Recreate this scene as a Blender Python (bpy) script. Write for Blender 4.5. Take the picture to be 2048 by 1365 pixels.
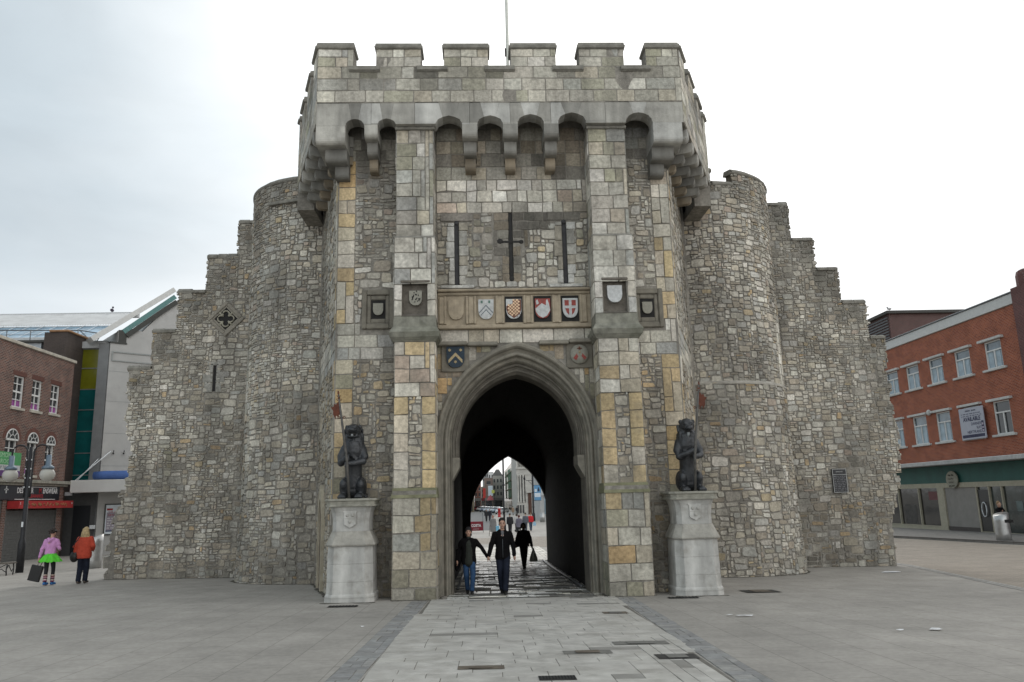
import bpy, math, random
import numpy as np
from mathutils import Vector, Matrix
R=math.radians
scene=bpy.context.scene
for o in list(bpy.data.objects): bpy.data.objects.remove(o)
COL=scene.collection
# ---------------------------------------------------------------- camera
YAW,PITCH,ROLL,CAMZ=0.042489,0.201647,0.026,1.65
f=Vector((math.sin(YAW)*math.cos(PITCH),math.cos(YAW)*math.cos(PITCH),math.sin(PITCH)))
r=Vector((math.cos(YAW),-math.sin(YAW),0)); u=r.cross(f)
c_,s_=math.cos(ROLL),math.sin(ROLL)
r2=r*c_-u*s_; u2=r*s_+u*c_
cam=bpy.data.cameras.new('camera'); camo=bpy.data.objects.new('camera',cam); COL.objects.link(camo)
M=Matrix((( r2.x,u2.x,-f.x,0),(r2.y,u2.y,-f.y,0),(r2.z,u2.z,-f.z,CAMZ),(0,0,0,1)))
camo.matrix_world=M
cam.sensor_width=36; cam.lens=1550/2048*36; cam.clip_end=3000; cam.clip_start=.1
scene.camera=camo
# ---------------------------------------------------------------- light
SUN_AZ,SUN_EL=R(6),R(36)          # azimuth from +Y towards +X
sd=Vector((math.sin(SUN_AZ)*math.cos(SUN_EL),math.cos(SUN_AZ)*math.cos(SUN_EL),math.sin(SUN_EL)))
sl=bpy.data.lights.new('sun','SUN'); sl.energy=0.7; sl.angle=R(25); sl.color=(1,.97,.92)
so=bpy.data.objects.new('sun',sl); COL.objects.link(so); so.rotation_euler=(-sd).to_track_quat('-Z','Y').to_euler(); so.location=(0,0,40)
w=bpy.data.worlds.new('World'); scene.world=w; w.use_nodes=True
nt=w.node_tree; N=nt.nodes; Lk=nt.links; N.clear()
def nd(t,**k):
    n=N.new(t)
    for a,b in k.items(): setattr(n,a,b)
    return n
out=nd('ShaderNodeOutputWorld'); bg=nd('ShaderNodeBackground'); bg.inputs[1].default_value=0.1
sky=nd('ShaderNodeTexSky',sky_type='NISHITA',sun_disc=False,sun_elevation=SUN_EL,sun_rotation=SUN_AZ)
tc=nd('ShaderNodeTexCoord'); sep=nd('ShaderNodeSeparateXYZ'); Lk.new(tc.outputs['Generated'],sep.inputs[0])
mp=nd('ShaderNodeMapping'); mp.inputs['Scale'].default_value=(1,1,2.6); Lk.new(tc.outputs['Generated'],mp.inputs[0])
no=nd('ShaderNodeTexNoise'); no.inputs['Scale'].default_value=1.9; no.inputs['Detail'].default_value=4; no.inputs['Roughness'].default_value=.45; Lk.new(mp.outputs[0],no.inputs[0])
def mth(op,a,b=None,clamp=False):
    n=nd('ShaderNodeMath',operation=op); n.use_clamp=clamp
    for i,v in enumerate((a,b)):
        if v is None: continue
        if hasattr(v,'links'): Lk.new(v,n.inputs[i])
        else: n.inputs[i].default_value=v
    return n.outputs[0]
X,Y,Z=sep.outputs
# cloud thickness: thin and bright towards the sun side (right and low), greyer upper left
t=mth('ADD',mth('MULTIPLY',X,1.15),.62)
t=mth('ADD',t,mth('MULTIPLY',mth('SUBTRACT',no.outputs[0],.5),1.15))
t=mth('SUBTRACT',t,mth('MULTIPLY',mth('SUBTRACT',Z,.30),.55))
lo=mth('MULTIPLY',mth('SUBTRACT',.34,Z),3.2,True)
t=mth('ADD',t,mth('MULTIPLY',lo,.55),True)
mix=nd('ShaderNodeMix',data_type='RGBA'); Lk.new(t,mix.inputs[0])
mix.inputs[6].default_value=(5.5,6.35,6.9,1); mix.inputs[7].default_value=(11.5,11.6,11.6,1)
# fine cloud texture, and a brighter overcast behind the camera
n2=nd('ShaderNodeTexNoise'); n2.inputs['Scale'].default_value=4.5; n2.inputs['Detail'].default_value=6; n2.inputs['Roughness'].default_value=.55; n2.inputs['Distortion'].default_value=.3; Lk.new(mp.outputs[0],n2.inputs[0])
tex=mth('ADD',.83,mth('MULTIPLY',n2.outputs[0],.34)); back=mth('ADD',1.0,mth('MULTIPLY',mth('MULTIPLY',Y,-1.0,True),.75))
vs_=nd('ShaderNodeVectorMath',operation='SCALE'); Lk.new(mix.outputs[2],vs_.inputs[0]); Lk.new(mth('MULTIPLY',tex,back),vs_.inputs['Scale'])
# soft glow of the veiled sun
dp=nd('ShaderNodeVectorMath',operation='DOT_PRODUCT'); Lk.new(tc.outputs['Generated'],dp.inputs[0]); dp.inputs[1].default_value=sd
g1=mth('POWER',mth('MAXIMUM',dp.outputs['Value'],0.0),14.0)
gm=nd('ShaderNodeMix',data_type='RGBA',blend_type='ADD'); gm.inputs[0].default_value=1
gc=nd('ShaderNodeMix',data_type='RGBA'); Lk.new(g1,gc.inputs[0]); gc.inputs[6].default_value=(0,0,0,1); gc.inputs[7].default_value=(11,10.6,10,1)
Lk.new(vs_.outputs[0],gm.inputs[6]); Lk.new(gc.outputs[2],gm.inputs[7])
fm=nd('ShaderNodeMix',data_type='RGBA'); fm.inputs[0].default_value=.93; Lk.new(sky.outputs[0],fm.inputs[6]); Lk.new(gm.outputs[2],fm.inputs[7])
Lk.new(fm.outputs[2],bg.inputs[0]); Lk.new(bg.outputs[0],out.inputs[0])
scene.view_settings.view_transform='Standard'; scene.view_settings.look='None'; scene.view_settings.gamma=1; scene.view_settings.exposure=0
scene.render.engine='CYCLES'
# ---------------------------------------------------------------- helpers
def gz(x,y):
    z=-.027*max(y,-12) if y<30 else (-.81-.0131*(y-30) if y<75 else -1.4)
    fd=1 if y<35 else max(0,1-(y-35)/25)
    return z-.012*max(-14,min(14,x))*fd
ORG={}
def tag(o,label=None,cat=None,group=None,kind=None):
    for k,v in (('label',label),('category',cat),('group',group),('kind',kind)):
        if v: o[k]=v
    return o
def thing(name,loc,label,cat,group=None,rz=0):
    o=bpy.data.objects.new(name,None); COL.objects.link(o); o.location=loc; o.rotation_euler=(0,0,rz); o.empty_display_size=.3
    ORG[o.name]=Vector(loc) if rz==0 else Vector((0,0,0)); tag(o,label,cat,group); return o
def root_of(o):
    while o.parent: o=o.parent
    return o
def finish(name,me,parent,local=False):
    """mesh in world coordinates (or local to the thing when local=True)"""
    o=bpy.data.objects.new(name,me); COL.objects.link(o)
    if parent is not None:
        off=ORG.get(root_of(parent).name,Vector((0,0,0)))
        if not local and off.length>0: me.transform(Matrix.Translation(-off))
        o.parent=parent
    return o
class MB:
    def __init__(s): s.v=[];s.f=[];s.mi=[];s.sm=[];s.cur=0;s.c=[];s.col=(1,1,1)
    def add(s,vs,fs,smooth=False):
        b=len(s.v); s.v+= [tuple(p) for p in vs]; s.c+=[s.col]*len(vs)
        for q in fs: s.f.append(tuple(b+i for i in q)); s.mi.append(s.cur); s.sm.append(smooth)
        return s
    def box(s,a,b,m=None):
        x0,y0,z0=a;x1,y1,z1=b
        vs=[(x0,y0,z0),(x1,y0,z0),(x1,y1,z0),(x0,y1,z0),(x0,y0,z1),(x1,y0,z1),(x1,y1,z1),(x0,y1,z1)]
        if m: vs=[tuple(m@Vector(p)) for p in vs]
        return s.add(vs,[(3,2,1,0),(4,5,6,7),(0,1,5,4),(1,2,6,5),(2,3,7,6),(3,0,4,7)])
    def bbox(s,a,b,w=.01,m=None):   # box with bevelled edges along all sides
        x0,y0,z0=a;x1,y1,z1=b
        if min(x1-x0,y1-y0,z1-z0)<2.2*w: return s.box(a,b,m)
        vs=[];idx={}
        for i,(sx,X,) in enumerate(((1,x0),(-1,x1))):
            for j,(sy,Y) in enumerate(((1,y0),(-1,y1))):
                for k,(sz,Z) in enumerate(((1,z0),(-1,z1))):
                    idx[(i,j,k,0)]=len(vs);vs.append((X,Y+sy*w,Z+sz*w))
                    idx[(i,j,k,1)]=len(vs);vs.append((X+sx*w,Y,Z+sz*w))
                    idx[(i,j,k,2)]=len(vs);vs.append((X+sx*w,Y+sy*w,Z))
        fs=[]
        for i in (0,1):
            q=[idx[(i,0,0,0)],idx[(i,1,0,0)],idx[(i,1,1,0)],idx[(i,0,1,0)]]; fs.append(q if i else q[::-1])
            q=[idx[(0,i,0,1)],idx[(1,i,0,1)],idx[(1,i,1,1)],idx[(0,i,1,1)]]; fs.append(q[::-1] if i else q)
            q=[idx[(0,0,i,2)],idx[(1,0,i,2)],idx[(1,1,i,2)],idx[(0,1,i,2)]]; fs.append(q if i else q[::-1])
        for i in (0,1):
            for j in (0,1):
                fs.append([idx[(i,j,0,0)],idx[(i,j,1,0)],idx[(i,j,1,1)],idx[(i,j,0,1)]])
                fs.append([idx[(i,0,j,0)],idx[(i,1,j,0)],idx[(i,1,j,2)],idx[(i,0,j,2)]])
                fs.append([idx[(0,i,j,1)],idx[(1,i,j,1)],idx[(1,i,j,2)],idx[(0,i,j,2)]])
                for k in (0,1): fs.append([idx[(i,j,k,0)],idx[(i,j,k,1)],idx[(i,j,k,2)]])
        if m: vs=[tuple(m@Vector(p)) for p in vs]
        return s.add(vs,fs)
    def prism(s,poly,d,m=None,smooth=False):     # poly [(a,b)] in local XY, extruded d along local Z
        n=len(poly); vs=[(a,b,0) for a,b in poly]+[(a,b,d) for a,b in poly]
        if m: vs=[tuple(m@Vector(p)) for p in vs]
        fs=[tuple(range(n))[::-1],tuple(range(n,2*n))]+[(i,(i+1)%n,n+(i+1)%n,n+i) for i in range(n)]
        return s.add(vs,fs,smooth)
    def rings(s,rs,caps=True,smooth=True):       # list of equal-length point loops
        n=len(rs[0]); vs=[p for q in rs for p in q]
        fs=[(k*n+i,k*n+(i+1)%n,(k+1)*n+(i+1)%n,(k+1)*n+i) for k in range(len(rs)-1) for i in range(n)]
        if caps: fs+= [tuple(range(n))[::-1],tuple(range((len(rs)-1)*n,len(rs)*n))]
        return s.add(vs,fs,smooth)
    def tube(s,pts,rad,n=8,smooth=True):
        pts=[Vector(p) for p in pts]; rs=[]
        if not hasattr(rad,'__len__'): rad=[rad]*len(pts)
        for i,p in enumerate(pts):
            d=(pts[min(i+1,len(pts)-1)]-pts[max(i-1,0)]).normalized()
            a=d.cross(Vector((0,0,1)) if abs(d.z)<.9 else Vector((1,0,0))).normalized(); b=d.cross(a)
            rs.append([p+(a*math.cos(2*math.pi*k/n)+b*math.sin(2*math.pi*k/n))*rad[i] for k in range(n)])
        return s.rings(rs,True,smooth)
    def cyl(s,c,rad,z0,z1,n=16,smooth=True): return s.lathe(c,[(rad,z0),(rad,z1)],n,smooth)
    def lathe(s,c,prof,n=16,smooth=True):
        return s.rings([[(c[0]+q*math.cos(2*math.pi*k/n),c[1]+q*math.sin(2*math.pi*k/n),c[2]+z if len(c)>2 else z) for k in range(n)] for q,z in prof],True,smooth)
    def ell(s,c,rr,n=12,mrot=None):
        vs=[];fs=[];k2=max(6,n//2+2)
        for i in range(1,k2):
            a=math.pi*i/k2
            for j in range(n):
                b=2*math.pi*j/n; p=Vector((rr[0]*math.sin(a)*math.cos(b),rr[1]*math.sin(a)*math.sin(b),rr[2]*math.cos(a)))
                if mrot: p=mrot@p
                vs.append((c[0]+p.x,c[1]+p.y,c[2]+p.z))
        p=Vector((0,0,rr[2])); p=mrot@p if mrot else p
        vs.append((c[0]+p.x,c[1]+p.y,c[2]+p.z)); vs.append((c[0]-p.x,c[1]-p.y,c[2]-p.z)); T=len(vs)-2
        for i in range(k2-2):
            for j in range(n): fs.append((i*n+j,(i+1)*n+j,(i+1)*n+(j+1)%n,i*n+(j+1)%n))
        for j in range(n): fs.append((T,j,(j+1)%n)); fs.append((T+1,(k2-2)*n+(j+1)%n,(k2-2)*n+j))
        return s.add(vs,fs,True)
    def cap(s,pts,rad,n=10):                     # chain of capsules
        s.tube(pts,rad,n)
        if not hasattr(rad,'__len__'): rad=[rad]*len(pts)
        for p,q in zip(pts,rad): s.ell(p,(q,q,q),n)
        return s
    def build(s,name,mat,parent=None,local=False,label=None):
        me=bpy.data.meshes.new(name); me.from_pydata(s.v,[],s.f)
        for m in (mat if isinstance(mat,(list,tuple)) else [mat]): me.materials.append(m)
        me.polygons.foreach_set('material_index',s.mi); me.polygons.foreach_set('use_smooth',s.sm)
        ca=me.color_attributes.new('Col','FLOAT_COLOR','POINT')
        ca.data.foreach_set('color',np.array([(a,b,c,1) for a,b,c in s.c],dtype=np.float32).ravel())
        me.update()
        o=finish(name,me,parent,local)
        if label: o['label']=label
        return o
def basis(o,x,y,z):
    return Matrix(((x[0],y[0],z[0],o[0]),(x[1],y[1],z[1],o[1]),(x[2],y[2],z[2],o[2]),(0,0,0,1)))
def txt(name,s,size,mat,parent,o,xd,yd=(0,0,1),align='LEFT',ext=.004,sx=1.0,shear=0,bold=0):
    cu=bpy.data.curves.new(name,'FONT'); cu.body=s; cu.size=size; cu.extrude=ext; cu.align_x=align; cu.align_y='CENTER'; cu.resolution_u=2; cu.shear=shear; cu.offset=bold
    ob=bpy.data.objects.new(name+'_c',cu); COL.objects.link(ob); bpy.context.view_layer.update()
    me=bpy.data.meshes.new_from_object(ob); bpy.data.objects.remove(ob); me.name=name
    xd=Vector(xd).normalized(); yd=Vector(yd).normalized(); zd=xd.cross(yd)
    me.transform(basis(o,xd,yd,zd)@Matrix.Diagonal((sx,1,1,1))); me.materials.clear(); me.materials.append(mat)
    return finish(name,me,parent)
def strokes(name,mat,parent,o,xd,rows,h,w,seed,yd=(0,0,1),script=False):
    """small worn writing, too small to read: word-long strokes or running script"""
    rr=random.Random(seed); xd=Vector(xd).normalized(); yd=Vector(yd).normalized(); m=basis(o,xd,yd,xd.cross(yd)); b=MB()
    for r_ in range(rows):
        x=0.0; y=-r_*h*1.6
        while x<w-h:
            l_=min(rr.uniform(1.2,4.2)*h,w-x)
            if script: b.tube([m@Vector((x+l_*k/10,y+h*.5*math.sin(k*1.9+r_)*rr.uniform(.5,1),.003)) for k in range(11)],h*.07,4)
            else:
                n_=max(1,int(l_/(h*.55)))
                for k in range(n_): b.box((x+k*h*.55,y-h*.4*rr.uniform(.6,1),0),(x+k*h*.55+h*.36,y+h*.4*rr.uniform(.5,1),.003),m)
            x+=l_+h*.6
    return b.build(name,mat,parent)
def copy_tree(o,parent=None):
    c=o.copy(); COL.objects.link(c); c.parent=parent
    if parent is None: ORG[c.name]=Vector((0,0,0))
    for ch in list(o.children): copy_tree(ch,c)
    return c
# ---------------------------------------------------------------- materials
def newmat(name):
    m=bpy.data.materials.new(name); m.use_nodes=True; t=m.node_tree; t.nodes.clear()
    o=t.nodes.new('ShaderNodeOutputMaterial'); b=t.nodes.new('ShaderNodeBsdfPrincipled'); t.links.new(b.outputs[0],o.inputs[0]); return m,t,b
def mat(name,col,rough=.8,metal=0,var=.12,scale=6,bump=0,bscale=30,attr=False,stain=0,stscale=.7,stcol=(.1,.095,.08),spec=.4,coord='Object',rvar=0,streak=0):
    m,t,b=newmat(name); n=t.nodes; l=t.links
    tc=n.new('ShaderNodeTexCoord'); C=tc.outputs[coord]
    no=n.new('ShaderNodeTexNoise'); no.inputs['Scale'].default_value=scale; no.inputs['Detail'].default_value=5; no.inputs['Roughness'].default_value=.6; l.new(C,no.inputs[0])
    mr=n.new('ShaderNodeMapRange'); mr.inputs[1].default_value=.3; mr.inputs[2].default_value=.7; mr.inputs[3].default_value=1-var; mr.inputs[4].default_value=1+var; l.new(no.outputs[0],mr.inputs[0])
    vm=n.new('ShaderNodeVectorMath'); vm.operation='SCALE'; l.new(mr.outputs[0],vm.inputs['Scale'])
    if attr:
        a=n.new('ShaderNodeAttribute'); a.attribute_name='Col'; l.new(a.outputs['Color'],vm.inputs[0])
    else: vm.inputs[0].default_value=col[:3]
    last=vm.outputs[0]
    if stain:
        n2=n.new('ShaderNodeTexNoise'); n2.inputs['Scale'].default_value=stscale; n2.inputs['Detail'].default_value=6; n2.inputs['Roughness'].default_value=.65; l.new(C,n2.inputs[0])
        r2=n.new('ShaderNodeMapRange'); r2.inputs[1].default_value=.5; r2.inputs[2].default_value=.72; r2.inputs[3].default_value=0; r2.inputs[4].default_value=stain; l.new(n2.outputs[0],r2.inputs[0])
        mx=n.new('ShaderNodeMix'); mx.data_type='RGBA'; l.new(r2.outputs[0],mx.inputs[0]); l.new(last,mx.inputs[6]); mx.inputs[7].default_value=(*stcol,1); last=mx.outputs[2]
    if streak:      # rain streaks and soot run down the masonry
        mpg=n.new('ShaderNodeMapping'); mpg.inputs['Scale'].default_value=(1.9,1.9,.28); l.new(C,mpg.inputs[0])
        n8=n.new('ShaderNodeTexNoise'); n8.inputs['Scale'].default_value=1.0; n8.inputs['Detail'].default_value=6; n8.inputs['Roughness'].default_value=.6; l.new(mpg.outputs[0],n8.inputs[0])
        r8=n.new('ShaderNodeMapRange'); r8.inputs[1].default_value=.36; r8.inputs[2].default_value=.62; r8.inputs[3].default_value=1.14; r8.inputs[4].default_value=1-streak; l.new(n8.outputs[0],r8.inputs[0])
        v8=n.new('ShaderNodeVectorMath'); v8.operation='SCALE'; l.new(last,v8.inputs[0]); l.new(r8.outputs[0],v8.inputs['Scale']); last=v8.outputs[0]
    l.new(last,b.inputs['Base Color']); b.inputs['Roughness'].default_value=rough; b.inputs['Metallic'].default_value=metal
    b.inputs['Specular IOR Level'].default_value=spec
    if rvar:
        rr=n.new('ShaderNodeMapRange'); rr.inputs[1].default_value=.35; rr.inputs[2].default_value=.65; rr.inputs[3].default_value=max(.02,rough-rvar); rr.inputs[4].default_value=min(1,rough+rvar); l.new(no.outputs[0],rr.inputs[0]); l.new(rr.outputs[0],b.inputs['Roughness'])
    if bump:
        n3=n.new('ShaderNodeTexNoise'); n3.inputs['Scale'].default_value=bscale; n3.inputs['Detail'].default_value=6; l.new(C,n3.inputs[0])
        bp=n.new('ShaderNodeBump'); bp.inputs['Strength'].default_value=bump; bp.inputs['Distance'].default_value=.02; l.new(n3.outputs[0],bp.inputs['Height']); l.new(bp.outputs[0],b.inputs['Normal'])
    return m
def brickmat(name,c1,c2,mortar,axes='yz',bw=.225,bh=.075,ms=.010,var=.2,stain=.0,rough=.85,bump=.4,off=.5,squash=0,rot=0,gum=False):
    m,t,b=newmat(name); n=t.nodes; l=t.links
    tc=n.new('ShaderNodeTexCoord'); sp=n.new('ShaderNodeSeparateXYZ'); l.new(tc.outputs['Object'],sp.inputs[0]); cb=n.new('ShaderNodeCombineXYZ')
    l.new(sp.outputs['xyz'.index(axes[0])],cb.inputs[0]); l.new(sp.outputs['xyz'.index(axes[1])],cb.inputs[1])
    src=cb.outputs[0]
    if rot:
        mpp=n.new('ShaderNodeMapping'); mpp.inputs['Rotation'].default_value=(0,0,rot); l.new(src,mpp.inputs[0]); src=mpp.outputs[0]
    br=n.new('ShaderNodeTexBrick'); br.offset=off; l.new(src,br.inputs[0])
    br.inputs['Color1'].default_value=(*c1,1); br.inputs['Color2'].default_value=(*c2,1); br.inputs['Mortar'].default_value=(*mortar,1)
    br.inputs['Scale'].default_value=1; br.inputs['Mortar Size'].default_value=ms; br.inputs['Brick Width'].default_value=bw; br.inputs['Row Height'].default_value=bh; br.inputs['Mortar Smooth'].default_value=.1
    no=n.new('ShaderNodeTexNoise'); no.inputs['Scale'].default_value=1.1; no.inputs['Detail'].default_value=6; no.inputs['Roughness'].default_value=.65; l.new(tc.outputs['Object'],no.inputs[0])
    mr=n.new('ShaderNodeMapRange'); mr.inputs[1].default_value=.3; mr.inputs[2].default_value=.7; mr.inputs[3].default_value=1-var; mr.inputs[4].default_value=1+var; l.new(no.outputs[0],mr.inputs[0])
    vm=n.new('ShaderNodeVectorMath'); vm.operation='SCALE'; l.new(br.outputs[0],vm.inputs[0]); l.new(mr.outputs[0],vm.inputs['Scale'])
    n4=n.new('ShaderNodeTexNoise'); n4.inputs['Scale'].default_value=14; n4.inputs['Detail'].default_value=4; l.new(tc.outputs['Object'],n4.inputs[0])
    m4=n.new('ShaderNodeMapRange'); m4.inputs[1].default_value=.3; m4.inputs[2].default_value=.7; m4.inputs[3].default_value=1-var*.6; m4.inputs[4].default_value=1+var*.6; l.new(n4.outputs[0],m4.inputs[0])
    v4=n.new('ShaderNodeVectorMath'); v4.operation='SCALE'; l.new(vm.outputs[0],v4.inputs[0]); l.new(m4.outputs[0],v4.inputs['Scale'])
    last=v4.outputs[0]
    if gum:
        for sc,th,dk in ((1.6,.035,.62),(.55,.05,.75),(3.1,.03,1.25)):
            vo=n.new('ShaderNodeTexVoronoi'); vo.inputs['Scale'].default_value=sc; l.new(tc.outputs['Object'],vo.inputs[0])
            m5=n.new('ShaderNodeMapRange'); m5.inputs[1].default_value=th*.6; m5.inputs[2].default_value=th; m5.inputs[3].default_value=dk; m5.inputs[4].default_value=1; l.new(vo.outputs['Distance'],m5.inputs[0])
            v5=n.new('ShaderNodeVectorMath'); v5.operation='SCALE'; l.new(last,v5.inputs[0]); l.new(m5.outputs[0],v5.inputs['Scale']); last=v5.outputs[0]
        n6=n.new('ShaderNodeTexNoise'); n6.inputs['Scale'].default_value=.22; n6.inputs['Detail'].default_value=8; n6.inputs['Roughness'].default_value=.7; l.new(tc.outputs['Object'],n6.inputs[0])
        m6=n.new('ShaderNodeMapRange'); m6.inputs[1].default_value=.35; m6.inputs[2].default_value=.65; m6.inputs[3].default_value=.86; m6.inputs[4].default_value=1.12; l.new(n6.outputs[0],m6.inputs[0])
        v6=n.new('ShaderNodeVectorMath'); v6.operation='SCALE'; l.new(last,v6.inputs[0]); l.new(m6.outputs[0],v6.inputs['Scale']); last=v6.outputs[0]
    l.new(last,b.inputs['Base Color']); b.inputs['Roughness'].default_value=rough; b.inputs['Specular IOR Level'].default_value=.3
    bp=n.new('ShaderNodeBump'); bp.inputs['Strength'].default_value=bump; bp.inputs['Distance'].default_value=.01; bp.invert=True; l.new(br.outputs['Fac'],bp.inputs['Height']); l.new(bp.outputs[0],b.inputs['Normal'])
    return m
def glassmat(name,col,rough=.06,spec=.8,alpha=1):
    m,t,b=newmat(name); n=t.nodes; l=t.links
    tc=n.new('ShaderNodeTexCoord'); no=n.new('ShaderNodeTexNoise'); no.inputs['Scale'].default_value=1.3; no.inputs['Detail'].default_value=2; l.new(tc.outputs['Object'],no.inputs[0])
    mr=n.new('ShaderNodeMapRange'); mr.inputs[1].default_value=.3; mr.inputs[2].default_value=.7; mr.inputs[3].default_value=.6; mr.inputs[4].default_value=1.4; l.new(no.outputs[0],mr.inputs[0])
    vm=n.new('ShaderNodeVectorMath'); vm.operation='SCALE'; vm.inputs[0].default_value=col; l.new(mr.outputs[0],vm.inputs['Scale']); l.new(vm.outputs[0],b.inputs['Base Color'])
    b.inputs['Roughness'].default_value=rough; b.inputs['Specular IOR Level'].default_value=spec
    bp=n.new('ShaderNodeBump'); bp.inputs['Strength'].default_value=.08; bp.inputs['Distance'].default_value=.05; l.new(no.outputs[0],bp.inputs['Height']); l.new(bp.outputs[0],b.inputs['Normal'])
    return m
MM={}
def pm(name,*a,**k):
    if name not in MM: MM[name]=mat(name,*a,**k)
    return MM[name]
stoneM=mat('rubble_stone',(1,1,1),.92,var=.28,scale=16,bump=.8,bscale=38,attr=True,stain=.55,stscale=.6,stcol=(.125,.115,.098),spec=.25,streak=.24)
ashM=mat('ashlar_stone',(1,1,1),.9,var=.30,scale=11,bump=.7,bscale=30,attr=True,stain=.7,stscale=1.3,stcol=(.155,.145,.12),spec=.25,streak=.22)
mortM=mat('lime_mortar',(.24,.222,.192),.95,var=.3,scale=9,bump=1,bscale=40,stain=.5,stscale=.6,stcol=(.12,.11,.095),spec=.2,streak=.24)
mouldM=mat('moulded_stone',(.215,.198,.162),.9,var=.25,scale=4,bump=.5,bscale=22,stain=.6,stscale=1.3,stcol=(.11,.105,.09),spec=.25)
innerM=mat('shaded_moulding',(.14,.127,.105),.92,var=.3,scale=4,bump=.6,bscale=22,stain=.6,stscale=1.3,stcol=(.08,.075,.065),spec=.2)  # moulding stone darkened to paint the shade within the reveal
copeM=mat('weathered_coping',(.20,.19,.165),.92,var=.3,scale=5,bump=.7,bscale=22,stain=.6,stscale=2.2,stcol=(.09,.085,.07),spec=.25)
darkvoid=mat('dark_recess',(.02,.019,.018),.95,var=.2)
# ---------------------------------------------------------------- masonry generator
def vnoise(u,v,sc,seed):
    r_=np.random.default_rng(seed); T=r_.random((64,64)); a=np.asarray(u)/sc+100.3; b=np.asarray(v)/sc+100.7
    i=np.floor(a).astype(int); j=np.floor(b).astype(int); fa=a-i; fb=b-j; fa=fa*fa*(3-2*fa); fb=fb*fb*(3-2*fb)
    g=lambda p,q:T[p%64,q%64]
    return (g(i,j)*(1-fa)+g(i+1,j)*fa)*(1-fb)+(g(i,j+1)*(1-fa)+g(i+1,j+1)*fa)*fb
def weather(u,v,seed):
    n=.55*vnoise(u,v,1.7,seed)+.25*vnoise(u,v,.6,seed+1)+.2*vnoise(u,v*.5,.35,seed+2)
    return np.clip(.50+.96*n,.42,1.3)
def pack(rng,u0,u1,v0,v1,cu,cv,sizes,inside=None,jit=.28,straight=False,field=0):
    nu=max(1,round((u1-u0)/cu)); nv=max(1,round((v1-v0)/cv)); cu=(u1-u0)/nu; cv=(v1-v0)/nv
    uc=u0+(np.arange(nu)+.5)*cu; vc=v0+(np.arange(nv)+.5)*cv
    if inside is None: ok=np.ones((nu,nv),bool)
    else:
        UU,VV=np.meshgrid(uc,vc,indexing='ij'); ok=inside(UU,VV)
    dx=rng.uniform(-jit,jit,(nu+1,nv+1))*cu; dy=rng.uniform(-jit,jit,(nu+1,nv+1))*cv
    if straight: dx[0]=dx[-1]=0; dy[:,0]=dy[:,-1]=0
    gx=u0+np.arange(nu+1)[:,None]*cu+dx; gy=v0+np.arange(nv+1)[None,:]*cv+dy
    wts=np.array([s[2] for s in sizes],float); wts/=wts.sum(); rects=[]
    order=rng.choice(len(sizes),size=nu*nv*3,p=wts); oi=0
    ob=order; os_=order
    if field:
        UU,VV=np.meshgrid(uc,vc,indexing='ij'); FL=vnoise(UU,VV,1.1,field)
        wb=wts*np.array([(a_*b_)**1.1 for a_,b_,_ in sizes]); wb/=wb.sum(); ws=wts/np.array([(a_*b_)**.9 for a_,b_,_ in sizes]); ws/=ws.sum()
        ob=rng.choice(len(sizes),size=nu*nv*3,p=wb); os_=rng.choice(len(sizes),size=nu*nv*3,p=ws)
    small=sorted(range(len(sizes)),key=lambda i:-sizes[i][0]*sizes[i][1])
    for j in range(nv):
        for i in range(nu):
            if not ok[i,j]: continue
            for tr in range(7):
                if tr<4: k=(order if not field else ob if FL[i,j]>.6 else os_ if FL[i,j]<.36 else order)[oi%len(order)]; oi+=1; w_,h_=sizes[k][:2]
                elif tr==4: w_,h_=2,1
                elif tr==5: w_,h_=1,2
                else: w_,h_=1,1
                if i+w_<=nu and j+h_<=nv and ok[i:i+w_,j:j+h_].all():
                    ok[i:i+w_,j:j+h_]=False; rects.append((i,j,w_,h_)); break
    if not rects: return np.zeros((0,4,2))
    q=np.array([[(gx[i,j],gy[i,j]),(gx[i+w_,j],gy[i+w_,j]),(gx[i+w_,j+h_],gy[i+w_,j+h_]),(gx[i,j+h_],gy[i,j+h_])] for i,j,w_,h_ in rects])
    return q
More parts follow.
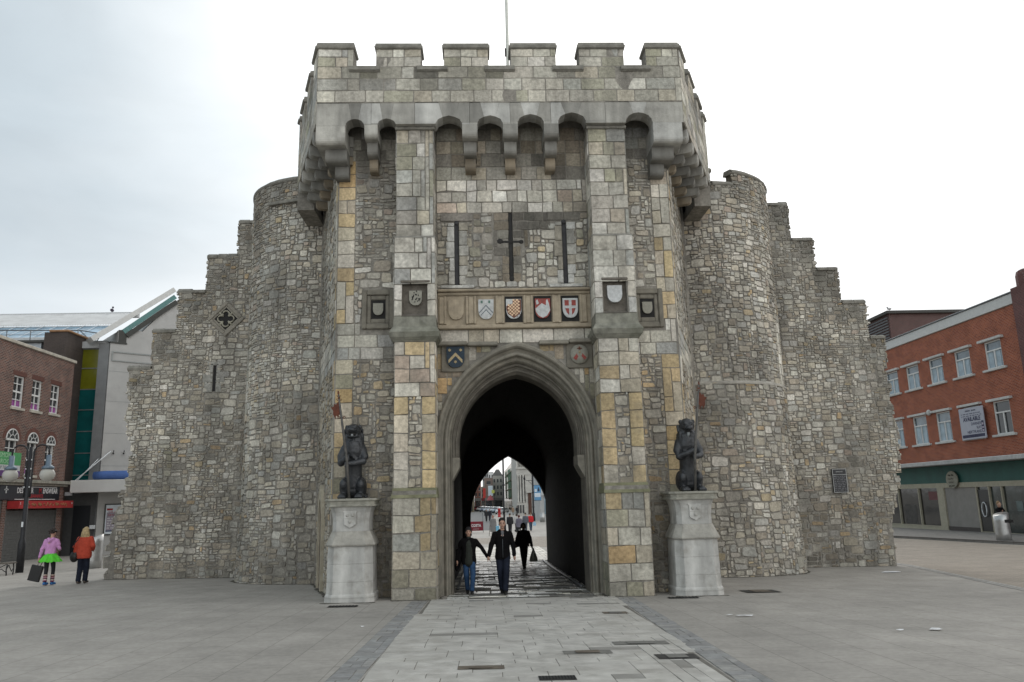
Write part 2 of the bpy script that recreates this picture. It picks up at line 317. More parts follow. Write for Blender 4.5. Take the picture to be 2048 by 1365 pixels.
class Stones:
    def __init__(s): s.P=[];s.C=[];s.F3=[];s.F4=[];s.n=0
    def add(s,q,cols,mapper,rng,n=10,p=.8,gap=.012,h=.03,noise=.07,base=-.02,bev=.012,ch=.10):
        S=len(q)
        if S==0: return
        a=(np.arange(n)+.5)*2*np.pi/n+np.pi/4-np.pi/n
        if n==8: q4=np.pi/2; a=np.array([k*q4+q4/2+e for k in range(-1,3) for e in (-ch,ch)])
        ca,sa=np.cos(a),np.sin(a); k=1/np.maximum(abs(ca),abs(sa))**p
        st=np.stack([ca*k,sa*k],1)[None]*(1+rng.uniform(-noise,noise*.3,(S,n,1)))   # S,n,2
        sx=np.linalg.norm(q[:,1]-q[:,0],axis=1); sy=np.linalg.norm(q[:,3]-q[:,0],axis=1)
        def place(sc):
            s_=np.clip(.5+.5*st[...,0]*sc[0][:,None],0,1); t_=np.clip(.5+.5*st[...,1]*sc[1][:,None],0,1)
            return ((1-s_)*(1-t_))[...,None]*q[:,None,0]+(s_*(1-t_))[...,None]*q[:,None,1]+(s_*t_)[...,None]*q[:,None,2]+((1-s_)*t_)[...,None]*q[:,None,3]
        fx=1-2*gap/np.maximum(sx,.03); fy=1-2*gap/np.maximum(sy,.03); bev=np.minimum(bev,.2*np.minimum(sx,sy))
        r0=place((fx,fy)); r1=place((fx-2*bev/sx,fy-2*bev/sy))
        c=q.mean(1)
        hh=h*(1+rng.uniform(-.45,.45,(S,1))); til=rng.uniform(-.12,.12,(S,2))
        H1=hh+np.clip(((r1-c[:,None])*til[:,None]).sum(-1)*.35,-.3*h,.4*h)+rng.uniform(-.08,.08,(S,n))*h
        u=np.concatenate([r0[...,0],r1[...,0],c[:,:1]],1); v=np.concatenate([r0[...,1],r1[...,1],c[:,1:]],1)
        Hh=np.concatenate([np.full((S,n),base),H1,hh*1.05],1)
        xyz=mapper(u,v,Hh)  # S,2n+1,3
        s.P.append(xyz.reshape(-1,3)); s.C.append(np.repeat(cols,2*n+1,axis=0))
        off=s.n+np.arange(S)[:,None]*(2*n+1); i=np.arange(n); j=(i+1)%n
        f4=np.stack([off+i,off+j,off+n+j,off+n+i],-1).reshape(-1,4); f3=np.stack([off+n+i,off+n+j,np.broadcast_to(off+2*n,(S,n))],-1).reshape(-1,3)
        s.F4.append(f4); s.F3.append(f3); s.n+=S*(2*n+1)
    def build(s,name,mats,parent=None,extra=None,smooth=True,label=None):
        """extra: MB appended (its material index 0 becomes 1: the backing)"""
        P=np.concatenate(s.P) if s.P else np.zeros((0,3)); C=np.concatenate(s.C) if s.C else np.zeros((0,3))
        F4=np.concatenate(s.F4) if s.F4 else np.zeros((0,4),int); F3=np.concatenate(s.F3) if s.F3 else np.zeros((0,3),int)
        loops=[F4.ravel(),F3.ravel()]; tot=[np.full(len(F4),4),np.full(len(F3),3)]; mi=[np.zeros(len(F4)+len(F3),int)]; sm=[np.zeros(len(F4)+len(F3),bool)]
        nv=len(P)
        if extra is not None and extra.v:
            P=np.concatenate([P,np.array(extra.v,float)]); C=np.concatenate([C,np.array(extra.c,float)])
            loops.append(np.array([i+nv for q in extra.f for i in q])); tot.append(np.array([len(q) for q in extra.f])); mi.append(np.array(extra.mi)+1); sm.append(np.array(extra.sm,bool))
        loops=np.concatenate(loops).astype(np.int32); tot=np.concatenate(tot).astype(np.int32); mi=np.concatenate(mi).astype(np.int32); sm=np.concatenate(sm)
        me=bpy.data.meshes.new(name); me.vertices.add(len(P)); me.vertices.foreach_set('co',P.astype(np.float32).ravel())
        me.loops.add(len(loops)); me.loops.foreach_set('vertex_index',loops)
        me.polygons.add(len(tot)); st=np.concatenate([[0],np.cumsum(tot)[:-1]]).astype(np.int32)
        me.polygons.foreach_set('loop_start',st); me.polygons.foreach_set('loop_total',tot)
        for m in mats: me.materials.append(m)
        me.polygons.foreach_set('material_index',mi); me.polygons.foreach_set('use_smooth',sm)
        ca=me.color_attributes.new('Col','FLOAT_COLOR','POINT'); ca.data.foreach_set('color',np.concatenate([C,np.ones((len(C),1))],1).astype(np.float32).ravel())
        me.update(calc_edges=True); me.validate()
        o=finish(name,me,parent)
        if label: o['label']=label
        return o
PAL=dict(grey=(.29,.28,.25),light=(.47,.46,.425),pale=(.38,.365,.325),warm=(.325,.295,.24),yellow=(.365,.29,.175),ochre=(.34,.24,.125),brown=(.225,.195,.155),dark=(.15,.143,.128),cool=(.28,.285,.275),pink=(.33,.27,.225),olive=(.225,.22,.17))
def colours(rng,n,mix):
    ks=list(mix); p=np.array([mix[k] for k in ks],float); p/=p.sum(); i=rng.choice(len(ks),n,p=p)
    b=np.array([PAL[k] for k in ks])[i]*np.array([1.25,1.215,1.16])
    return b*rng.uniform(.78,1.22,(n,1))*rng.uniform(.985,1.015,(n,3))
RUB=[(1,1,2.6),(2,1,4.5),(3,1,2.6),(2,2,3.4),(3,2,2.8),(1,2,1.4),(4,2,1.5),(3,3,1.1),(4,3,.9),(5,3,.45),(4,1,.9),(5,4,.25),(2,3,.8)]
RMIX=dict(grey=5,light=1.7,pale=3.2,warm=2.6,brown=2,dark=1.2,cool=2.2,pink=.4,yellow=.25,ochre=.2)
def plane_map(o,ud,nd_):
    o=np.array(o,float);ud=np.array(ud,float);ud/=np.linalg.norm(ud);nd_=np.array(nd_,float);nd_/=np.linalg.norm(nd_)
    def m(u,v,h):
        wob=.004*np.sin(u*2.1+v*1.3)+.003*np.sin(u*.9-v*2.4)
        p=o+u[...,None]*ud+(h+wob)[...,None]*nd_; p[...,2]=v; return p
    return m
def flat_map(Y0):      # wall facing -Y, u is world x
    return plane_map((0,Y0,0),(1,0,0),(0,-1,0))
def cyl_map(cx,cy,rf):
    def m(u,v,h):      # u = angle*R0 measured from -Y direction towards +X
        rr=rf(v)+h; a=u; return np.stack([cx+rr*np.sin(a),cy-rr*np.cos(a),v],-1)
    return m
def blot(u,v,cs):      # weathering patches, and shade painted at the tower junctions: list of (u,v,ru,rv,strength)
    f_=np.ones_like(u)
    for a,b,ru,rv,s in cs:
        d=((u-a)/ru)**2+((v-b)/rv)**2; f_*=1-s*np.exp(-d*1.3)
    return f_
def rubble(st,rng,u0,u1,v0,v1,mapper,inside=None,cu=.105,cv=.078,mix=RMIX,sizes=RUB,blots=(),uscale=1,h=.022,p=.80,contact_shade=.0,jit=.34,moss=()):
    cu*=.85; cv*=.90; sd_=int(abs(u0)*7+abs(v1)*3)
    q=pack(rng,u0,u1,v0,v1,cu,cv,sizes,inside,jit,field=sd_+31)
    if not len(q): return
    c=q.mean(1); col=colours(rng,len(q),mix); col=col.mean(0)+(col-col.mean(0))*.66; col=col*weather(c[:,0],c[:,1],sd_)[:,None]
    q=q.copy(); q[...,1]+=.035*(vnoise(q[...,0],q[...,1]*1.5,.55,sd_+5)-.5); q[...,0]+=.03*(vnoise(q[...,0],q[...,1],.4,sd_+9)-.5)
    col*=blot(c[:,0],c[:,1],blots)[:,None]
    for a_,b_,ra,rb_,s_ in moss:
        k=(s_*np.exp(-((c[:,0]-a_)/ra)**2-((c[:,1]-b_)/rb_)**2))[:,None]; col=col*(1-k)+np.array([[.115,.105,.04]])*k
    st.add(q,col,mapper,rng,n=8,p=p,gap=.006,h=h,noise=.12,bev=.008,ch=.16)
def ashlar(st,rng,u0,u1,v0,v1,mapper,inside=None,cu=.14,cv=.33,mix=None,sizes=((3,1,2),(4,1,3),(2,1,1),(5,1,1)),jit=.04,h=.022,blots=(),gap=.006,p=1.0,rugged=False,flat=.86):
    mix=mix or dict(pale=3,grey=3,light=2,warm=1.2,cool=1,olive=.6)
    q=pack(rng,u0,u1,v0,v1,cu,cv,sizes,inside,jit,straight=True)
    if not len(q): return
    c=q.mean(1); col=colours(rng,len(q),mix); mu=col.mean(0); col=mu+(col-mu)*flat if flat<1 else col
    col=col*blot(c[:,0],c[:,1],blots)[:,None]*(.28+.75*weather(c[:,0],c[:,1],7))[:,None]
    st.add(q,col,mapper,rng,n=8,p=p if not rugged else .985,gap=gap*(1 if not rugged else .7),h=h*.6,noise=.008 if not rugged else .026,bev=.006,ch=.02 if not rugged else .035)
def archpts(cx,hw,zs,za,n=18):
    rise=za-zs; R_=(hw*hw+rise*rise)/(2*hw); a1=math.acos(-(R_-hw)/R_)
    L_=[(cx-hw+R_+R_*math.cos(math.pi+(a1-math.pi)*i/n),zs+R_*math.sin(math.pi+(a1-math.pi)*i/n)) for i in range(n+1)]
    return L_+[(2*cx-x,z) for x,z in L_[-2::-1]]
def wallgrid(mb,m,xs,zs,holes,depth):
    """flat wall in local (a,b) plane of matrix m, rectangular holes [(a0,a1,b0,b1)] with reveals"""
    xs=sorted(set(list(xs)+[h[0] for h in holes]+[h[1] for h in holes])); zs=sorted(set(list(zs)+[h[2] for h in holes]+[h[3] for h in holes]))
    for i in range(len(xs)-1):
        for j in range(len(zs)-1):
            a,b=(xs[i]+xs[i+1])/2,(zs[j]+zs[j+1])/2
            if any(h[0]<a<h[1] and h[2]<b<h[3] for h in holes): continue
            mb.add([m@Vector(p) for p in ((xs[i],zs[j],0),(xs[i+1],zs[j],0),(xs[i+1],zs[j+1],0),(xs[i],zs[j+1],0))],[(0,1,2,3)])
    for a0,a1,b0,b1 in holes:
        for p,q in (((a0,b0),(a0,b1)),((a0,b1),(a1,b1)),((a1,b1),(a1,b0)),((a1,b0),(a0,b0))):
            mb.add([m@Vector(v) for v in ((p[0],p[1],0),(q[0],q[1],0),(q[0],q[1],-depth),(p[0],p[1],-depth))],[(0,1,2,3)])
# ---------------------------------------------------------------- ground
gxs=sorted(set([-700,-400,-250,-160,-100,-70,-50,-40]+[x*1.0 for x in range(-32,33)]+[40,50,70,100,160,250,400,700]))
gys=sorted(set([-60,-30,-20,-12,-6]+[y*1.0 for y in range(0,62,2)]+[65,70,75,80,90,110,150,200,300,500,900,1600]))
gb=MB(); vs=[(x,y,gz(x,y)) for x in gxs for y in gys]; ny=len(gys)
gb.add(vs,[(i*ny+j,(i+1)*ny+j,(i+1)*ny+j+1,i*ny+j+1) for i in range(len(gxs)-1) for j in range(ny-1)],True)
plazaM=brickmat('plaza_paving',(.305,.285,.256),(.325,.303,.272),(.205,.19,.168),'xy',bw=.90,bh=.60,ms=.006,var=.14,rough=.75,bump=.25,rot=math.pi/2,gum=True)
go=gb.build('ground',plazaM); tag(go,kind='structure')
def drape(mb,poly_rows,dz):
    """rows of (x,y) points -> sheet following the ground"""
    n=len(poly_rows[0]); vs=[(x,y,gz(x,y)+dz) for row in poly_rows for x,y in row]
    mb.add(vs,[(k*n+i,k*n+i+1,(k+1)*n+i+1,(k+1)*n+i) for k in range(len(poly_rows)-1) for i in range(n-1)],True)
# side road to the right of the curved kerb line, brownish blocks
CURVE=[(9.5,8),(10.6,12),(12.1,17.7),(12.85,20.6),(13.6,23.5),(14.6,27.4),(14.6,30),(11,34),(8,38),(4,44),(0,52),(-12,62)]
def cx_at(y):
    for (a,b),(c,d) in zip(CURVE,CURVE[1:]):
        if b<=y<=d: return a+(c-a)*(y-b)/(d-b)
    return CURVE[0][0] if y<8 else CURVE[-1][0]
ys=[8+i*1.0 for i in range(0,28)]
sb=MB(); drape(sb,[[(cx_at(y)+t*(24.0+ (45-y)*.13-cx_at(y)),y) for t in (0,.2,.4,.6,.8,1)] for y in ys+[36,38,42,46,50,56,62]],.004)
sideM=brickmat('block_road',(.27,.235,.195),(.30,.258,.212),(.17,.15,.125),'xy',bw=.21,bh=.105,ms=.008,var=.16,rough=.8)
tag(sb.build('side_road',sideM),kind='structure')
kb=MB()
for dx in (0,.16): drape(kb,[[(cx_at(y)-.14+dx,y),(cx_at(y)-.02+dx,y)] for y in ys],.008)
tag(kb.build('kerb_line',mat('kerb_setts',(.30,.29,.27),.8,var=.4,scale=8,bump=.5)),kind='structure')
# paved strip through the gate
rng=np.random.default_rng(11)
def gmap(dz):
    G=np.vectorize(gz)
    def m(u,v,h): return np.stack([u,v,G(u,v)+dz+h],-1)
    return m
SL=lambda y:-1.34+.018*(y-9); SR=lambda y:2.62+.030*(y-9)
stS=Stones()
def strip_in(u,v): return (u>-1.36+.018*(v-9))&(u<2.60+.03*(v-9))
q=pack(rng,-1.5,3.4,2,17.9,.17,.27,[(2,1,2),(3,1,4),(4,1,3),(5,1,1.5),(6,1,.5)],strip_in,.03)
cc=colours(rng,len(q),dict(light=6,pale=3.5,grey=.5)); ci=q.mean(1)
cc=cc*.15+np.array([[.415,.40,.37]])*.85
cc*=np.where(rng.random(len(q))<.035,.55,1)[:,None]
stS.add(q,cc,gmap(.004),rng,n=8,p=1,gap=.0025,h=.003,noise=.004,base=-.004,bev=.003,ch=.006)
q=pack(rng,-1.2,3.2,33.9,46,.17,.27,[(2,1,2),(3,1,4),(4,1,3),(5,1,1.5)],None,.06)
cc=colours(rng,len(q),dict(light=3,pale=3,grey=1))
stS.add(q,cc,gmap(.004),rng,n=8,p=1,gap=.006,h=.004,noise=.006,base=-.004,bev=.004,ch=.008)
bk=MB(); drape(bk,[[(-1.34+.018*(y-9),y),(2.60+.03*(y-9),y)] for y in [2,4,6,8,10,12,14,16,17.9]],.003); drape(bk,[[(-1.2,y),(3.2,y)] for y in [33.9,36,40,43,46]],.003)
slabM=mat('street_slabs',(1,1,1),.55,var=.14,scale=4,bump=.25,bscale=30,attr=True,stain=.5,stscale=1.1,stcol=(.22,.205,.18),spec=.4,rvar=.15)
jointM=mat('slab_joints',(.15,.14,.12),.9,var=.3,scale=5)
tag(stS.build('street_paving',[slabM,jointM],None,bk),kind='structure')
stW=Stones()
q=pack(rng,-.85,2.68,17.95,33.85,.17,.25,[(2,1,2),(3,1,4),(4,1,3),(5,1,1.5)],None,.10)
cc=colours(rng,len(q),dict(grey=2,dark=2,cool=2,pale=1)); 
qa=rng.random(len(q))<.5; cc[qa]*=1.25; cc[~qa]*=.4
stW.add(q[qa],cc[qa],gmap(.004),rng,n=8,p=1,gap=.012,h=.008,noise=.012,base=-.004,bev=.006,ch=.012)
bk=MB(); drape(bk,[[(-.85,y),(2.68,y)] for y in np.arange(17.92,33.9,1.0)],.003)
wetM=mat('wet_slabs',(1,1,1),.22,var=.3,scale=5,bump=.35,bscale=14,attr=True,spec=.5,rvar=.16)
o1=stW.build('wet_paving',[wetM,jointM],None,bk); tag(o1,kind='structure')
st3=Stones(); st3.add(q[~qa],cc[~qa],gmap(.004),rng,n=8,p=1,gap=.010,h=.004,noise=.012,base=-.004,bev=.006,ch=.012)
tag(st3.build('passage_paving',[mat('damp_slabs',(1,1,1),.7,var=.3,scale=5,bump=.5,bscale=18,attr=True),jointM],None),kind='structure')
# dark granite kerb strips beside the paved strip
stK=Stones(); bk=MB()
for a,b,in_ in ((-1.72,-1.34,0),(2.62,2.98,1)):
    q=pack(rng,0,.36,2,17.6,.12,.20,[(1,1,1),(2,1,2),(3,1,1.4)],None,.06)
    sk=(lambda v:-1.37-.36+.018*(v-9)) if in_==0 else (lambda v:2.63+.03*(v-9))
    q2=q.copy(); q2[...,0]=q[...,0]+sk(q[...,1])
    stK.add(q2,(colours(rng,len(q),dict(dark=1,cool=1,grey=.8))*.25+.16),gmap(.004),rng,n=8,p=1,gap=.003,h=.004,noise=.01,base=-.004,bev=.004,ch=.02)
    drape(bk,[[(sk(y),y),(sk(y)+.36,y)] for y in [2,5,8,11,14,17.6]],.0035)
tag(stK.build('granite_strip',[mat('granite_setts',(1,1,1),.75,var=.2,scale=8,bump=.3,attr=True),jointM],None,bk),kind='structure')
# far road
rb=MB(); drape(rb,[[(x0,y),(x1,y)] for y,x0,x1 in ((82,-9,.9),(120,-9,1.2),(180,-9,2.6),(240,-9,4.5),(330,-9,6.5),(500,-9,7.5))],.004)
tag(rb.build('road',mat('asphalt',(.115,.115,.115),.85,var=.2,scale=2,bump=.3)),kind='structure')

# ragged grime-brown strips painting contact shade along the foot of the walls
rgd=random.Random(19); db_=MB()
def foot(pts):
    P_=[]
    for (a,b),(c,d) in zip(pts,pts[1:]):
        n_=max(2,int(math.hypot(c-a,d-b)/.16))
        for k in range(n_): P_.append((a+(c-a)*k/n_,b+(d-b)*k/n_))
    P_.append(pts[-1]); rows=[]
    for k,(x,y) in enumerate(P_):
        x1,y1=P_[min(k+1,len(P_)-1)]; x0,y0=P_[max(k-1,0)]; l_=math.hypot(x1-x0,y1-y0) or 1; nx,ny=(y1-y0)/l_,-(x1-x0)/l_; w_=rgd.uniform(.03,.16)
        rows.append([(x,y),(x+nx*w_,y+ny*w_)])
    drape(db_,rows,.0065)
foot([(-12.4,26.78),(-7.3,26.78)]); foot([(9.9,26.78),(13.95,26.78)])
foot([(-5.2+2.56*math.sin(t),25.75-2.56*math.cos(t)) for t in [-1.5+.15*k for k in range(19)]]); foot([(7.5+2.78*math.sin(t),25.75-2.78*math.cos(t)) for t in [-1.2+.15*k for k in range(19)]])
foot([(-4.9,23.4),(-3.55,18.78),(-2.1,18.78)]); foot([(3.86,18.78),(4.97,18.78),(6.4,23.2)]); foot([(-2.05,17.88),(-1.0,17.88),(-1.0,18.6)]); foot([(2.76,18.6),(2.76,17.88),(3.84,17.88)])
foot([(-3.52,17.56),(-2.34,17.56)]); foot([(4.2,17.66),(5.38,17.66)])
tag(db_.build('contact_shade',mat('foot_shade',(.085,.078,.06),.95,var=.5,scale=9,bump=.6)),kind='structure')
# ================================================================ gatehouse
GATE=thing('gatehouse',(.9,18.8,gz(.9,18.8)),'old rough stone town gate with battlements, pointed arch and two round towers','gatehouse')
ARCX=.90
rng=np.random.default_rng(5)
Yw=18.8
# ---- front wall
QL=lambda u:(u<-3.12)|(u>4.55)
def in_arch(u,v,pad=0.06):
    x=np.abs(u-ARCX); hw=1.98+pad; zs=3.0; za=5.46+pad; rise=za-zs; R_=(hw*hw+rise*rise)/(2*hw)
    return (x<hw)&((v<zs)|(((x+R_-hw)**2+(v-zs)**2)<R_*R_))
def shp_ex(u,v): return ((u>-2.9)&(u<-2.0)&(v>5.82)&(v<6.92))|((u>3.75)&(u<4.62)&(v>5.78)&(v<6.84))
def side(u,v): return (u<-1.95)|(u>3.72)
st=Stones(); fm_=flat_map(Yw)
lowmix=dict(grey=3,warm=3,brown=3,pale=2,dark=1.6,yellow=.7,ochre=.3,cool=1)
sideb=[(-2.6,.5,1.2,1.2,.35),(4.3,.4,.8,1.4,.3),(-3,9.9,1.2,.5,.5),(4.4,9.9,1,.5,.35),(-2.5,8.2,.6,.8,.2)]
rubble(st,rng,-3.1,-1.95,-.55,5.1,fm_,None,mix=lowmix,blots=sideb,cu=.1,cv=.085)
rubble(st,rng,3.72,4.5,-.62,5.1,fm_,None,mix=lowmix,blots=sideb,cu=.1,cv=.085)
rubble(st,rng,-3.1,-1.95,6.0,10.3,fm_,lambda u,v:~shp_ex(u,v),mix=dict(RMIX,light=2.5,pale=4),blots=sideb,cu=.12,cv=.09)
rubble(st,rng,3.72,4.5,6.0,10.3,fm_,lambda u,v:~shp_ex(u,v),mix=dict(RMIX,light=2.5,pale=4),blots=sideb,cu=.12,cv=.09)
ashlar(st,rng,-3.5,-1.95,5.1,6.0,fm_,lambda u,v:~shp_ex(u,v),cv=.3,mix=dict(cool=3,grey=3,pale=3,light=1),blots=[(-2.6,5.3,1.2,.2,.3)],rugged=True)
ashlar(st,rng,3.72,4.92,5.1,6.0,fm_,lambda u,v:~shp_ex(u,v),cv=.3,mix=dict(cool=3,grey=3,pale=3,light=1),rugged=True)
for a,b in ((-3.53,-3.1),(4.5,4.95)):   # corner quoins
    ashlar(st,rng,a,b,-.6,5.1,fm_,None,cu=.2,cv=.36,sizes=((2,1,2),(1,1,1)),mix=dict(yellow=3,warm=3,ochre=.5,pale=2,olive=1),rugged=True,h=.035)
    ashlar(st,rng,a,b,6.0,10.3,fm_,None,cu=.2,cv=.36,sizes=((2,1,2),(1,1,1)),mix=dict(yellow=2.6,warm=2,ochre=.6,pale=3,grey=1),rugged=True,h=.035)
# spandrels between buttresses and arch
ashlar(st,rng,-1.05,2.8,3.2,5.42,fm_,lambda u,v:~in_arch(u,v)&~((u<-.28)&(u>-.95)&(v>4.72)&(v<5.4))&~((u>2.12)&(v>4.75)&(v<5.42)),cu=.12,cv=.2,sizes=((3,2,2),(2,2,2),(2,1,1),(1,1,.6)),mix=dict(olive=3,grey=2,yellow=1.6,brown=2,pale=1,ochre=.4),rugged=True,blots=[(0.9,5.3,3,.35,.25)])
ashlar(st,rng,-1.05,2.8,5.44,5.80,fm_,None,cu=.19,cv=.36,mix=dict(pale=3,warm=2,light=1.5),rugged=True)
# field above the shield band: squared blocks, slits left free
SL1=lambda u,v:(np.abs(u+.54)<.06)&(v>6.93)&(v<8.62)
SL2=lambda u,v:(np.abs(u-2.2)<.06)&(v>6.93)&(v<8.62)
SC=lambda u,v:((np.abs(u-.83)<.06)&(v>7.05)&(v<8.98))|((np.abs(u-.83)<.36)&(np.abs(v-8.07)<.07))
fin=lambda u,v:~(SL1(u,v)|SL2(u,v)|SC(u,v))
fb=[(.6,8.35,.42,.6,.78),(.95,8.0,.35,.5,.72),(.7,7.5,.3,.4,.62),(1.3,8.6,.4,.3,.72),(.85,8.85,.35,.25,.7),(-.5,8.75,.5,.2,.55),(2.2,8.8,.5,.17,.55),(.2,7.6,.3,.4,.35),(1.8,7.2,.3,.25,.3),(.5,9.9,2.2,.25,.3)]
DK=lambda u,v:((u>.38)&(u<1.28)&(v>7.0)&(v<8.85)&~((u<.62)&(v<7.6))&~((u>1.05)&(v<7.9)))|((u>1.25)&(u<1.82)&(v>8.42)&(v<8.85))
rubble(st,rng,-1.05,2.82,6.86,8.85,fm_,lambda u,v:fin(u,v)&~DK(u,v)&~((np.abs(u+.54)<.42)&(v>8.62))&~((np.abs(u-2.2)<.42)&(v>8.62)),cu=.12,cv=.10,sizes=[(2,2,3),(3,2,2.5),(3,3,2),(2,3,1.5),(1,1,1.5),(2,1,1.5),(1,2,1),(4,3,.8)],mix=dict(grey=3,pale=4,light=2.6,warm=2,brown=1.4,yellow=.5,olive=1.2,cool=2),blots=fb,p=.86,jit=.16)
ashlar(st,rng,.30,1.86,7.0,8.86,fm_,lambda u,v:DK(u,v)&fin(u,v),cu=.10,cv=.23,sizes=((2,1,2),(3,1,3),(4,1,1),(1,1,.6)),mix=dict(dark=5,brown=1.5,grey=.6),rugged=True,jit=.12,blots=[(.85,8.0,3,3,.35)])
for a_ in (-.96,1.78): ashlar(st,rng,a_,a_+.84,8.63,8.86,fm_,None,cu=.21,cv=.23,sizes=((2,1,1),(4,1,2)),mix=dict(dark=3,brown=1),rugged=True,h=.05)
ashlar(st,rng,-1.05,2.84,8.85,9.75,fm_,fin,cu=.13,cv=.30,sizes=((2,1,2),(3,1,3),(4,1,1)),mix=dict(pale=4,light=3,grey=2,pink=.8,warm=1),rugged=True,h=.035,gap=.011,jit=.10)
ashlar(st,rng,-1.05,2.84,9.75,11.2,fm_,None,cu=.13,cv=.33,sizes=((3,1,3),(4,1,2),(2,1,1)),mix=dict(brown=2,grey=3,warm=2,dark=1),rugged=True,blots=[(1,10.2,3,.25,.25)])
ashlar(st,rng,-3.5,-1.95,10.3,11.2,fm_,None,cu=.13,cv=.3,mix=dict(grey=2,dark=1,cool=2),rugged=True)
ashlar(st,rng,3.72,4.92,10.3,11.2,fm_,None,cu=.13,cv=.3,mix=dict(grey=2,dark=1,cool=2),rugged=True)
bk=MB(); m=basis((0,Yw,0),(1,0,0),(0,0,1),(0,-1,0))
holes=[(-.60,-.48,6.95,8.6),(2.14,2.26,6.95,8.6),(.77,.89,7.08,8.95),(ARCX-1.98,ARCX+1.98,-1,5.6)]
wallgrid(bk,m,(-3.55,4.97),(-1,11.4),holes,.45)
ap=archpts(ARCX,1.98,3.0,5.46)
for (x0,z0),(x1,z1) in zip(ap,ap[1:]): bk.add([(x0,Yw,z0),(x1,Yw,z1),(x1,Yw,5.6),(x0,Yw,5.6)],[(0,1,2,3)])
bk.box((-3.5,Yw+.5,5.7),(4.9,Yw+.55,11.3))
st.build('front_wall',[stoneM,mortM],GATE,bk)
for x in (-.54,2.2): mv=MB(); mv.box((x-.055,Yw+.02,6.96),(x+.055,Yw+.03,8.59)); mv.ell((x,Yw-.005,8.6),(.06,.02,.06),10); mv.build('arrow_slit',pm('slit_shadow',(.045,.044,.045),.9,var=.3,scale=6),GATE)
mv=MB(); mv.box((.785,Yw+.01,7.1),(.875,Yw+.02,8.93)); mv.box((.58,Yw-.006,8.045),(1.08,Yw,8.10))
for x,z,a_ in ((.83,8.93,.06),(.83,7.1,.075),(.56,8.09,.075),(1.10,8.07,.06)): mv.ell((x,Yw-.006,z),(a_,.02,a_*.9),12)
mv.build('cross_slit',pm('cross_shadow',(.022,.021,.02),.9,var=.3,scale=6),GATE)
# sills and frames of the slits
for x in (-.54,2.2):
    fr=MB(); fr.col=PAL['light']; fr.bbox((x-.42,Yw-.05,6.86),(x+.42,Yw,6.94))
    for s in (-1,1):
        z=6.95
        while z<8.5:
            h=random.Random(int(z*100)+s).uniform(.2,.42); h=min(h,8.58-z); wd=random.Random(int(z*77)+s*3).uniform(.12,.24)
            k=random.Random(int(z*50)+int(x*9)).choice(['light','pale','grey','warm','light']); fr.col=PAL[k]
            fr.bbox((min(x+s*.06,x+s*(.06+wd)),Yw-.055,z+.006),(max(x+s*.06,x+s*(.06+wd)),Yw+.1,z+h-.006),.012); z+=h
    fr.build('slit_jambs',ashM,GATE)
# ---- canted flanks
def cant(name,A,B,z0,z1,seed,qu):
    rng=np.random.default_rng(seed); A=np.array(A);B=np.array(B); L_=np.linalg.norm(B-A); d=(B-A)/L_; nrm=np.array([d[1],-d[0]]) 
    if (nrm[0]<0)!=(A[0]<0): nrm=-nrm
    mp_=plane_map((A[0],A[1],0),(d[0],d[1],0),(nrm[0],nrm[1],0)); s=Stones()
    rubble(s,rng,.45,L_,z0,5.1,mp_,None,mix=lowmix,cu=.12,cv=.085,blots=[(L_,1,1,3,.3)]); rubble(s,rng,.45,L_,5.9,z1,mp_,None,cu=.12,cv=.085,mix=dict(RMIX,light=2.6),blots=[(L_,9,1.0,2,.4),(2,9.8,2,.5,.4)])
    ashlar(s,rng,0,L_,5.1,5.9,mp_,None,cv=.27,mix=dict(cool=3,grey=2,pale=3),rugged=True)
    for a,b in ((z0,5.1),(5.9,z1)): ashlar(s,rng,0,.45,a,b,mp_,None,cu=.22,cv=.36,sizes=((2,1,2),(1,1,1)),mix=dict(yellow=2,warm=2,pale=3,light=1),rugged=True,h=.03)
    b_=MB(); b_.add([(A[0],A[1],z0-.4),(B[0],B[1],z0-.4),(B[0],B[1],z1+.6),(A[0],A[1],z1+.6)],[(0,1,2,3)])
    s.build(name,[stoneM,mortM],GATE,b_)
cant('flank_wall',(-3.53,18.8),(-4.9,23.6),-.65,10.4,21,0)
cant('flank_wall',(4.95,18.8),(6.6,23.6),-.75,10.4,22,0)
# small arched doorway in the left flank
dA=np.array([-3.53,18.8]);dB=np.array([-4.9,23.6]);dd=(dB-dA)/np.linalg.norm(dB-dA); dn=(-dd[1],dd[0])
dm=basis((dA[0]+dd[0]*2.55,dA[1]+dd[1]*2.55,0),(-dd[0],-dd[1],0),(0,0,1),(dn[0],dn[1],0))
db=MB(); w2=.45
o_=[(-w2-.2,-.65)]+[(x,z) for x,z in archpts(0,w2+.2,1.25,2.15,8)]+[(w2+.2,-.65)]; i_=[(-w2,-.65)]+[(x,z) for x,z in archpts(0,w2,1.2,1.8,8)]+[(w2,-.65)]
rs=[[dm@Vector((x,z,h)) for x,z in loop] for loop,h in ((o_,.0),(o_,.10),(i_,.10),(i_,.0))]
n=len(o_)
for k in range(3): db.add(rs[k]+rs[k+1],[(i,i+1,n+i+1,n+i) for i in range(n-1)])
do=db.build('doorway',pm('pale_jamb',(.37,.33,.25),.9,var=.2,scale=5,bump=.5,stain=.4),GATE)
db=MB(); db.prism(i_,.045,dm); db.build('door',pm('old_door_wood',(.06,.035,.022),.8,var=.3,scale=12,bump=.5),do)
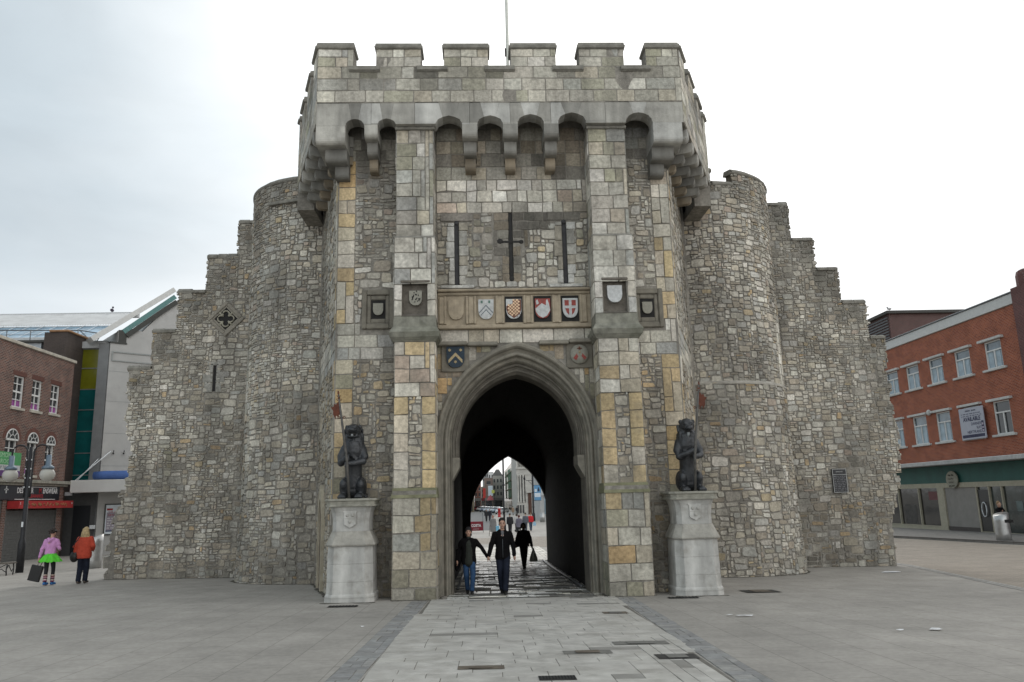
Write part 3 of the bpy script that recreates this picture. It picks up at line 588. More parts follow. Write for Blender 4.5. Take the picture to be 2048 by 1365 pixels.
# ---- arch surround
def sweep(mb,prof,zb,zs=3.0,n=20):
    loops=[]
    for hw,za,Y in prof:
        p=archpts(ARCX,hw,zs,za,n); loops.append([(p[0][0],Y,zb)]+[(x,Y,z) for x,z in p]+[(p[-1][0],Y,zb)])
    m_=len(loops[0])
    for a,b in zip(loops,loops[1:]): mb.add(list(a)+list(b),[(i,i+1,m_+i+1,m_+i) for i in range(m_-1)],False)
ab=MB()
sweep(ab,[(1.985,5.465,18.82),(1.985,5.465,18.70),(1.95,5.42,18.66),(1.90,5.36,18.67),(1.87,5.32,18.72),(1.865,5.31,18.80),(1.82,5.25,18.84),(1.79,5.21,18.80),(1.76,5.17,18.78),(1.73,5.14,18.80),(1.71,5.12,18.88),(1.705,5.11,18.93),(1.67,5.06,18.95),(1.64,5.03,18.92),(1.62,5.00,19.0),(1.61,4.99,19.14)],-.75)
ab2=MB()
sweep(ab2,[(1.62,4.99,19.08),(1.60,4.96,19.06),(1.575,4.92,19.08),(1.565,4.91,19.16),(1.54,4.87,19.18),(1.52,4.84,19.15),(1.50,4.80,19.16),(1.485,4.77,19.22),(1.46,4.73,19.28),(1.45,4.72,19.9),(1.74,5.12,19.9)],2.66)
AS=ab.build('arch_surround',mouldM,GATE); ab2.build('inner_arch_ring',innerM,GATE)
# inner jambs below the corbels and the corbels themselves
for s in (-1,1):
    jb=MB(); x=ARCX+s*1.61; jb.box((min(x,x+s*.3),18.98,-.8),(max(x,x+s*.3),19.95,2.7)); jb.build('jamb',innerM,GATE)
for s in (-1,1):
    cb=MB(); pts=[(1.62,2.68),(1.44,2.68),(1.44,2.45),(1.50,2.33),(1.56,2.22),(1.62,2.12)]
    cb.prism([(ARCX+s*a,b) for a,b in pts],.88,basis((0,19.93,0),(1,0,0),(0,0,1),(0,-1,0))); cb.build('corbel',mouldM,GATE)
# ---- passage
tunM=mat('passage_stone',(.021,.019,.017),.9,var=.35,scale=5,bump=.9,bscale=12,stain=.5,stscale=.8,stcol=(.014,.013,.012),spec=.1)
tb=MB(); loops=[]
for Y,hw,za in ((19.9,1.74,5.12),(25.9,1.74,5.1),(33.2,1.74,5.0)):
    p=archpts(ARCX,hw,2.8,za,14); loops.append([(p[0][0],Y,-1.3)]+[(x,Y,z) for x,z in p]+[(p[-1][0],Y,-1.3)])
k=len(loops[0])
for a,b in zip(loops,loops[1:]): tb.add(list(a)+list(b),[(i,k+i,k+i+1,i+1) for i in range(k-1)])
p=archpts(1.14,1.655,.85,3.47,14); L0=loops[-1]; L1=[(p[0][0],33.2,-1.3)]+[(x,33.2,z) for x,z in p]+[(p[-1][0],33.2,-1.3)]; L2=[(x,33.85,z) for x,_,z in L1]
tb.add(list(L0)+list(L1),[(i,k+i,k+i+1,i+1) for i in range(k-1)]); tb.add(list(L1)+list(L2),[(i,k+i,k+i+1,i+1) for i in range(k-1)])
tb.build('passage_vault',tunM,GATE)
for s in (-1,1):
    tb=MB(); x=ARCX+s*1.55
    tb.tube([(x,y,gz(x,y)+.05) for y in (20.2,24,28,33)],.035,6)
    tb.build('passage_rail',pm('dull_iron',(.16,.16,.16),.5,.6),GATE)
# ---- body behind
hb=MB(); hb.box((-4.85,23.2,-1.3),(-.9,33.84,11.2)); hb.box((2.75,23.2,-1.3),(6.55,33.84,11.2)); hb.box((-.9,23.2,5.3),(2.75,33.84,11.2))
for a,b in zip(L1,L1[1:]):
    if a[2]>.8 or b[2]>.8: hb.add([(a[0],33.84,a[2]),(b[0],33.84,b[2]),(b[0],33.84,5.3),(a[0],33.84,5.3)],[(0,1,2,3)])
hb.box((-.9,33.3,-1.3),(p[0][0],33.84,5.3)); hb.box((-3.9,18.9,11.4),(5.1,27.4,11.6))
hb.build('rear_wall',mortM,GATE)
# ---- buttresses
def buttress(x0,x1,seed,tier):
    rng=np.random.default_rng(seed); s=Stones(); b=MB(); xm=(x0+x1)/2
    zones=[ # z0,z1,xa,xb,Yf,mix,cv
      (-.6,1.75,x0-.0,x1+.0,17.90,dict(pale=2,yellow=2.2,warm=3,grey=1.6,cool=1,olive=1,ochre=.4),.39),
      (1.95,4.05,x0+.01,x1-.01,18.0,None,.40),
      (4.05,5.36,x0+.02,x1-.02,18.0,dict(pale=4,warm=2,light=1,pink=1,yellow=.5),.33),
      (5.98,7.95,x0-.0,x1+.0,18.02,dict(light=3,pale=2,cool=1.6),.38),
      (7.95,10.82,x0+.03,x1-.04,18.12,dict(pale=2,olive=1.8,warm=1.6,cool=2,light=1.3,grey=2,brown=.5),.37)]
    for zi,(za,zb,xa,xb,Yf,mix,cv) in enumerate(zones):
        mpf=flat_map(Yf)
        NX0,NX1=(x0+.19,x1-.16) if tier=='L' else (x0+.21,x1-.22)
        ins=None
        if zi==3: ins=lambda u,v:~((u>NX0)&(u<NX1)&(v<6.82))
        if mix is None:
            qm=dict(yellow=4.5,warm=1.6,ochre=.6,pale=.8)
            ashlar(s,rng,xa,xa+.34,za,zb,mpf,None,cu=.17,cv=cv,sizes=((2,1,3),),mix=qm,rugged=True,h=.035)
            ashlar(s,rng,xb-.32,xb,za,zb,mpf,None,cu=.16,cv=cv,sizes=((2,1,3),),mix=qm,rugged=True,h=.035)
            rubble(s,rng,xa+.34,xb-.32,za,zb,mpf,None,cu=.09,cv=.09,mix=lowmix)
        else: ashlar(s,rng,xa,xb,za,zb,mpf,ins,cu=.12 if zi<3 else .097,cv=cv,sizes=((3,1,2),(4,1,3),(2,1,1),(5,1,1)) if zi<3 else ((3,1,1),(4,1,2),(5,1,3),(6,1,2)),mix=mix,rugged=True,h=.03,gap=.008,blots=[(xm,1.6,1,.25,.3),(xm,9,.3,.5,.35),(xm,-.4,1,.2,.2)])
        if tier=='R' and zi==4:
            pass
        for sx,sg in ((xa,-1),(xb,1)):
            mps=plane_map((sx,Yf,0),(0,1,0),(sg,0,0)); ashlar(s,rng,.0,.86-(Yf-18.0),za,zb,mps,None,cu=.13,cv=cv,mix=mix or dict(warm=3,pale=2,grey=2,yellow=.8),rugged=True,h=.012)
        if zi==3: b.box((xa,Yf+.22,za-.02),(xb,Yw+.02,zb)); b.box((xa,Yf,6.82),(xb,Yf+.3,zb)); b.box((xa,Yf,za-.02),(NX0,Yf+.3,6.9)); b.box((NX1,Yf,za-.02),(xb,Yf+.3,6.9))
        else: b.box((xa,Yf,za-.02),(xb,Yw+.02,zb+.15 if zi!=1 else zb))
    bt=s.build('buttress',[ashM,mortM],GATE,b)
    c=MB(); P=lambda z0,y0,e0,z1,y1,e1,c_=c: c_.rings([[(x0-e0,y0,z0),(x1+e0,y0,z0),(x1+e0,Yw-.02,z0),(x0-e0,Yw-.02,z0)],[(x0-e1,y1,z1),(x1+e1,y1,z1),(x1+e1,Yw-.02,z1),(x0-e1,Yw-.02,z1)]],True,False)
    P(1.74,17.86,.03,1.97,17.985,0.0)
    c.build('weathering_course',pm('mossy_weathering',(.17,.165,.10),.92,var=.35,scale=4,bump=.6,stain=.5,stcol=(.09,.09,.05)),bt)
    c=MB(); P2=lambda *a:P(*a,c_=c)
    P2(5.36,17.98,.005,5.40,17.95,.03); P2(5.402,17.94,.04,5.45,17.90,.07); P2(5.452,17.89,.08,5.57,17.84,.11); P2(5.572,17.85,.10,5.72,17.97,.02); P2(5.722,17.975,.015,5.98,18.0,.0)
    c.build('string_moulding',pm('mossy_moulding',(.20,.195,.16),.92,var=.35,scale=5,bump=.6,stain=.6,stcol=(.09,.095,.06)),bt)
    c=MB(); P2(7.93,18.0,.01,8.02,18.1,-.02); c.build('offset_course',copeM,bt)
    c=MB(); c.bbox((x0-.0,18.03,10.80),(x1+.0,Yw,10.88),.015); c.build('cap_moulding',copeM,bt)
    # niche with shield
    n_=MB(); n_.box((NX0,18.16,6.0),(NX1,18.2,6.85)); n_.bbox((NX0-.03,17.97,6.80),(NX1+.03,18.1,6.86),.012); 
    n_.add([(NX0-.02,17.98,5.98),(NX1+.02,17.98,5.98),(NX1+.02,18.17,6.08),(NX0-.02,18.17,6.08)],[(0,1,2,3)])
    ni=n_.build('niche',pm('niche_stone',(.13,.115,.095),.92,var=.3,scale=7,bump=.8),bt)
    return bt,ni,(NX0+NX1)/2
def shield_poly(cx,cz,w,h):
    a=[(cx-w/2,cz+h/2),(cx-w/2,cz-h*.02)]
    a+=[(cx-w/2*math.cos(t)**.8,cz-h*.02-(h*.48)*math.sin(t)) for t in [math.pi/2*i/6 for i in range(1,6)]]
    a+=[(cx,cz-h/2)]
    return a+[(2*cx-x,z) for x,z in a[-2::-1]]
def xzM(Y): return basis((0,Y,0),(1,0,0),(0,0,1),(0,-1,0))
def shield(cx,cz,w,h,Y,m,parent,th=.05,name='shield',label=None):
    b=MB(); b.prism([(x,z) for x,z in shield_poly(cx,cz,w,h)][::-1],th,xzM(Y)); return b.build(name,m,parent,label=label)
def pl(poly,Y,th,m,parent,name='charge'):
    if len(poly)>4:
        b=MB()
        for q in poly: b.prism(q,th,xzM(Y))
        return b.build('lattice',m,parent)
    for q in poly: b=MB(); b.prism(q,th,xzM(Y)); b.build(name,m,parent)
white=pm('shield_white',(.45,.455,.445),.8,var=.2,scale=14,stain=.4,stscale=5,stcol=(.25,.24,.21)); red=pm('shield_red',(.25,.055,.045),.8,var=.35,scale=14,stain=.4,stscale=5,stcol=(.2,.12,.1)); navy=pm('shield_navy',(.018,.032,.048),.7,var=.3,scale=20)
gold=pm('shield_gold',(.36,.28,.15),.55,var=.3,scale=25); gilt=pm('gilt',(.60,.42,.27),.4,.3,var=.3,scale=30); brz=pm('shield_brown',(.13,.05,.03),.7); buff=pm('buff_stone',(.33,.275,.20),.9,var=.2,scale=6,bump=.5,stain=.5,stscale=2,stcol=(.15,.13,.10)); gsh=pm('grey_shield',(.25,.24,.20),.9,var=.15,scale=15,bump=.4); slate=pm('charge_slate',(.10,.12,.14),.8)
BL,NL,xl=buttress(-2.03,-1.04,31,'L'); BR,NR,xr=buttress(2.79,3.80,32,'R')
shield(xl,6.44,.30,.36,18.15,gsh,NL,.09,label='weathered grey shield with carved rim'); shield(xr,6.47,.36,.42,18.15,white,NR,.10,label='plain pale shield')
rr_=random.Random(4); b=MB()
for k in range(22): a=rr_.uniform(0,6.28); q_=rr_.uniform(.04,.13); b.ell((xl+q_*math.cos(a),18.055,6.47+q_*math.sin(a)*1.1),(.012,.01,.02),6)
b.build('carving',darkvoid,NL)
for px_,pz_,lb in ((-2.5,6.35,'square recessed panel with small shield left of arch'),(4.22,6.28,'square recessed panel with small shield right of arch')):
    b=MB(); bo=lambda a0,a1,b0,b1,y0:b.bbox((px_+a0,y0,pz_+b0),(px_+a1,Yw+.02,pz_+b1),.02)
    bo(-.40,-.28,-.5,.5,18.72);bo(.28,.40,-.5,.5,18.72);bo(-.28,.28,.36,.5,18.72);bo(-.28,.28,-.5,-.36,18.72)
    bo(-.28,-.18,-.36,.36,18.76);bo(.18,.28,-.36,.36,18.76);bo(-.18,.18,.24,.36,18.76);bo(-.18,.18,-.36,-.24,18.76)
    pn=b.build('shield_panel',pm('panel_stone',(.17,.155,.125),.92,var=.25,scale=5,bump=.6,stain=.4),GATE,label=lb)
    b=MB(); b.box((px_-.18,18.79,pz_-.24),(px_+.18,18.81,pz_+.24)); b.build('recess',darkvoid,pn)
    shield(px_,pz_,.25,.30,18.785,gsh,pn,.05)
# painted shield band between the buttresses
b=MB(); b.bbox((-1.03,18.66,5.80),(2.79,18.82,5.90),.02); b.bbox((-1.03,18.60,6.74),(2.79,18.82,6.80),.02); b.bbox((-1.03,18.68,6.66),(2.79,18.82,6.74),.02); b.box((-1.03,18.74,5.9),(2.79,18.82,6.66))
bandx=[-.57,.17,.86,1.58,2.27]
for i,xx in enumerate(bandx):
    for s in (-1,1):
        b.bbox((xx+s*.27-.03,18.68,5.92),(xx+s*.27+.03,18.76,6.64),.012)
for xx in [-.93,-.2,.51,1.22,1.92,2.62]: b.bbox((xx-.07,18.69,5.93),(xx+.07,18.76,6.62),.02)
BAND=b.build('shield_band',buff,GATE)
sp=[]
for i,xx in enumerate(bandx):
    if i in (2,3,4):
        q=MB(); q.box((xx-.22,18.728,5.96),(xx+.22,18.742,6.62)); q.build('recess',darkvoid,BAND)
    sp.append(shield(xx,6.29,.38,.50,18.735,[buff,white,white,red,white][i],BAND,.055,label=['blank buff stone shield','white shield with two dark chevrons','white shield with gilt lattice','red and white shield','red shield with white cross'][i]))
Yf=18.68
x=bandx[1]
def chev(x,z,w,h,t): return [[(x-w,z-h),(x,z),(x,z-t),(x-w,z-h-t)][::-1],[(x,z),(x+w,z-h),(x+w,z-h-t),(x,z-t)][::-1]]
pl(chev(x,6.40,.17,.19,.026)+chev(x,6.29,.13,.145,.026),Yf,.006,slate,sp[1])
pl([[(x+dx,6.44+dz),(x+dx+.05,6.44+dz),(x+dx+.05,6.48+dz),(x+dx,6.48+dz)] for dx in (-.13,.06) for dz in (0,.03)],Yf,.005,pm('charge_green',(.12,.2,.16),.8),sp[1])
x=bandx[2]; G_=[]
for i in range(-3,4):
    for j in range(-4,4):
        cx_,cz_=x+(i-j)*.042+.04,6.30+(i+j)*.042
        if abs(cx_-x)<.165 and 6.09+abs(cx_-x)*.8<cz_<6.52 and not (cx_<x-.03 and cz_>6.42): G_.append([(cx_-.031,cz_),(cx_,cz_-.031),(cx_+.031,cz_),(cx_,cz_+.031)])
pl([[(x-.185,6.36),(x-.185,6.28),(x-.15,6.16),(x,6.05),(x+.15,6.16),(x+.185,6.28),(x+.185,6.53),(x-.02,6.53),(x-.03,6.42),(x-.1,6.40)][::-1]],18.681,.004,brz,sp[2]); pl(G_,Yf-.004,.008,gilt,sp[2]); pl([[(x-.16,6.36),(x-.15,6.345),(x+.17,6.12+.0),(x+.16,6.14)][::-1],[(x-.16,6.24),(x-.15,6.225),(x+.1,6.08),(x+.09,6.10)][::-1]],Yf,.012,brz,sp[2])
x=bandx[3]; pl([[(x-.185,6.28),(x-.02,6.42),(x+.08,6.36),(x+.09,6.50),(x+.12,6.52),(x+.16,6.40),(x+.185,6.24),(x+.1,6.1),(x,6.045),(x-.1,6.1),(x-.17,6.2)][::-1],[(x-.15,6.38),(x-.09,6.42),(x-.13,6.52),(x-.17,6.48)][::-1]],Yf,.008,white,sp[3])
x=bandx[4]; pl([[(x-.14,6.35),(x-.035,6.35),(x-.035,6.49),(x-.14,6.49)],[(x+.035,6.35),(x+.14,6.35),(x+.14,6.49),(x+.035,6.49)],[(x-.13,6.28),(x-.09,6.17),(x-.035,6.11),(x-.035,6.28)],[(x+.035,6.28),(x+.035,6.11),(x+.09,6.17),(x+.13,6.28)]],Yf,.006,red,sp[4])
# spandrel shields
b=MB(); b.bbox((-.95,18.74,4.74),(-.27,18.82,5.40),.02); b.build('spandrel_block',pm('panel_stone'),GATE); b=MB(); b.bbox((2.13,18.74,4.78),(2.79,18.82,5.42),.02); b.build('spandrel_block',pm('panel_stone'),GATE)
s1=shield(-.60,5.10,.44,.52,18.745,navy,GATE,.06,label='navy shield with gold chevron'); pl(chev(-.60,5.21,.17,.18,.085),18.685,.008,gold,s1)
fl=[]
for cx_,cz_ in ((-.74,5.27),(-.47,5.27),(-.60,4.98)):
    fl.append([(cx_+.045*math.cos(t)*(1 if k%2 else .5),cz_+.045*math.sin(t)*(1 if k%2 else .5)) for k,t in enumerate([math.pi*2*i/12 for i in range(12)])])
pl(fl,18.685,.012,gold,s1)
b=MB(); b.lathe((0,0,0),[(.02,0),(.2,0),(.23,.02),(.22,.06),(.1,.085),(.01,.09)],20); b.v=[(2.45+x_,18.745-z_,5.12+y_*1.08) for x_,y_,z_ in b.v]
s2=b.build('shield',gsh,GATE,label='round pale shield with red chevron'); pl([[(2.29,5.02),(2.36,4.96),(2.46,5.13),(2.44,5.20)],[(2.46,5.20),(2.46,5.11),(2.56,4.97),(2.62,5.02)][::-1]],18.668,.01,red,s2); q=MB(); q.ell((2.45,18.65,5.16),(.025,.015,.025),8); q.build('charge',gold,s2)
q=MB(); q.box((2.43,18.64,5.22),(2.47,18.66,5.30)); q.box((2.39,18.64,5.245),(2.51,18.66,5.265)); q.build('charge',brz,s2)
# hood course above the arch
b=MB()
for xa,xb,zz in ((-1.03,-.3,5.44),(2.2,2.79,5.46),(-.3,.45,5.42),(1.45,2.2,5.43)): b.bbox((xa,18.60,zz-.06),(xb-.01,18.82,zz+.04),.02)
b.build('hood_course',mouldM,GATE)
# ---------------------------------------------------------------- parapet, battlements, machicolation
Yp=17.90
rng=np.random.default_rng(77)
PM=dict(grey=3,pale=3,olive=1.2,warm=1.0,light=.7,cool=1.2)
def para_face(s,b,mp_,L_,rng,bl):
    ashlar(s,rng,0,L_,11.46,12.44,mp_,None,cu=.15,cv=.33,sizes=((3,1,3),(4,1,3),(5,1,1),(2,1,1)),mix=PM,flat=.6,rugged=True,h=.012,gap=.006,blots=bl)
def merlon(mp_,a,b_,rng,th,frame):
    s=Stones(); ashlar(s,rng,a,b_,12.44,12.98,mp_,None,cu=.15,cv=.27,sizes=((2,1,2),(3,1,2),(4,1,1)),mix=dict(PM,light=2),flat=.75,rugged=True,h=.012,gap=.006)
    mb=MB()
    M_=frame
    mb.box((a+.005,.0,12.42),(b_-.005,th,13.0),M_)
    o=s.build('merlon',[ashM,mortM],GATE,mb)
    c=MB()
    def ring(z,e,y0,y1): return [M_@Vector(p) for p in ((a-e,y0,z),(b_+e,y0,z),(b_+e,y1,z),(a-e,y1,z))]
    e_=rng.uniform(-.012,.012,6); rs=[ring(12.92,.0,-.02,th),ring(12.945,.03,-.06,th+.04),ring(13.0+e_[0],.042,-.07,th+.05),ring(13.005+e_[0],.022,-.045,th+.03),ring(13.09+e_[1],.012,-.03,th-.02),ring(13.14+e_[2],-.02,.06,th-.12)]
    c.rings(rs,True,False); c.build('coping',copeM,o)
# front
fr_=Matrix.Translation((0,Yp,0)); s=Stones(); b=MB(); mpF=flat_map(Yp)
PX0,PX1=-3.96,5.25
ashlar(s,rng,PX0,PX1,11.46,12.44,mpF,None,cu=.15,cv=.33,sizes=((3,1,3),(4,1,3),(5,1,1),(2,1,1)),mix=PM,flat=.6,rugged=True,h=.012,gap=.006,blots=[(-2.6,12.2,.7,.4,.6),(-1.0,12.3,.7,.3,.6),(.6,12.3,.6,.3,.55),(2.4,12.3,.5,.25,.4),(4,12.3,.8,.25,.45),(-1.2,11.9,.3,.5,.45),(3,11.8,.6,.2,.3)])
b.box((PX0+.01,Yp,11.44),(PX1-.01,Yp+.55,12.43))
s.build('parapet',[ashM,mortM],GATE,b)
MERL=[(-3.96,-3.06),(-2.50,-1.36),(-.79,.345),(.91,2.07),(2.66,3.82),(4.38,5.22)]
for a,c in MERL: merlon(mpF,a,c,rng,.5,fr_)
for (a,c),(d,e) in zip(MERL,MERL[1:]):
    q=MB(); q.rings([[(c-.10,Yp-.02,12.29),(d+.10,Yp-.02,12.29),(d+.10,Yp+.5,12.29),(c-.10,Yp+.5,12.29)],[(c-.10,Yp-.075,12.33),(d+.10,Yp-.075,12.33),(d+.10,Yp+.55,12.33),(c-.10,Yp+.55,12.33)],[(c-.10,Yp-.075,12.43),(d+.10,Yp-.075,12.43),(d+.10,Yp+.55,12.43),(c-.10,Yp+.55,12.43)],[(c+.01,Yp+.12,12.53),(d-.01,Yp+.12,12.53),(d-.01,Yp+.45,12.53),(c+.01,Yp+.45,12.53)]],True,False)
    q.build('crenel_sill',copeM,GATE)
# arcade of openings between the corbels
OPEN=[(-3.24,-2.77,10.62,11.02),(-2.44,-2.0,10.2,11.03),(-1.0,-.35,10.2,11.10),(.04,.67,10.2,11.10),(1.05,1.70,10.2,11.13),(2.07,2.76,10.2,11.17),(3.77,4.46,10.55,11.16)]
s=MB(); Z0,Z1=10.90,11.455; y0,y1=Yp,Yp+.42
lightM=pm('arcade_stone',(1,1,1),.88,var=.13,scale=4,bump=.35,bscale=24,attr=True,stain=.6,stscale=1.8,stcol=(.17,.16,.14),streak=.3)
rnd=random.Random(8)
def tone(): 
    k=rnd.choice(['light','pale','light','grey','pale']); t_=rnd.uniform(.75,.98); return tuple(v*t_*1.05 for v in PAL[k])
edges=[]; 
for i,(a,c,zb,za) in enumerate(OPEN):
    mid=(a+c)/2; hw=(c-a)/2
    zs=za-hw*.62 if i not in (0,6) else za-hw*.8
    pts=[(a,zs),(a+hw*.16,zs+(za-zs)*.48),(a+hw*.52,zs+(za-zs)*.80),(mid,za),(c-hw*.52,zs+(za-zs)*.80),(c-hw*.16,zs+(za-zs)*.48),(c,zs)]
    if i in (0,6): pts=[(mid-hw*math.cos(t_),zs+(za-zs)*math.sin(t_)) for t_ in [math.pi*k/8 for k in range(9)]]
    xl_=(OPEN[i-1][1]+a)/2 if i else PX0; xr_=(c+OPEN[i+1][0])/2 if i<6 else PX1
    if i==2: xl_=-1.52
    if i==1: xr_=-1.52
    if i==5: xr_=3.27
    if i==6: xl_=3.27
    n=len(pts); k1=n//3; k2=n-1-k1
    groups=[([(xl_+.004,pts[0][1])]+pts[:k1+1]+[(pts[k1][0]-hw*.3,Z1),(xl_+.004,Z1)]),
            (pts[k1:k2+1]+[(pts[k2][0]+hw*.3-.006,Z1),(pts[k1][0]-hw*.3+.006,Z1)]),
            (pts[k2:]+[(xr_-.004,pts[-1][1]),(xr_-.004,Z1),(pts[k2][0]+hw*.3,Z1)])]
    for gi,g_ in enumerate(groups):
        s.col=tone(); 
        cx_=sum(p[0] for p in g_)/len(g_); gg=[(x,z) for x,z in g_]
        s.prism(gg[::-1] if False else gg,y1-y0-.0015*gi,basis((0,y1,0),(1,0,0),(0,0,1),(0,-1,0)))
    # piers down to the corbel line
    for side_,(p0,p1) in enumerate(((xl_,a),(c,xr_))):
        s.col=tone()
        if p1-p0<.05 or (i==0 and side_==0) or (i==6 and side_==1): continue
        if (i==1 and side_==1) or (i==2 and side_==0): zb2=10.88
        elif (i==5 and side_==1) or (i==6 and side_==0): zb2=10.88
        else: zb2=10.868
        s.box((p0+.003,y0+.003,zb2),(p1-.003,y1,zs+.002 if zs>zb2 else zb2+.01))
    # chamfered hood line around each opening
s.build('machicolation',lightM,GATE)
def corbel(x0,x1,o,xd,nd_,top=10.87,first=.36,scale=1,dep=.28,h2=.33,h3=.64):
    """three-step corbel, o=(x,y) on the parapet face, xd along it, nd outward"""
    m_=basis((o[0],o[1],0),(nd_[0],nd_[1],0),(0,0,1),(xd[0],xd[1],0)); 
    cb=MB(); w_=x1-x0
    def step(f0,zt,zb,ins,c):
        cb.col=c; r_=.13; pts=[(-1.0,zt),(f0,zt),(f0,zb+r_)]+[(f0-r_+r_*math.cos(t_),zb+r_-r_*math.sin(t_)) for t_ in (.4,.8,1.2,1.57)]+[(-1.0,zb)]
        mm=m_@Matrix.Translation((0,0,x0+ins)); cb.prism(pts,w_-2*ins,mm)
    step(0.0,top,top-first,.004,tone()); 
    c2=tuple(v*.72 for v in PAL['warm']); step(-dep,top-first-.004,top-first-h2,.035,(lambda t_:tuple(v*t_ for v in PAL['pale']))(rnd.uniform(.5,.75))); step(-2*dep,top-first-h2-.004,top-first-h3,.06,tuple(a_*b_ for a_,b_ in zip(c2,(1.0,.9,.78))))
    return cb.build('corbel',lightM,GATE)
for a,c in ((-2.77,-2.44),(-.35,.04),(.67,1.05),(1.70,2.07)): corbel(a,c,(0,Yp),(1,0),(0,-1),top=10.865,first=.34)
# massive corner corbels
for sx,xa,xb in ((-1,-3.96,-3.24),(1,4.46,5.2)):
    cb=MB()
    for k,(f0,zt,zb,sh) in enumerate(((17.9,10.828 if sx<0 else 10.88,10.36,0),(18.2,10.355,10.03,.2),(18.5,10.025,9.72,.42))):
        cb.col=tone() if k==0 else tuple(v*(.72-.1*k) for v in PAL['grey']); a_,b_=(xa+sh*.9,xb+ .0) if sx<0 else (xa,xb-sh*.9)  # lower tiers coloured darker to paint the shade under the corner block
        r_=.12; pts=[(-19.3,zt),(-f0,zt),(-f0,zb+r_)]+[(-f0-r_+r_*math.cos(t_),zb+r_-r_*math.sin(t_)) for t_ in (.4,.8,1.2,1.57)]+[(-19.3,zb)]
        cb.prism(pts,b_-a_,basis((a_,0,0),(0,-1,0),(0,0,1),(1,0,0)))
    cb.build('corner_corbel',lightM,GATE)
b=MB(); b.box((-3.9,17.95,11.38),(5.15,18.85,11.44)); b.build('parapet_floor',mortM,GATE)
# canted sides of the parapet
for A,B in (((-3.96,17.9),(-5.33,21.9)),((5.25,17.9),(7.07,21.9))):
    A=np.array(A);B=np.array(B);L_=np.linalg.norm(B-A);d=(B-A)/L_; nr=np.array([d[1],-d[0]])
    if (nr[0]<0)!=(A[0]<0): nr=-nr
    mp_=plane_map((A[0],A[1],0),(d[0],d[1],0),(nr[0],nr[1],0)); F_=basis((A[0],A[1],0),(d[0],d[1],0),(-nr[0],-nr[1],0),(0,0,1))
    s=Stones(); b=MB(); ashlar(s,rng,0,L_,10.9,12.44,mp_,None,cu=.16,cv=.31,sizes=((3,1,3),(4,1,2),(2,1,2)),mix=dict(PM,cool=2,light=2),rugged=True,h=.014,blots=[(2,12.2,1.5,.4,.4)])
    b.box((0,0,10.88),(L_,.5,12.43),F_); s.build('parapet',[ashM,mortM],GATE,b)
    for a,c in ((.02,.75),(1.35,2.2),(2.8,3.55),(4.0,L_)): merlon(mp_,a,c,rng,.45,F_)
    for k in range(5):
        t_=.55+k*.82; corbel(t_-.15,t_+.15,A,d,nr,top=10.88,first=.28,dep=.25,h2=.24,h3=.46)
    # return wall further back
    s=Stones(); b=MB(); sg=-1 if A[0]<0 else 1
    mp_=plane_map((B[0],B[1],0),(0,1,0),(sg,0,0)); ashlar(s,rng,0,5.4,10.9,13.0,mp_,None,cu=.16,cv=.31,mix=PM,flat=.6,rugged=True,h=.014)
    b.box((min(B[0],B[0]-sg*.5),B[1]+.01,10.2),(max(B[0],B[0]-sg*.5),B[1]+5.4,12.99)); s.build('return_wall',[ashM,mortM],GATE,b)
    q=MB()
    for k in range(4): q.col=PAL['grey']; q.box((min(B[0]-sg*.04,B[0]-sg*.5),B[1]+.2+k*.85,10.45),(max(B[0]-sg*.04,B[0]-sg*.5),B[1]+.55+k*.85,10.95))
    q.build('side_corbels',lightM,GATE)
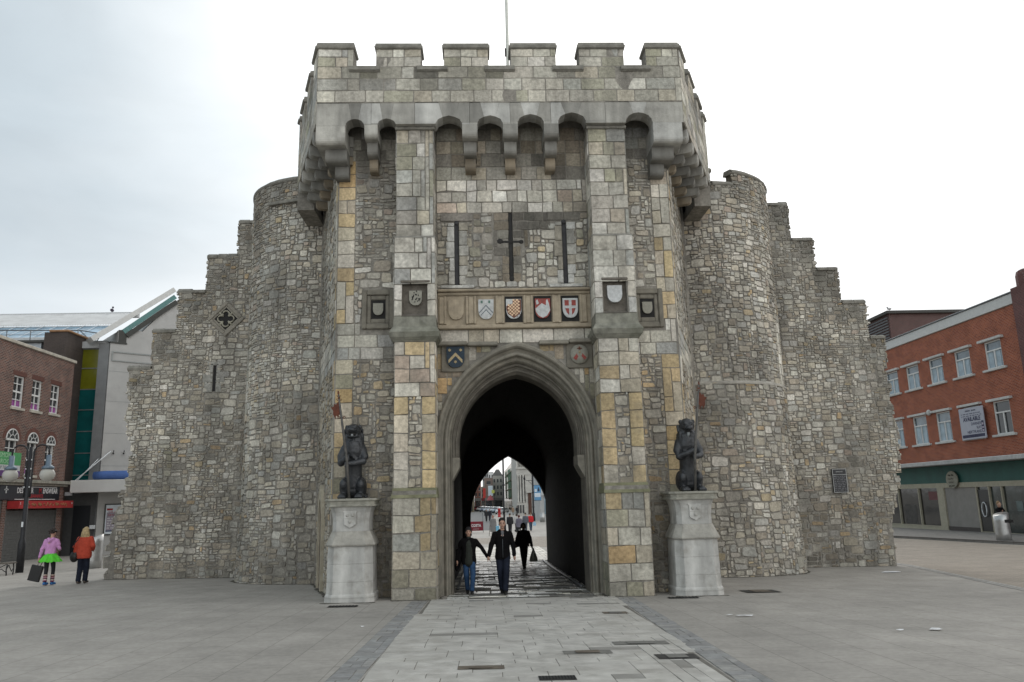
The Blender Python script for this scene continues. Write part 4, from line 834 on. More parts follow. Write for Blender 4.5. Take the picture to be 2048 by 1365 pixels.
# ---------------------------------------------------------------- drum towers
def drum(cx,cy,r0,top,seed,batter,notch,stepz):
    rng=np.random.default_rng(seed)
    rf=lambda v:r0+batter*np.clip((2.0-v)/2.6,0,1)+ (0.05*(v<stepz) if stepz else 0)
    rff=lambda v:np.asarray(rf(np.asarray(v,float)))
    # u in metres of arc at r0 ; angle = u/r0, measured from -Y
    def mp_(u,v,h): return cyl_map(cx,cy,rff)(u/r0,v,h)
    s=Stones(); A0,A1=-2.2*r0,2.2*r0
    if cx<0: slit=lambda u,v:(np.abs(u-sl_u)<.22)&(v>4.5)&(v<6.6); sl_u=-1.18*r0
    else: slit=lambda u,v:(np.abs(u-sl_u)<.22)&(v>5.0)&(v<7.1); sl_u=1.02*r0
    def notched(u,v): return (v<top-.42)|~((u>notch[0])&(u<notch[1])) if notch else np.ones_like(u,bool)
    bl=[(1.2*(1 if cx<0 else -1)*r0*.8,9.5,1.0,3.,.35),(0,11.4,3,.6,.3),(-.6*r0,9,.8,1.2,.25),(.2,4.3,1.2,.5,.3),(0,-.2,5,.5,.25),(1.0*r0,1,.8,2,.25)]
    rubble(s,rng,A0,A1,-.9,5.0,mp_,lambda u,v:~slit(u,v),cu=.115,cv=.088,mix=dict(RMIX,pale=4,warm=3,light=1.6,yellow=.3,ochre=.25),blots=bl,p=.72)
    rubble(s,rng,A0,A1,5.0,top,mp_,lambda u,v:~slit(u,v)&notched(u,v),cu=.10,cv=.078,mix=RMIX,blots=bl)
    for sg in (-1,1):
        a,b_=(sl_u-.22,sl_u-.02) if sg<0 else (sl_u+.02,sl_u+.22)
        z0,z1=(4.5,6.6) if cx<0 else (5.0,7.1)
        ashlar(s,rng,a,b_,z0,z1,mp_,None,cu=.2,cv=.33,sizes=((1,1,1),),mix=dict(pale=2,light=1,grey=1),rugged=True,h=.03)
    b=MB(); n=56; loops=[]
    zz=[-1.3,-.6,.4,1.2,2.0]+([stepz-.001,stepz+.001] if stepz else [])+[top-.44]
    for z in zz: loops.append([(cx+float(rff(z))*math.sin(2*math.pi*k/n),cy-float(rff(z))*math.cos(2*math.pi*k/n),z) for k in range(n)])
    b.rings(loops,True,True)
    for k in range(n):      # parapet ring above with the notch left out
        a0=2*math.pi*k/n; a1=2*math.pi*(k+1)/n; am=((a0+a1)/2+math.pi)%(2*math.pi)-math.pi
        if notch and notch[0]<am*r0<notch[1]: continue
        v=[]
        for rr in (r0,r0-.45):
            for aa in (a0,a1):
                for z in (top-.45,top): v.append((cx+rr*math.sin(aa),cy-rr*math.cos(aa),z))
        b.add(v,[(0,2,3,1),(4,5,7,6),(1,3,7,5),(0,1,5,4),(2,6,7,3)])
    o=s.build('drum_tower',[stoneM,mortM],GATE,b)
    c=MB()
    def capseg(a0,a1,zt):
        m_=max(2,int(abs(a1-a0)/.08)); ls=[]
        for k in range(m_+1):
            aa=a0+(a1-a0)*k/m_; e=rng.uniform(-.012,.012)
            ls.append([(cx+(r0+q+e)*math.sin(aa),cy-(r0+q+e)*math.cos(aa),zt+z) for q,z in ((.03,-.06),(.06,-.02),(.06,.03),(-.05,.12),(-.4,.16),(-.47,.0))])
        c.rings(ls,True,False)
    if notch:
        capseg(-2.2,notch[0]/r0,top); capseg(notch[1]/r0,2.2,top); capseg(notch[0]/r0,notch[1]/r0,top-.44)
    else: capseg(-2.2,2.2,top)
    c.build('coping',copeM,o)
    c=MB(); zz=(4.55,6.55) if cx<0 else (5.05,7.05); aa=sl_u/r0; rr=float(rff(zz[0]))+.004
    pm_=basis((cx+rr*math.sin(aa),cy-rr*math.cos(aa),0),(math.cos(aa),math.sin(aa),0),(0,0,1),(math.sin(aa),-math.cos(aa),0))
    c.box((-.02,zz[0],-.1),(.02,zz[1],.004),pm_); c.build('arrow_slit',darkvoid,o)
    if stepz:
        c=MB(); ls=[]
        for k in range(40):
            aa=-1.9+3.8*k/39; e=rng.uniform(-.01,.01); ls.append([(cx+(r0+q+e)*math.sin(aa),cy-(r0+q+e)*math.cos(aa),stepz+z) for q,z in ((-.02,-.06),(.085,-.05),(.085,.0),(.02,.06))])
        c.rings(ls,True,False); c.build('offset_course',pm('course_stone',(.33,.31,.27),.9,var=.25,scale=5,bump=.5,stain=.4),o)
    return o
DL=drum(-5.2,25.75,2.43,11.82,41,.10,None,None)
DR=drum(7.5,25.75,2.60,11.88,42,.10,(.05,.75),4.98)
# ledge near the top of the left tower
c=MB(); c.bbox((-.65,11.02,-.05),(.65,11.12,.10),.015,basis((-5.2+2.43*math.sin(-.35),25.75-2.43*math.cos(-.35),0),(math.cos(-.35),math.sin(-.35),0),(0,0,1),(math.sin(-.35),-math.cos(-.35),0))); c.build('ledge',copeM,DL)
# ---------------------------------------------------------------- curtain walls stepping down
Yq=26.8
def wing(name,steps,edge,seed,blots,skips,lab):
    """steps: [(x0,x1,ztop)], edge(v)-> outer x limit"""
    rng=np.random.default_rng(seed); s=Stones(); mp_=flat_map(Yq); sg=-1 if steps[0][0]<0 else 1
    def ins(u,v):
        ok=np.zeros_like(u,bool)
        for si,(a,b_,z) in enumerate(steps):
            nz=steps[si+1][2]-.12 if si+1<len(steps) else 5.9; wv=.06*np.sin(v*23.+a*5)*(v>nz)
            ok|=(u>a+(wv if sg<0 else 0))&(u<b_+(wv if sg>0 else 0))&(v<z-.12)
        e=edge(v); ok&=(u>e) if sg<0 else (u<e)
        for k in skips: ok&=~k(u,v)
        return ok
    xs=[t for a,b_,z in steps for t in (a,b_)]; x0,x1=min(xs),max(xs)
    zt=max(z for a,b_,z in steps)
    rubble(s,rng,x0-.5,x1+.3,-.95,2.2,mp_,ins,cu=.12,cv=.085,mix=dict(RMIX,warm=3.4,brown=2.6,ochre=.35,yellow=.35),blots=blots)
    rubble(s,rng,x0-.5,x1+.3,2.2,zt,mp_,ins,cu=.112,cv=.08,mix=RMIX,blots=blots,moss=[(-10.55,3.7,.12,.35,.8),(-10.5,2.9,.09,.5,.5)])
    # protruding outer edge stones so the end is ragged, plus stones on the end face
    b=MB()
    for a,b_,z in steps:
        outer=(a if sg<0 else b_)
        si=steps.index((a,b_,z)); nz=(steps[si+1][2]-.12) if si+1<len(steps) else 5.9; o1_,o2_=(.05,0) if sg<0 else (0,.05)
        if si+1<len(steps): b.box((a,Yq,-1.3),(b_,Yq+1.3,nz))
        b.box((a+o1_,Yq,nz),(b_-o2_,Yq+1.3,z-.10))
    ev=np.arange(-1.3,6.2,.18)
    for v0,v1 in zip(ev,ev[1:]):
        e=float(edge(np.array([(v0+v1)/2]))[0])
        inner=[t for a,b_,z in steps for t in (a,b_) if z-.10>v0]
        far=steps[-1][1]+.0 if sg<0 else steps[-1][0]
        lo=(e+.03,far) if sg<0 else (far,e-.03)
        b.box((lo[0],Yq+.002,v0),(lo[1],Yq+1.302,v1+.001))
    zend=lambda a:0
    mpE=lambda u,v,h:np.stack([edge(v)+sg*(h-.02),Yq+u,v],-1)
    rubble(s,rng,0,1.3,-.95,steps[0][2] if sg<0 and False else 6.3,mpE,None,cu=.115,cv=.08)
    for a,b_,z in steps:      # stepped end faces: blocks of the riser
        X_=a if sg<0 else b_
        mpR=plane_map((X_-sg*.04,Yq,0),(0,1,0),(sg,0,0)); rubble(s,rng,0,1.3,max(z-1.4,6.3),z-.12,mpR,None,cu=.14,cv=.12,h=.055,mix=dict(dark=2,grey=2,brown=1))
    o=s.build(name,[stoneM,mortM],GATE,b,label=lab)
    for a,b_,z in steps:
        c=MB(); n_=max(2,int((b_-a)/.32)); rr=random.Random(seed+int(z*10))
        for k in range(n_):
            xa=a+(b_-a)*k/n_; xb=a+(b_-a)*(k+1)/n_; e=rr.uniform(-.045,.035)
            if k==(0 if sg<0 else n_-1):
                if sg<0: xa-=rr.uniform(-.06,.05)
                else: xb+=rr.uniform(-.06,.05)
            c.rings([[(xa,Yq-.05+e,z-.16),(xb-.006,Yq-.05+e,z-.16),(xb-.006,Yq+1.33,z-.16),(xa,Yq+1.33,z-.16)],[(xa,Yq-.065+e,z-.08),(xb-.006,Yq-.065+e,z-.08),(xb-.006,Yq+1.35,z-.08),(xa,Yq+1.35,z-.08)],[(xa+.02,Yq+.04,z+e*.5),(xb-.02,Yq+.04,z+e*.5),(xb-.02,Yq+1.2,z+e*.5),(xa+.02,Yq+1.2,z+e*.5)]],True,False)
        c.build('step_coping',copeM,o)
    return o
def rag(x,tab):
    zs=[t[0] for t in tab]; xs=[t[1] for t in tab]
    def e(v):
        v=np.asarray(v,float); base=np.interp(v,zs,xs); k=np.floor(v/.17).astype(int)
        return base+(np.sin(k*12.9898)*43758.5453%1-.5)*.20
    return e
dk=lambda pts:[(a,b_,c_,d_,e_) for a,b_,c_,d_,e_ in pts]
eL=rag(0,[(-1,-12.42),(0,-12.38),(.9,-12.27),(1.7,-12.15),(2.65,-11.92),(3.6,-11.82),(4.5,-12.0),(6,-12.08),(13,-12.1)])
eR=rag(0,[(-1,14.0),(.4,13.95),(1.2,14.3),(2,14.45),(3.4,14.66),(4.3,14.6),(5.8,14.5),(7,14.55),(13,14.6)])
wL=wing('curtain_wall',[(-8.58,-7.0,11.77),(-9.62,-8.58,10.49),(-10.56,-9.62,9.21),(-11.34,-10.56,7.80),(-12.12,-11.34,6.50)],eL,51,
   [(-8.3,11.2,.5,.5,.5),(-9.1,10,.6,.5,.5),(-10.1,8.6,.6,.7,.55),(-11,7.3,.5,.6,.65),(-11.8,5.9,.5,.5,.65),(-10.8,4.9,.8,.4,.2),(-7.7,3,.7,3,.4),(-7.6,.5,.9,1.6,.45),(-9,-.4,4,.35,.35),(-11.2,.9,.7,.5,.35),(-10.6,6.8,.8,.4,.35)],
   [lambda u,v:(np.abs(u+8.85)+np.abs(v-8.12)<.62),lambda u,v:(np.abs(u+9.16)<.12)&(v>5.5)&(v<6.5)],'left curtain wall stepping down with quatrefoil')
wR=wing('curtain_wall',[(9.0,11.53,12.24),(11.53,12.34,10.86),(12.34,13.15,9.72),(13.15,14.02,8.46),(14.02,14.58,7.14)],eR,52,
   [(11.2,11.6,.5,.6,.45),(12,10.4,.5,.5,.45),(12.7,9.2,.6,.5,.5),(13.5,8.0,.6,.6,.5),(14.3,6.8,.5,.4,.5),(10.4,8,.5,4,.35),(10.9,1,.9,1.6,.4),(12,-.5,3,.4,.4),(12,6.6,1.6,.5,.25),(12.8,2.2,.6,1,.3)],
   [lambda u,v:(u>12.06)&(u<12.62)&(v>1.55)&(v<2.45)],'right curtain wall stepping down with dark plaque')
# quatrefoil window
qm=basis((-8.86,Yq,8.10),(math.cos(R(45)),0,math.sin(R(45))),(-math.sin(R(45)),0,math.cos(R(45))),(0,-1,0))
c=MB()
for a,b_ in (((-.46,-.46),(.46,-.34)),((-.46,.34),(.46,.46)),((-.46,-.34),(-.34,.34)),((.34,-.34),(.46,.34))): c.bbox((a[0],a[1],-.05),(b_[0],b_[1],.07),.02,qm)
for a,b_ in (((-.34,-.34),(.34,-.28)),((-.34,.28),(.34,.34)),((-.34,-.28),(-.28,.28)),((.28,-.28),(.34,.28))): c.bbox((a[0],a[1],-.05),(b_[0],b_[1],.04),.01,qm)
Q=c.build('quatrefoil_window',pm('window_tracery',(.22,.20,.165),.9,var=.25,scale=6,bump=.6,stain=.3),wL)
c=MB(); c.box((-.33,-.33,.004),(.33,.33,.012),qm); c.build('recess',darkvoid,Q)
c=MB(); n=16
qm2=basis((-8.86,Yq,8.10),(1,0,0),(0,0,1),(0,-1,0))
for k in range(4):
    a=math.pi/2*k; cx_,cz_=.165*math.cos(a),.165*math.sin(a)
    ls=[]
    for t in [math.pi*(-.68+1.36*i/12) for i in range(13)]:
        p=(cx_+.115*math.cos(a+t),cz_+.115*math.sin(a+t)); ls.append(qm2@Vector((p[0],p[1],.035)))
    c.tube(ls,.028,6)
    b2=a+math.pi/4; c.ell(qm2@Vector((.30*math.cos(b2),.30*math.sin(b2),.02)),(.055,.03,.055),8); c.tube([qm2@Vector((.12*math.cos(b2),.12*math.sin(b2),.03)),qm2@Vector((.32*math.cos(b2),.32*math.sin(b2),.03))],.03,6)
c.build('tracery',pm('pale_tracery',(.30,.28,.22),.9,var=.2,scale=8,bump=.4),Q)
c=MB(); c.box((-9.21,Yq-.004,5.55),(-9.11,Yq+.01,6.45)); c.build('arrow_slit',darkvoid,wL)
c=MB()
for z in (5.52,5.86,6.2):
    for s_ in (-1,1):
        w_=random.Random(int(z*90)+s_).uniform(.14,.34); c.col=PAL['grey']; x=-9.16+s_*.055
        c.bbox((min(x,x+s_*w_),Yq-.03,z),(max(x,x+s_*w_),Yq+.02,z+.31),.012)
c.col=PAL['grey']; c.bbox((-9.42,Yq-.03,6.46),(-8.98,Yq+.02,6.58),.012); c.build('slit_jambs',ashM,wL)
c=MB(); c.tube([(.95,20.3,11.5),(.95,20.3,14),(.96,20.3,17.5)],[.055,.05,.045],10); 
FP=thing('flagpole',(.95,20.3,11.6),'tall slim white flagpole rising behind the battlements','flagpole')
c.build('pole',pm('pole_paint',(.50,.50,.45),.5,var=.08),FP); c=MB(); c.cyl((.95,20.3),.09,11.6,11.8,12); c.build('base',pm('pole_paint'),FP)
c=MB(); c.bbox((.87,20.25,14.2),(.91,20.31,14.45),.005); c.build('cleat',darkvoid,FP)
# ================================================================ pedestals and lions
pedM=mat('pedestal_stone',(.46,.45,.42),.85,var=.14,scale=3,bump=.25,bscale=18,stain=.75,stscale=1.9,stcol=(.22,.205,.175),streak=.28)
def pedestal(cx,cy,zb,zt,lab):
    T=thing('pedestal',(cx,cy,zb),lab,'pedestal')
    def ring(hw,z,ch=.16): 
        c=ch*hw/.5
        return [(cx-hw+c,cy-hw,z),(cx+hw-c,cy-hw,z),(cx+hw,cy-hw+c,z),(cx+hw,cy+hw-c,z),(cx+hw-c,cy+hw,z),(cx-hw+c,cy+hw,z),(cx-hw,cy+hw-c,z),(cx-hw,cy-hw+c,z)]
    H=zt-zb; z=lambda t:zb+t*H/2.2
    b=MB(); b.rings([ring(.545,zb-.12),ring(.54,z(.10))],True,False); b.rings([ring(.535,z(.102)),ring(.54,z(.13)),ring(.535,z(.16)),ring(.515,z(.19))],True,False); b.build('base',pedM,T)
    b=MB(); b.rings([ring(.51,z(.19)),ring(.505,z(.425)),ring(.497,z(.43)),ring(.497,z(.44)),ring(.503,z(.445)),ring(.498,z(.80)),ring(.49,z(.805)),ring(.49,z(.815)),ring(.497,z(.82)),ring(.49,z(1.18))],True,False); b.build('lower_shaft',pedM,T)
    b=MB(); b.rings([ring(.49,z(1.182)),ring(.535,z(1.19)),ring(.545,z(1.22)),ring(.535,z(1.24)),ring(.42,z(1.50))],True,False); b.build('offset',pm('stained_offset',(.30,.285,.25),.9,var=.3,scale=4,bump=.4,stain=.6,stcol=(.12,.11,.09)),T)
    b=MB(); b.rings([ring(.405,z(1.502),.12),ring(.40,z(1.7),.12),ring(.42,z(1.9),.12),ring(.465,z(2.02),.12)],True,False); b.build('upper_shaft',pedM,T)
    b=MB(); b.rings([ring(.47,z(2.021),.1),ring(.54,z(2.03),.1),ring(.545,z(2.06),.1),ring(.52,z(2.075),.1),ring(.53,z(2.14),.1),ring(.565,z(2.155),.1),ring(.565,z(2.19),.1),ring(.54,z(2.2),.1)],True,False); b.build('cornice',pm('stained_cornice',(.26,.25,.21),.9,var=.35,scale=4,bump=.5,stain=.7,stcol=(.09,.085,.07)),T)
    zc=z(1.77); Yc=cy-.425
    b=MB(); P_=[(-.17,.17),(-.13,.13),(-.13,-.12),(0,-.2),(.13,-.12),(.13,.13),(.17,.17)]
    b.prism([(cx+x,zc+y) for x,y in P_][::-1],.07,xzM(Yc+.04)); sh=b.build('shield',pedM,T)
    b=MB()
    for dx,dz in ((-.06,.07),(.06,.07),(0,-.07)): b.ell((cx+dx,Yc-.035,zc+dz),(.035,.02,.035),10)
    b.box((cx-.12,Yc-.035,zc-.005),(cx+.12,Yc-.028,zc+.005)); b.build('carving',pm('carving_stone',(.33,.32,.29),.9),sh)
    return zt
pedestal(-2.93,18.12,-.46,1.76,'pale stone pedestal with carved shield, left of the arch')
pedestal(4.80,18.22,-.55,1.73,'pale stone pedestal with carved shield, right of the arch')
def remesh(o,vox,smooth=True,disp=None):
    m=o.modifiers.new('r','REMESH'); m.mode='VOXEL'; m.voxel_size=vox; m.use_smooth_shade=True
    if smooth:
        s=o.modifiers.new('s','SMOOTH'); s.iterations=3; s.factor=.5
    return o
leadM=mat('dark_lead',(.018,.0195,.022),.42,.0,var=.5,scale=9,bump=.6,bscale=22,stain=.35,stscale=4,stcol=(.06,.063,.067),spec=.5)
rustM=mat('rusty_iron',(.11,.035,.02),.85,.1,var=.4,scale=12,bump=.4,stain=.4,stscale=6,stcol=(.03,.02,.015))
ironM=mat('black_iron',(.022,.022,.024),.55,.3,var=.3,scale=8)
def lion(cx,cy,z0,tilt,lab,tongue,staff,flagside,armflip,scale=1.0):
    T=thing('lion_statue',(cx,cy,z0),lab,'statue','lead lions on the pedestals')
    def P(x,y,z): return (cx+x*scale*.92,cy+y*scale,z0+z*scale)
    def S(*r_): return tuple(q*scale for q in r_)
    b=MB(); f_=armflip
    # body
    for s in (-1,1):
        b.ell(P(s*.205,.02,.27),S(.13,.24,.25),14,); b.ell(P(s*.215,-.12,.33),S(.10,.14,.15),12)
        b.ell(P(s*.21,-.27,.075),S(.105,.19,.075),12)
        for k in range(4): b.ell(P(s*.21+(k-1.5)*.05,-.42,.05),S(.028,.055,.045),8)
    b.cap([P(0,.1,.3),P(0,.06,.6),P(0,.0,.95),P(0,-.02,1.2)],S(.21,.195,.205,.24),14)
    b.ell(P(0,.12,.2),S(.26,.22,.2),14)
    b.ell(P(0,-.06,1.12),S(.255,.2,.26),14)
    # shoulders and forelegs crossed over the belly holding the staff
    hx,hz=staff[1]
    for s in (-1,1):
        hh=hz+(.05 if s==f_ else -.10)
        b.cap([P(s*.20,-.02,1.18),P(s*.29,-.10,.98),P(s*.275,-.20,.83 if s==f_ else .86),P(s*.13+hx*.5,-.29,(hh+.83)/2),P(hx+s*.02,-.33,hh)],S(.11,.10,.085,.07,.06),10)
        for k in range(4): b.cap([P(hx+s*.03,-.36,hh+.035-k*.028),P(hx-s*.045,-.385,hh+.03-k*.03)],S(.02,.016),6)
    # mane: locks around the neck and chest
    rn=random.Random(3+int(cx*7))
    b.ell(P(0,-.02,1.38),S(.215,.19,.24),14)
    for k in range(110):
        a=rn.uniform(0,6.283); zz=rn.uniform(.90,1.62); rr=.235-.05*abs(zz-1.3)
        if math.sin(a)<-.2 and zz>1.42: continue
        p0=P(rr*math.cos(a),-.02+rr*.85*math.sin(a),zz); p1=P((rr+.02)*math.cos(a+.12),-.02+(rr+.015)*.85*math.sin(a+.12),zz-.13); b.cap([p0,p1],S(.036,.016),6)
    # head
    H=Matrix.Rotation(-tilt,4,'X'); hc=Vector((0,-.09,1.56))
    def Q(x,y,z): v=H@Vector((x,y,z))+hc; return P(v.x,v.y,v.z)
    R3=H.to_3x3()
    b.ell(Q(0,0,.02),S(.175,.19,.165),14,R3); b.ell(Q(0,-.15,.03),S(.115,.12,.075),12,R3); b.ell(Q(0,-.24,.045),S(.075,.05,.05),10,R3)
    b.ell(Q(0,-.12,-.115),S(.085,.11,.04),12,R3); b.cap([Q(-.09,-.14,.12),Q(-.03,-.17,.10)],S(.035,.03),8); b.cap([Q(.09,-.14,.12),Q(.03,-.17,.10)],S(.035,.03),8)
    for s in (-1,1):
        b.ell(Q(s*.165,.02,.10),S(.05,.035,.06),10,R3); b.cap([Q(s*.10,-.02,-.08),Q(s*.10,-.10,-.10)],S(.05,.04),8)
        b.cap([Q(s*.05,-.19,.0),Q(s*.09,-.12,-.01)],S(.035,.03),8)
    b.cap([P(.18,.2,.08),P(.3,.22,.1),P(.33,.1,.06),P(.32,-.05,.05)],S(.045,.04,.035,.04),8)
    body=remesh(b.build('body',leadM,T),.013*scale)
    b=MB(); b.ell(Q(0,-.135,-.05),S(.09,.115,.045),10,R3); b.build('mouth',darkvoid,body)
    b=MB()
    for s in (-1,1): b.ell(Q(s*.065,-.165,.075),S(.02,.015,.015),8,R3)
    b.build('eyes',pm('eye_black',(.01,.01,.01),.3),body)
    b=MB()
    if tongue=='long': b.cap([Q(0,-.20,-.06),Q(-.01,-.235,-.12),Q(-.02,-.24,-.19)],S(.03,.035,.025),8)
    else: b.cap([Q(0,-.16,-.07),Q(.01,-.25,-.085)],S(.035,.03),8)
    b.build('tongue',pm('pale_lead',(.36,.38,.38) if tongue=='long' else (.2,.21,.21),.5),body)
    # staff
    (bx,bz),(hx,hz),(tx,tz)=staff
    st_=lambda t:P(bx+(tx-bx)*t if True else 0,-.40+.28*t*0,bz+(tz-bz)*t)
    b=MB(); kt=(hz-bz)/(tz-bz)
    pts=[P(bx,-.36,bz),P(hx,-.38,hz),P(hx+(tx-hx)*.5,-.36,hz+(tz-hz)*.5),P(tx,-.33,tz)]
    b.tube(pts,S(.032,.031,.028,.018),8); b.build('staff',pm('staff_lead',(.085,.08,.072),.6,.2,var=.4,scale=9),T)
    b=MB(); dxs=(tx-hx)/(tz-hz)
    def up(z,off=0): return P(hx+dxs*(z-hz)+off,-.34,z)
    for s in (-1,1):
        n=14; zc=tz-.62
        pts=[P(hx+dxs*(zc-hz)+s*(.065+.05*math.cos(t)*(1-t/14)),-.34,zc+.05*math.sin(t)*(1-t/14)) for t in [k*.55+3.14 for k in range(n)]]
        b.tube(pts,.009*scale,5)
        b.tube([up(tz-.20),up(tz-.23,s*.05),up(tz-.19,s*.06)],.009*scale,5); b.tube([up(tz-.12),up(tz-.14,s*.035),up(tz-.10,s*.045)],.008*scale,5)
    b.ell(up(tz-.05),S(.02,.02,.05),8); b.ell(up(tz-.17),S(.03,.02,.03),8); b.build('finial',rustM,T)
    b=MB(); s=flagside; zt_=tz-.25
    F=[(0,0),(.06,-.07),(.10,-.05),(.13,-.12),(.19,-.14),(.15,-.22),(.165,-.30),(.12,-.42),(.10,-.33),(.05,-.38),(.03,-.31),(0,-.32)]
    poly=[(cx+(hx+dxs*(zt_+z-hz)+s*x)*scale,z0+(zt_+z)*scale) for x,z in F]
    if s>0: poly=poly
    b.prism(poly if s<0 else poly[::-1],.012,xzM(cy-.334*scale)); b.build('banner',rustM,T)
    return T
lion(-2.96,18.22,1.745,R(-4),'dark lead seated lion looking ahead on left pedestal','short',((-.03,.0),(-.10,.90),(-.36,2.50)),-1,-1,.985)
lion(4.86,18.32,1.715,R(-26),'dark lead seated lion with head raised on right pedestal','long',((.03,.0),(.09,.92),(.34,2.60)),1,-1,.985)
# ================================================================ plaque on the right curtain wall
TP=thing('wall_plaque',(12.33,26.75,2.0),'black information plaque with white border on rough stone wall','plaque')
b=MB(); b.bbox((12.09,26.72,1.60),(12.58,26.79,2.40),.008); pq=b.build('plate',pm('plaque_black',(.012,.012,.014),.35,.0,var=.3),TP)
b=MB(); wh=pm('plaque_white',(.40,.40,.39),.6)
for a,c in (((12.09,1.60),(12.105,2.40)),((12.565,1.60),(12.58,2.40)),((12.105,1.60),(12.565,1.615)),((12.105,2.385),(12.565,2.40)),((12.105,2.20),(12.565,2.212))): b.box((a[0],26.71,a[1]),(c[0],26.719,c[1]))
b.build('border',wh,pq); txt('title','BARGATE',.055,wh,pq,(12.335,26.716,2.30),(1,0,0),align='CENTER')
for k_ in range(9): strokes('text_line',pm('plaque_grey',(.22,.22,.23),.6),pq,(12.13,26.716,2.145-k_*.058),(1,0,0),1,.036,.42,5+k_)
# ================================================================ left side buildings
BX=-24.7
xm=lambda y0,z0:None
LX=basis((BX,0,0),(0,1,0),(0,0,1),(1,0,0))      # local (a=y, b=z, c=out of the wall towards +x)
brL=brickmat('dark_red_brick',(.15,.066,.048),(.075,.042,.037),(.25,.215,.185),'yz',var=.25,ms=.010,bh=.085,bw=.24)
creamL=pm('weathered_cream',(.42,.39,.33),.85,var=.2,scale=3,stain=.6,stcol=(.16,.15,.13))
wpaint=pm('white_window_paint',(.62,.62,.60),.55,var=.06)
glassD=glassmat('dark_glass',(.015,.018,.022)); magM=pm('magenta_film',(.27,.06,.26),.4,var=.1)
BLD=thing('brick_building',(BX,43,-.8),'dark red brick shop building with tall white sash and arched windows, left','building')
wins=[(41.62,42.62,7.12,8.82),(43.36,44.32,7.14,8.84),(45.24,46.2,7.18,8.86),(38.2,39.2,7.1,8.8)]
arcs=[(41.42,42.50),(43.38,44.38),(45.22,46.12),(38.4,39.4)]
b=MB(); wallgrid(b,LX,(30,47.55),(3.36,10.45),wins+[(a,c,3.62,5.42) for a,c in arcs],.25)
# arched heads
holesb=[]
b.box((BX-8,30,-1.2),(BX-.26,47.5,10.4)); 
for a,c in arcs:
    n=8; hw=(c-a)/2; m_=(a+c)/2
    # replace: dark arch head built as proud reveal
b.box((BX-.25,47.53,3.36),(BX,47.55,10.45)); b.build('wall',brL,BLD)
b=MB(); b.bbox((BX-.4,30,10.45),(BX+.10,47.62,10.62),.02); b.build('coping',creamL,BLD)
b=MB(); b.bbox((BX-.1,30,3.18),(BX+.38,47.65,3.36),.02); b.bbox((BX-.1,30,3.05),(BX+.22,47.6,3.18),.02); b.build('shop_cornice',pm('mossy_cornice',(.25,.24,.20),.9,var=.3,stain=.5),BLD)
for y0,y1 in ((46.95,47.55),(41.7,42.05)): b=MB(); b.box((BX-.02,y0,-1.1),(BX+.02,y1,3.05)); b.build('pier',brL,BLD)
def sash(a,c,z0,z1,film,rows,cols=2):
    b=MB(); t=.05
    b.box((a,z0,-.16),(a+.07,z1,-.08),LX); b.box((c-.07,z0,-.16),(c,z1,-.08),LX); b.box((a+.07,z1-.07,-.16),(c-.07,z1,-.08),LX); b.box((a+.07,z0,-.16),(c-.07,z0+.08,-.08),LX)
    for k in range(1,cols): x=a+(c-a)*k/cols; b.box((x-.022,z0+.08,-.15),(x+.022,z1-.07,-.095),LX)
    for k in range(1,rows):
        z=z0+(z1-z0)*k/rows; w_=.045 if k==rows//2 else .02; b.box((a+.07,z-w_,-.153),(c-.07,z+w_,-.092),LX)
    f_=b.build('window',wpaint,BLD)
    b=MB(); b.box((a+.01,z0+.01,-.19),(c-.01,z1-.01,-.17),LX); b.build('pane',glassD,f_)
    if film:
        b=MB(); b.box((a+.05,z0+.05,-.168),(c-.05,z0+(z1-z0)*film,-.162),LX); b.build('film',magM,f_)
    b=MB(); b.bbox((a-.10,z0-.14,-.1),(c+.10,z0,.10),.01,LX); b.build('sill',creamL,f_)
    return f_
for a,c,z0,z1 in wins: 
    sash(a,c,z0,z1,.27,4)
    b=MB(); b.box((a-.12,z1,.001),(c+.12,z1+.24,.012),LX); b.build('lintel',pm('soldier_brick',(.10,.04,.03),.85,var=.3,scale=20),BLD)
for a,c in arcs:
    f_=sash(a,c,3.62,5.42,.20,4)
    hw=(c-a)/2; m_=(a+c)/2; n=12
    b=MB(); out_=[(m_-hw*math.cos(math.pi*k/n),5.42+hw*math.sin(math.pi*k/n)) for k in range(n+1)]
    b.prism(out_,.012,LX@Matrix.Translation((0,0,.002))); b.build('fanlight',glassD,f_)
    b=MB(); b.tube([LX@Vector((p[0],p[1],.03)) for p in out_],.035,6); b.tube([LX@Vector((m_-hw*.45*math.cos(math.pi*k/n),5.42+hw*.45*math.sin(math.pi*k/n),.03)) for k in range(n+1)],.02,5)
    for k in (3,6,9): b.tube([LX@Vector((m_-hw*.45*math.cos(math.pi*k/n),5.42+hw*.45*math.sin(math.pi*k/n),.03)),LX@Vector((m_-hw*math.cos(math.pi*k/n),5.42+hw*math.sin(math.pi*k/n),.03))],.018,5)
    b.box((a,5.37,-.02),(c,5.46,.03),LX); b.build('fanlight_bars',wpaint,f_)
    b=MB(); ob=[(m_-(hw+.05)*math.cos(math.pi*k/n),5.42+(hw+.05)*math.sin(math.pi*k/n)) for k in range(n+1)]; oc=[(m_-(hw+.27)*math.cos(math.pi*k/n),5.42+(hw+.27)*math.sin(math.pi*k/n)) for k in range(n+1)]
    for k in range(n): b.prism([ob[k],ob[k+1],oc[k+1],oc[k]][::-1],.022,LX)
    b.build('arch_bricks',pm('arch_brick',(.115,.05,.038),.85,var=.3,scale=15),f_)
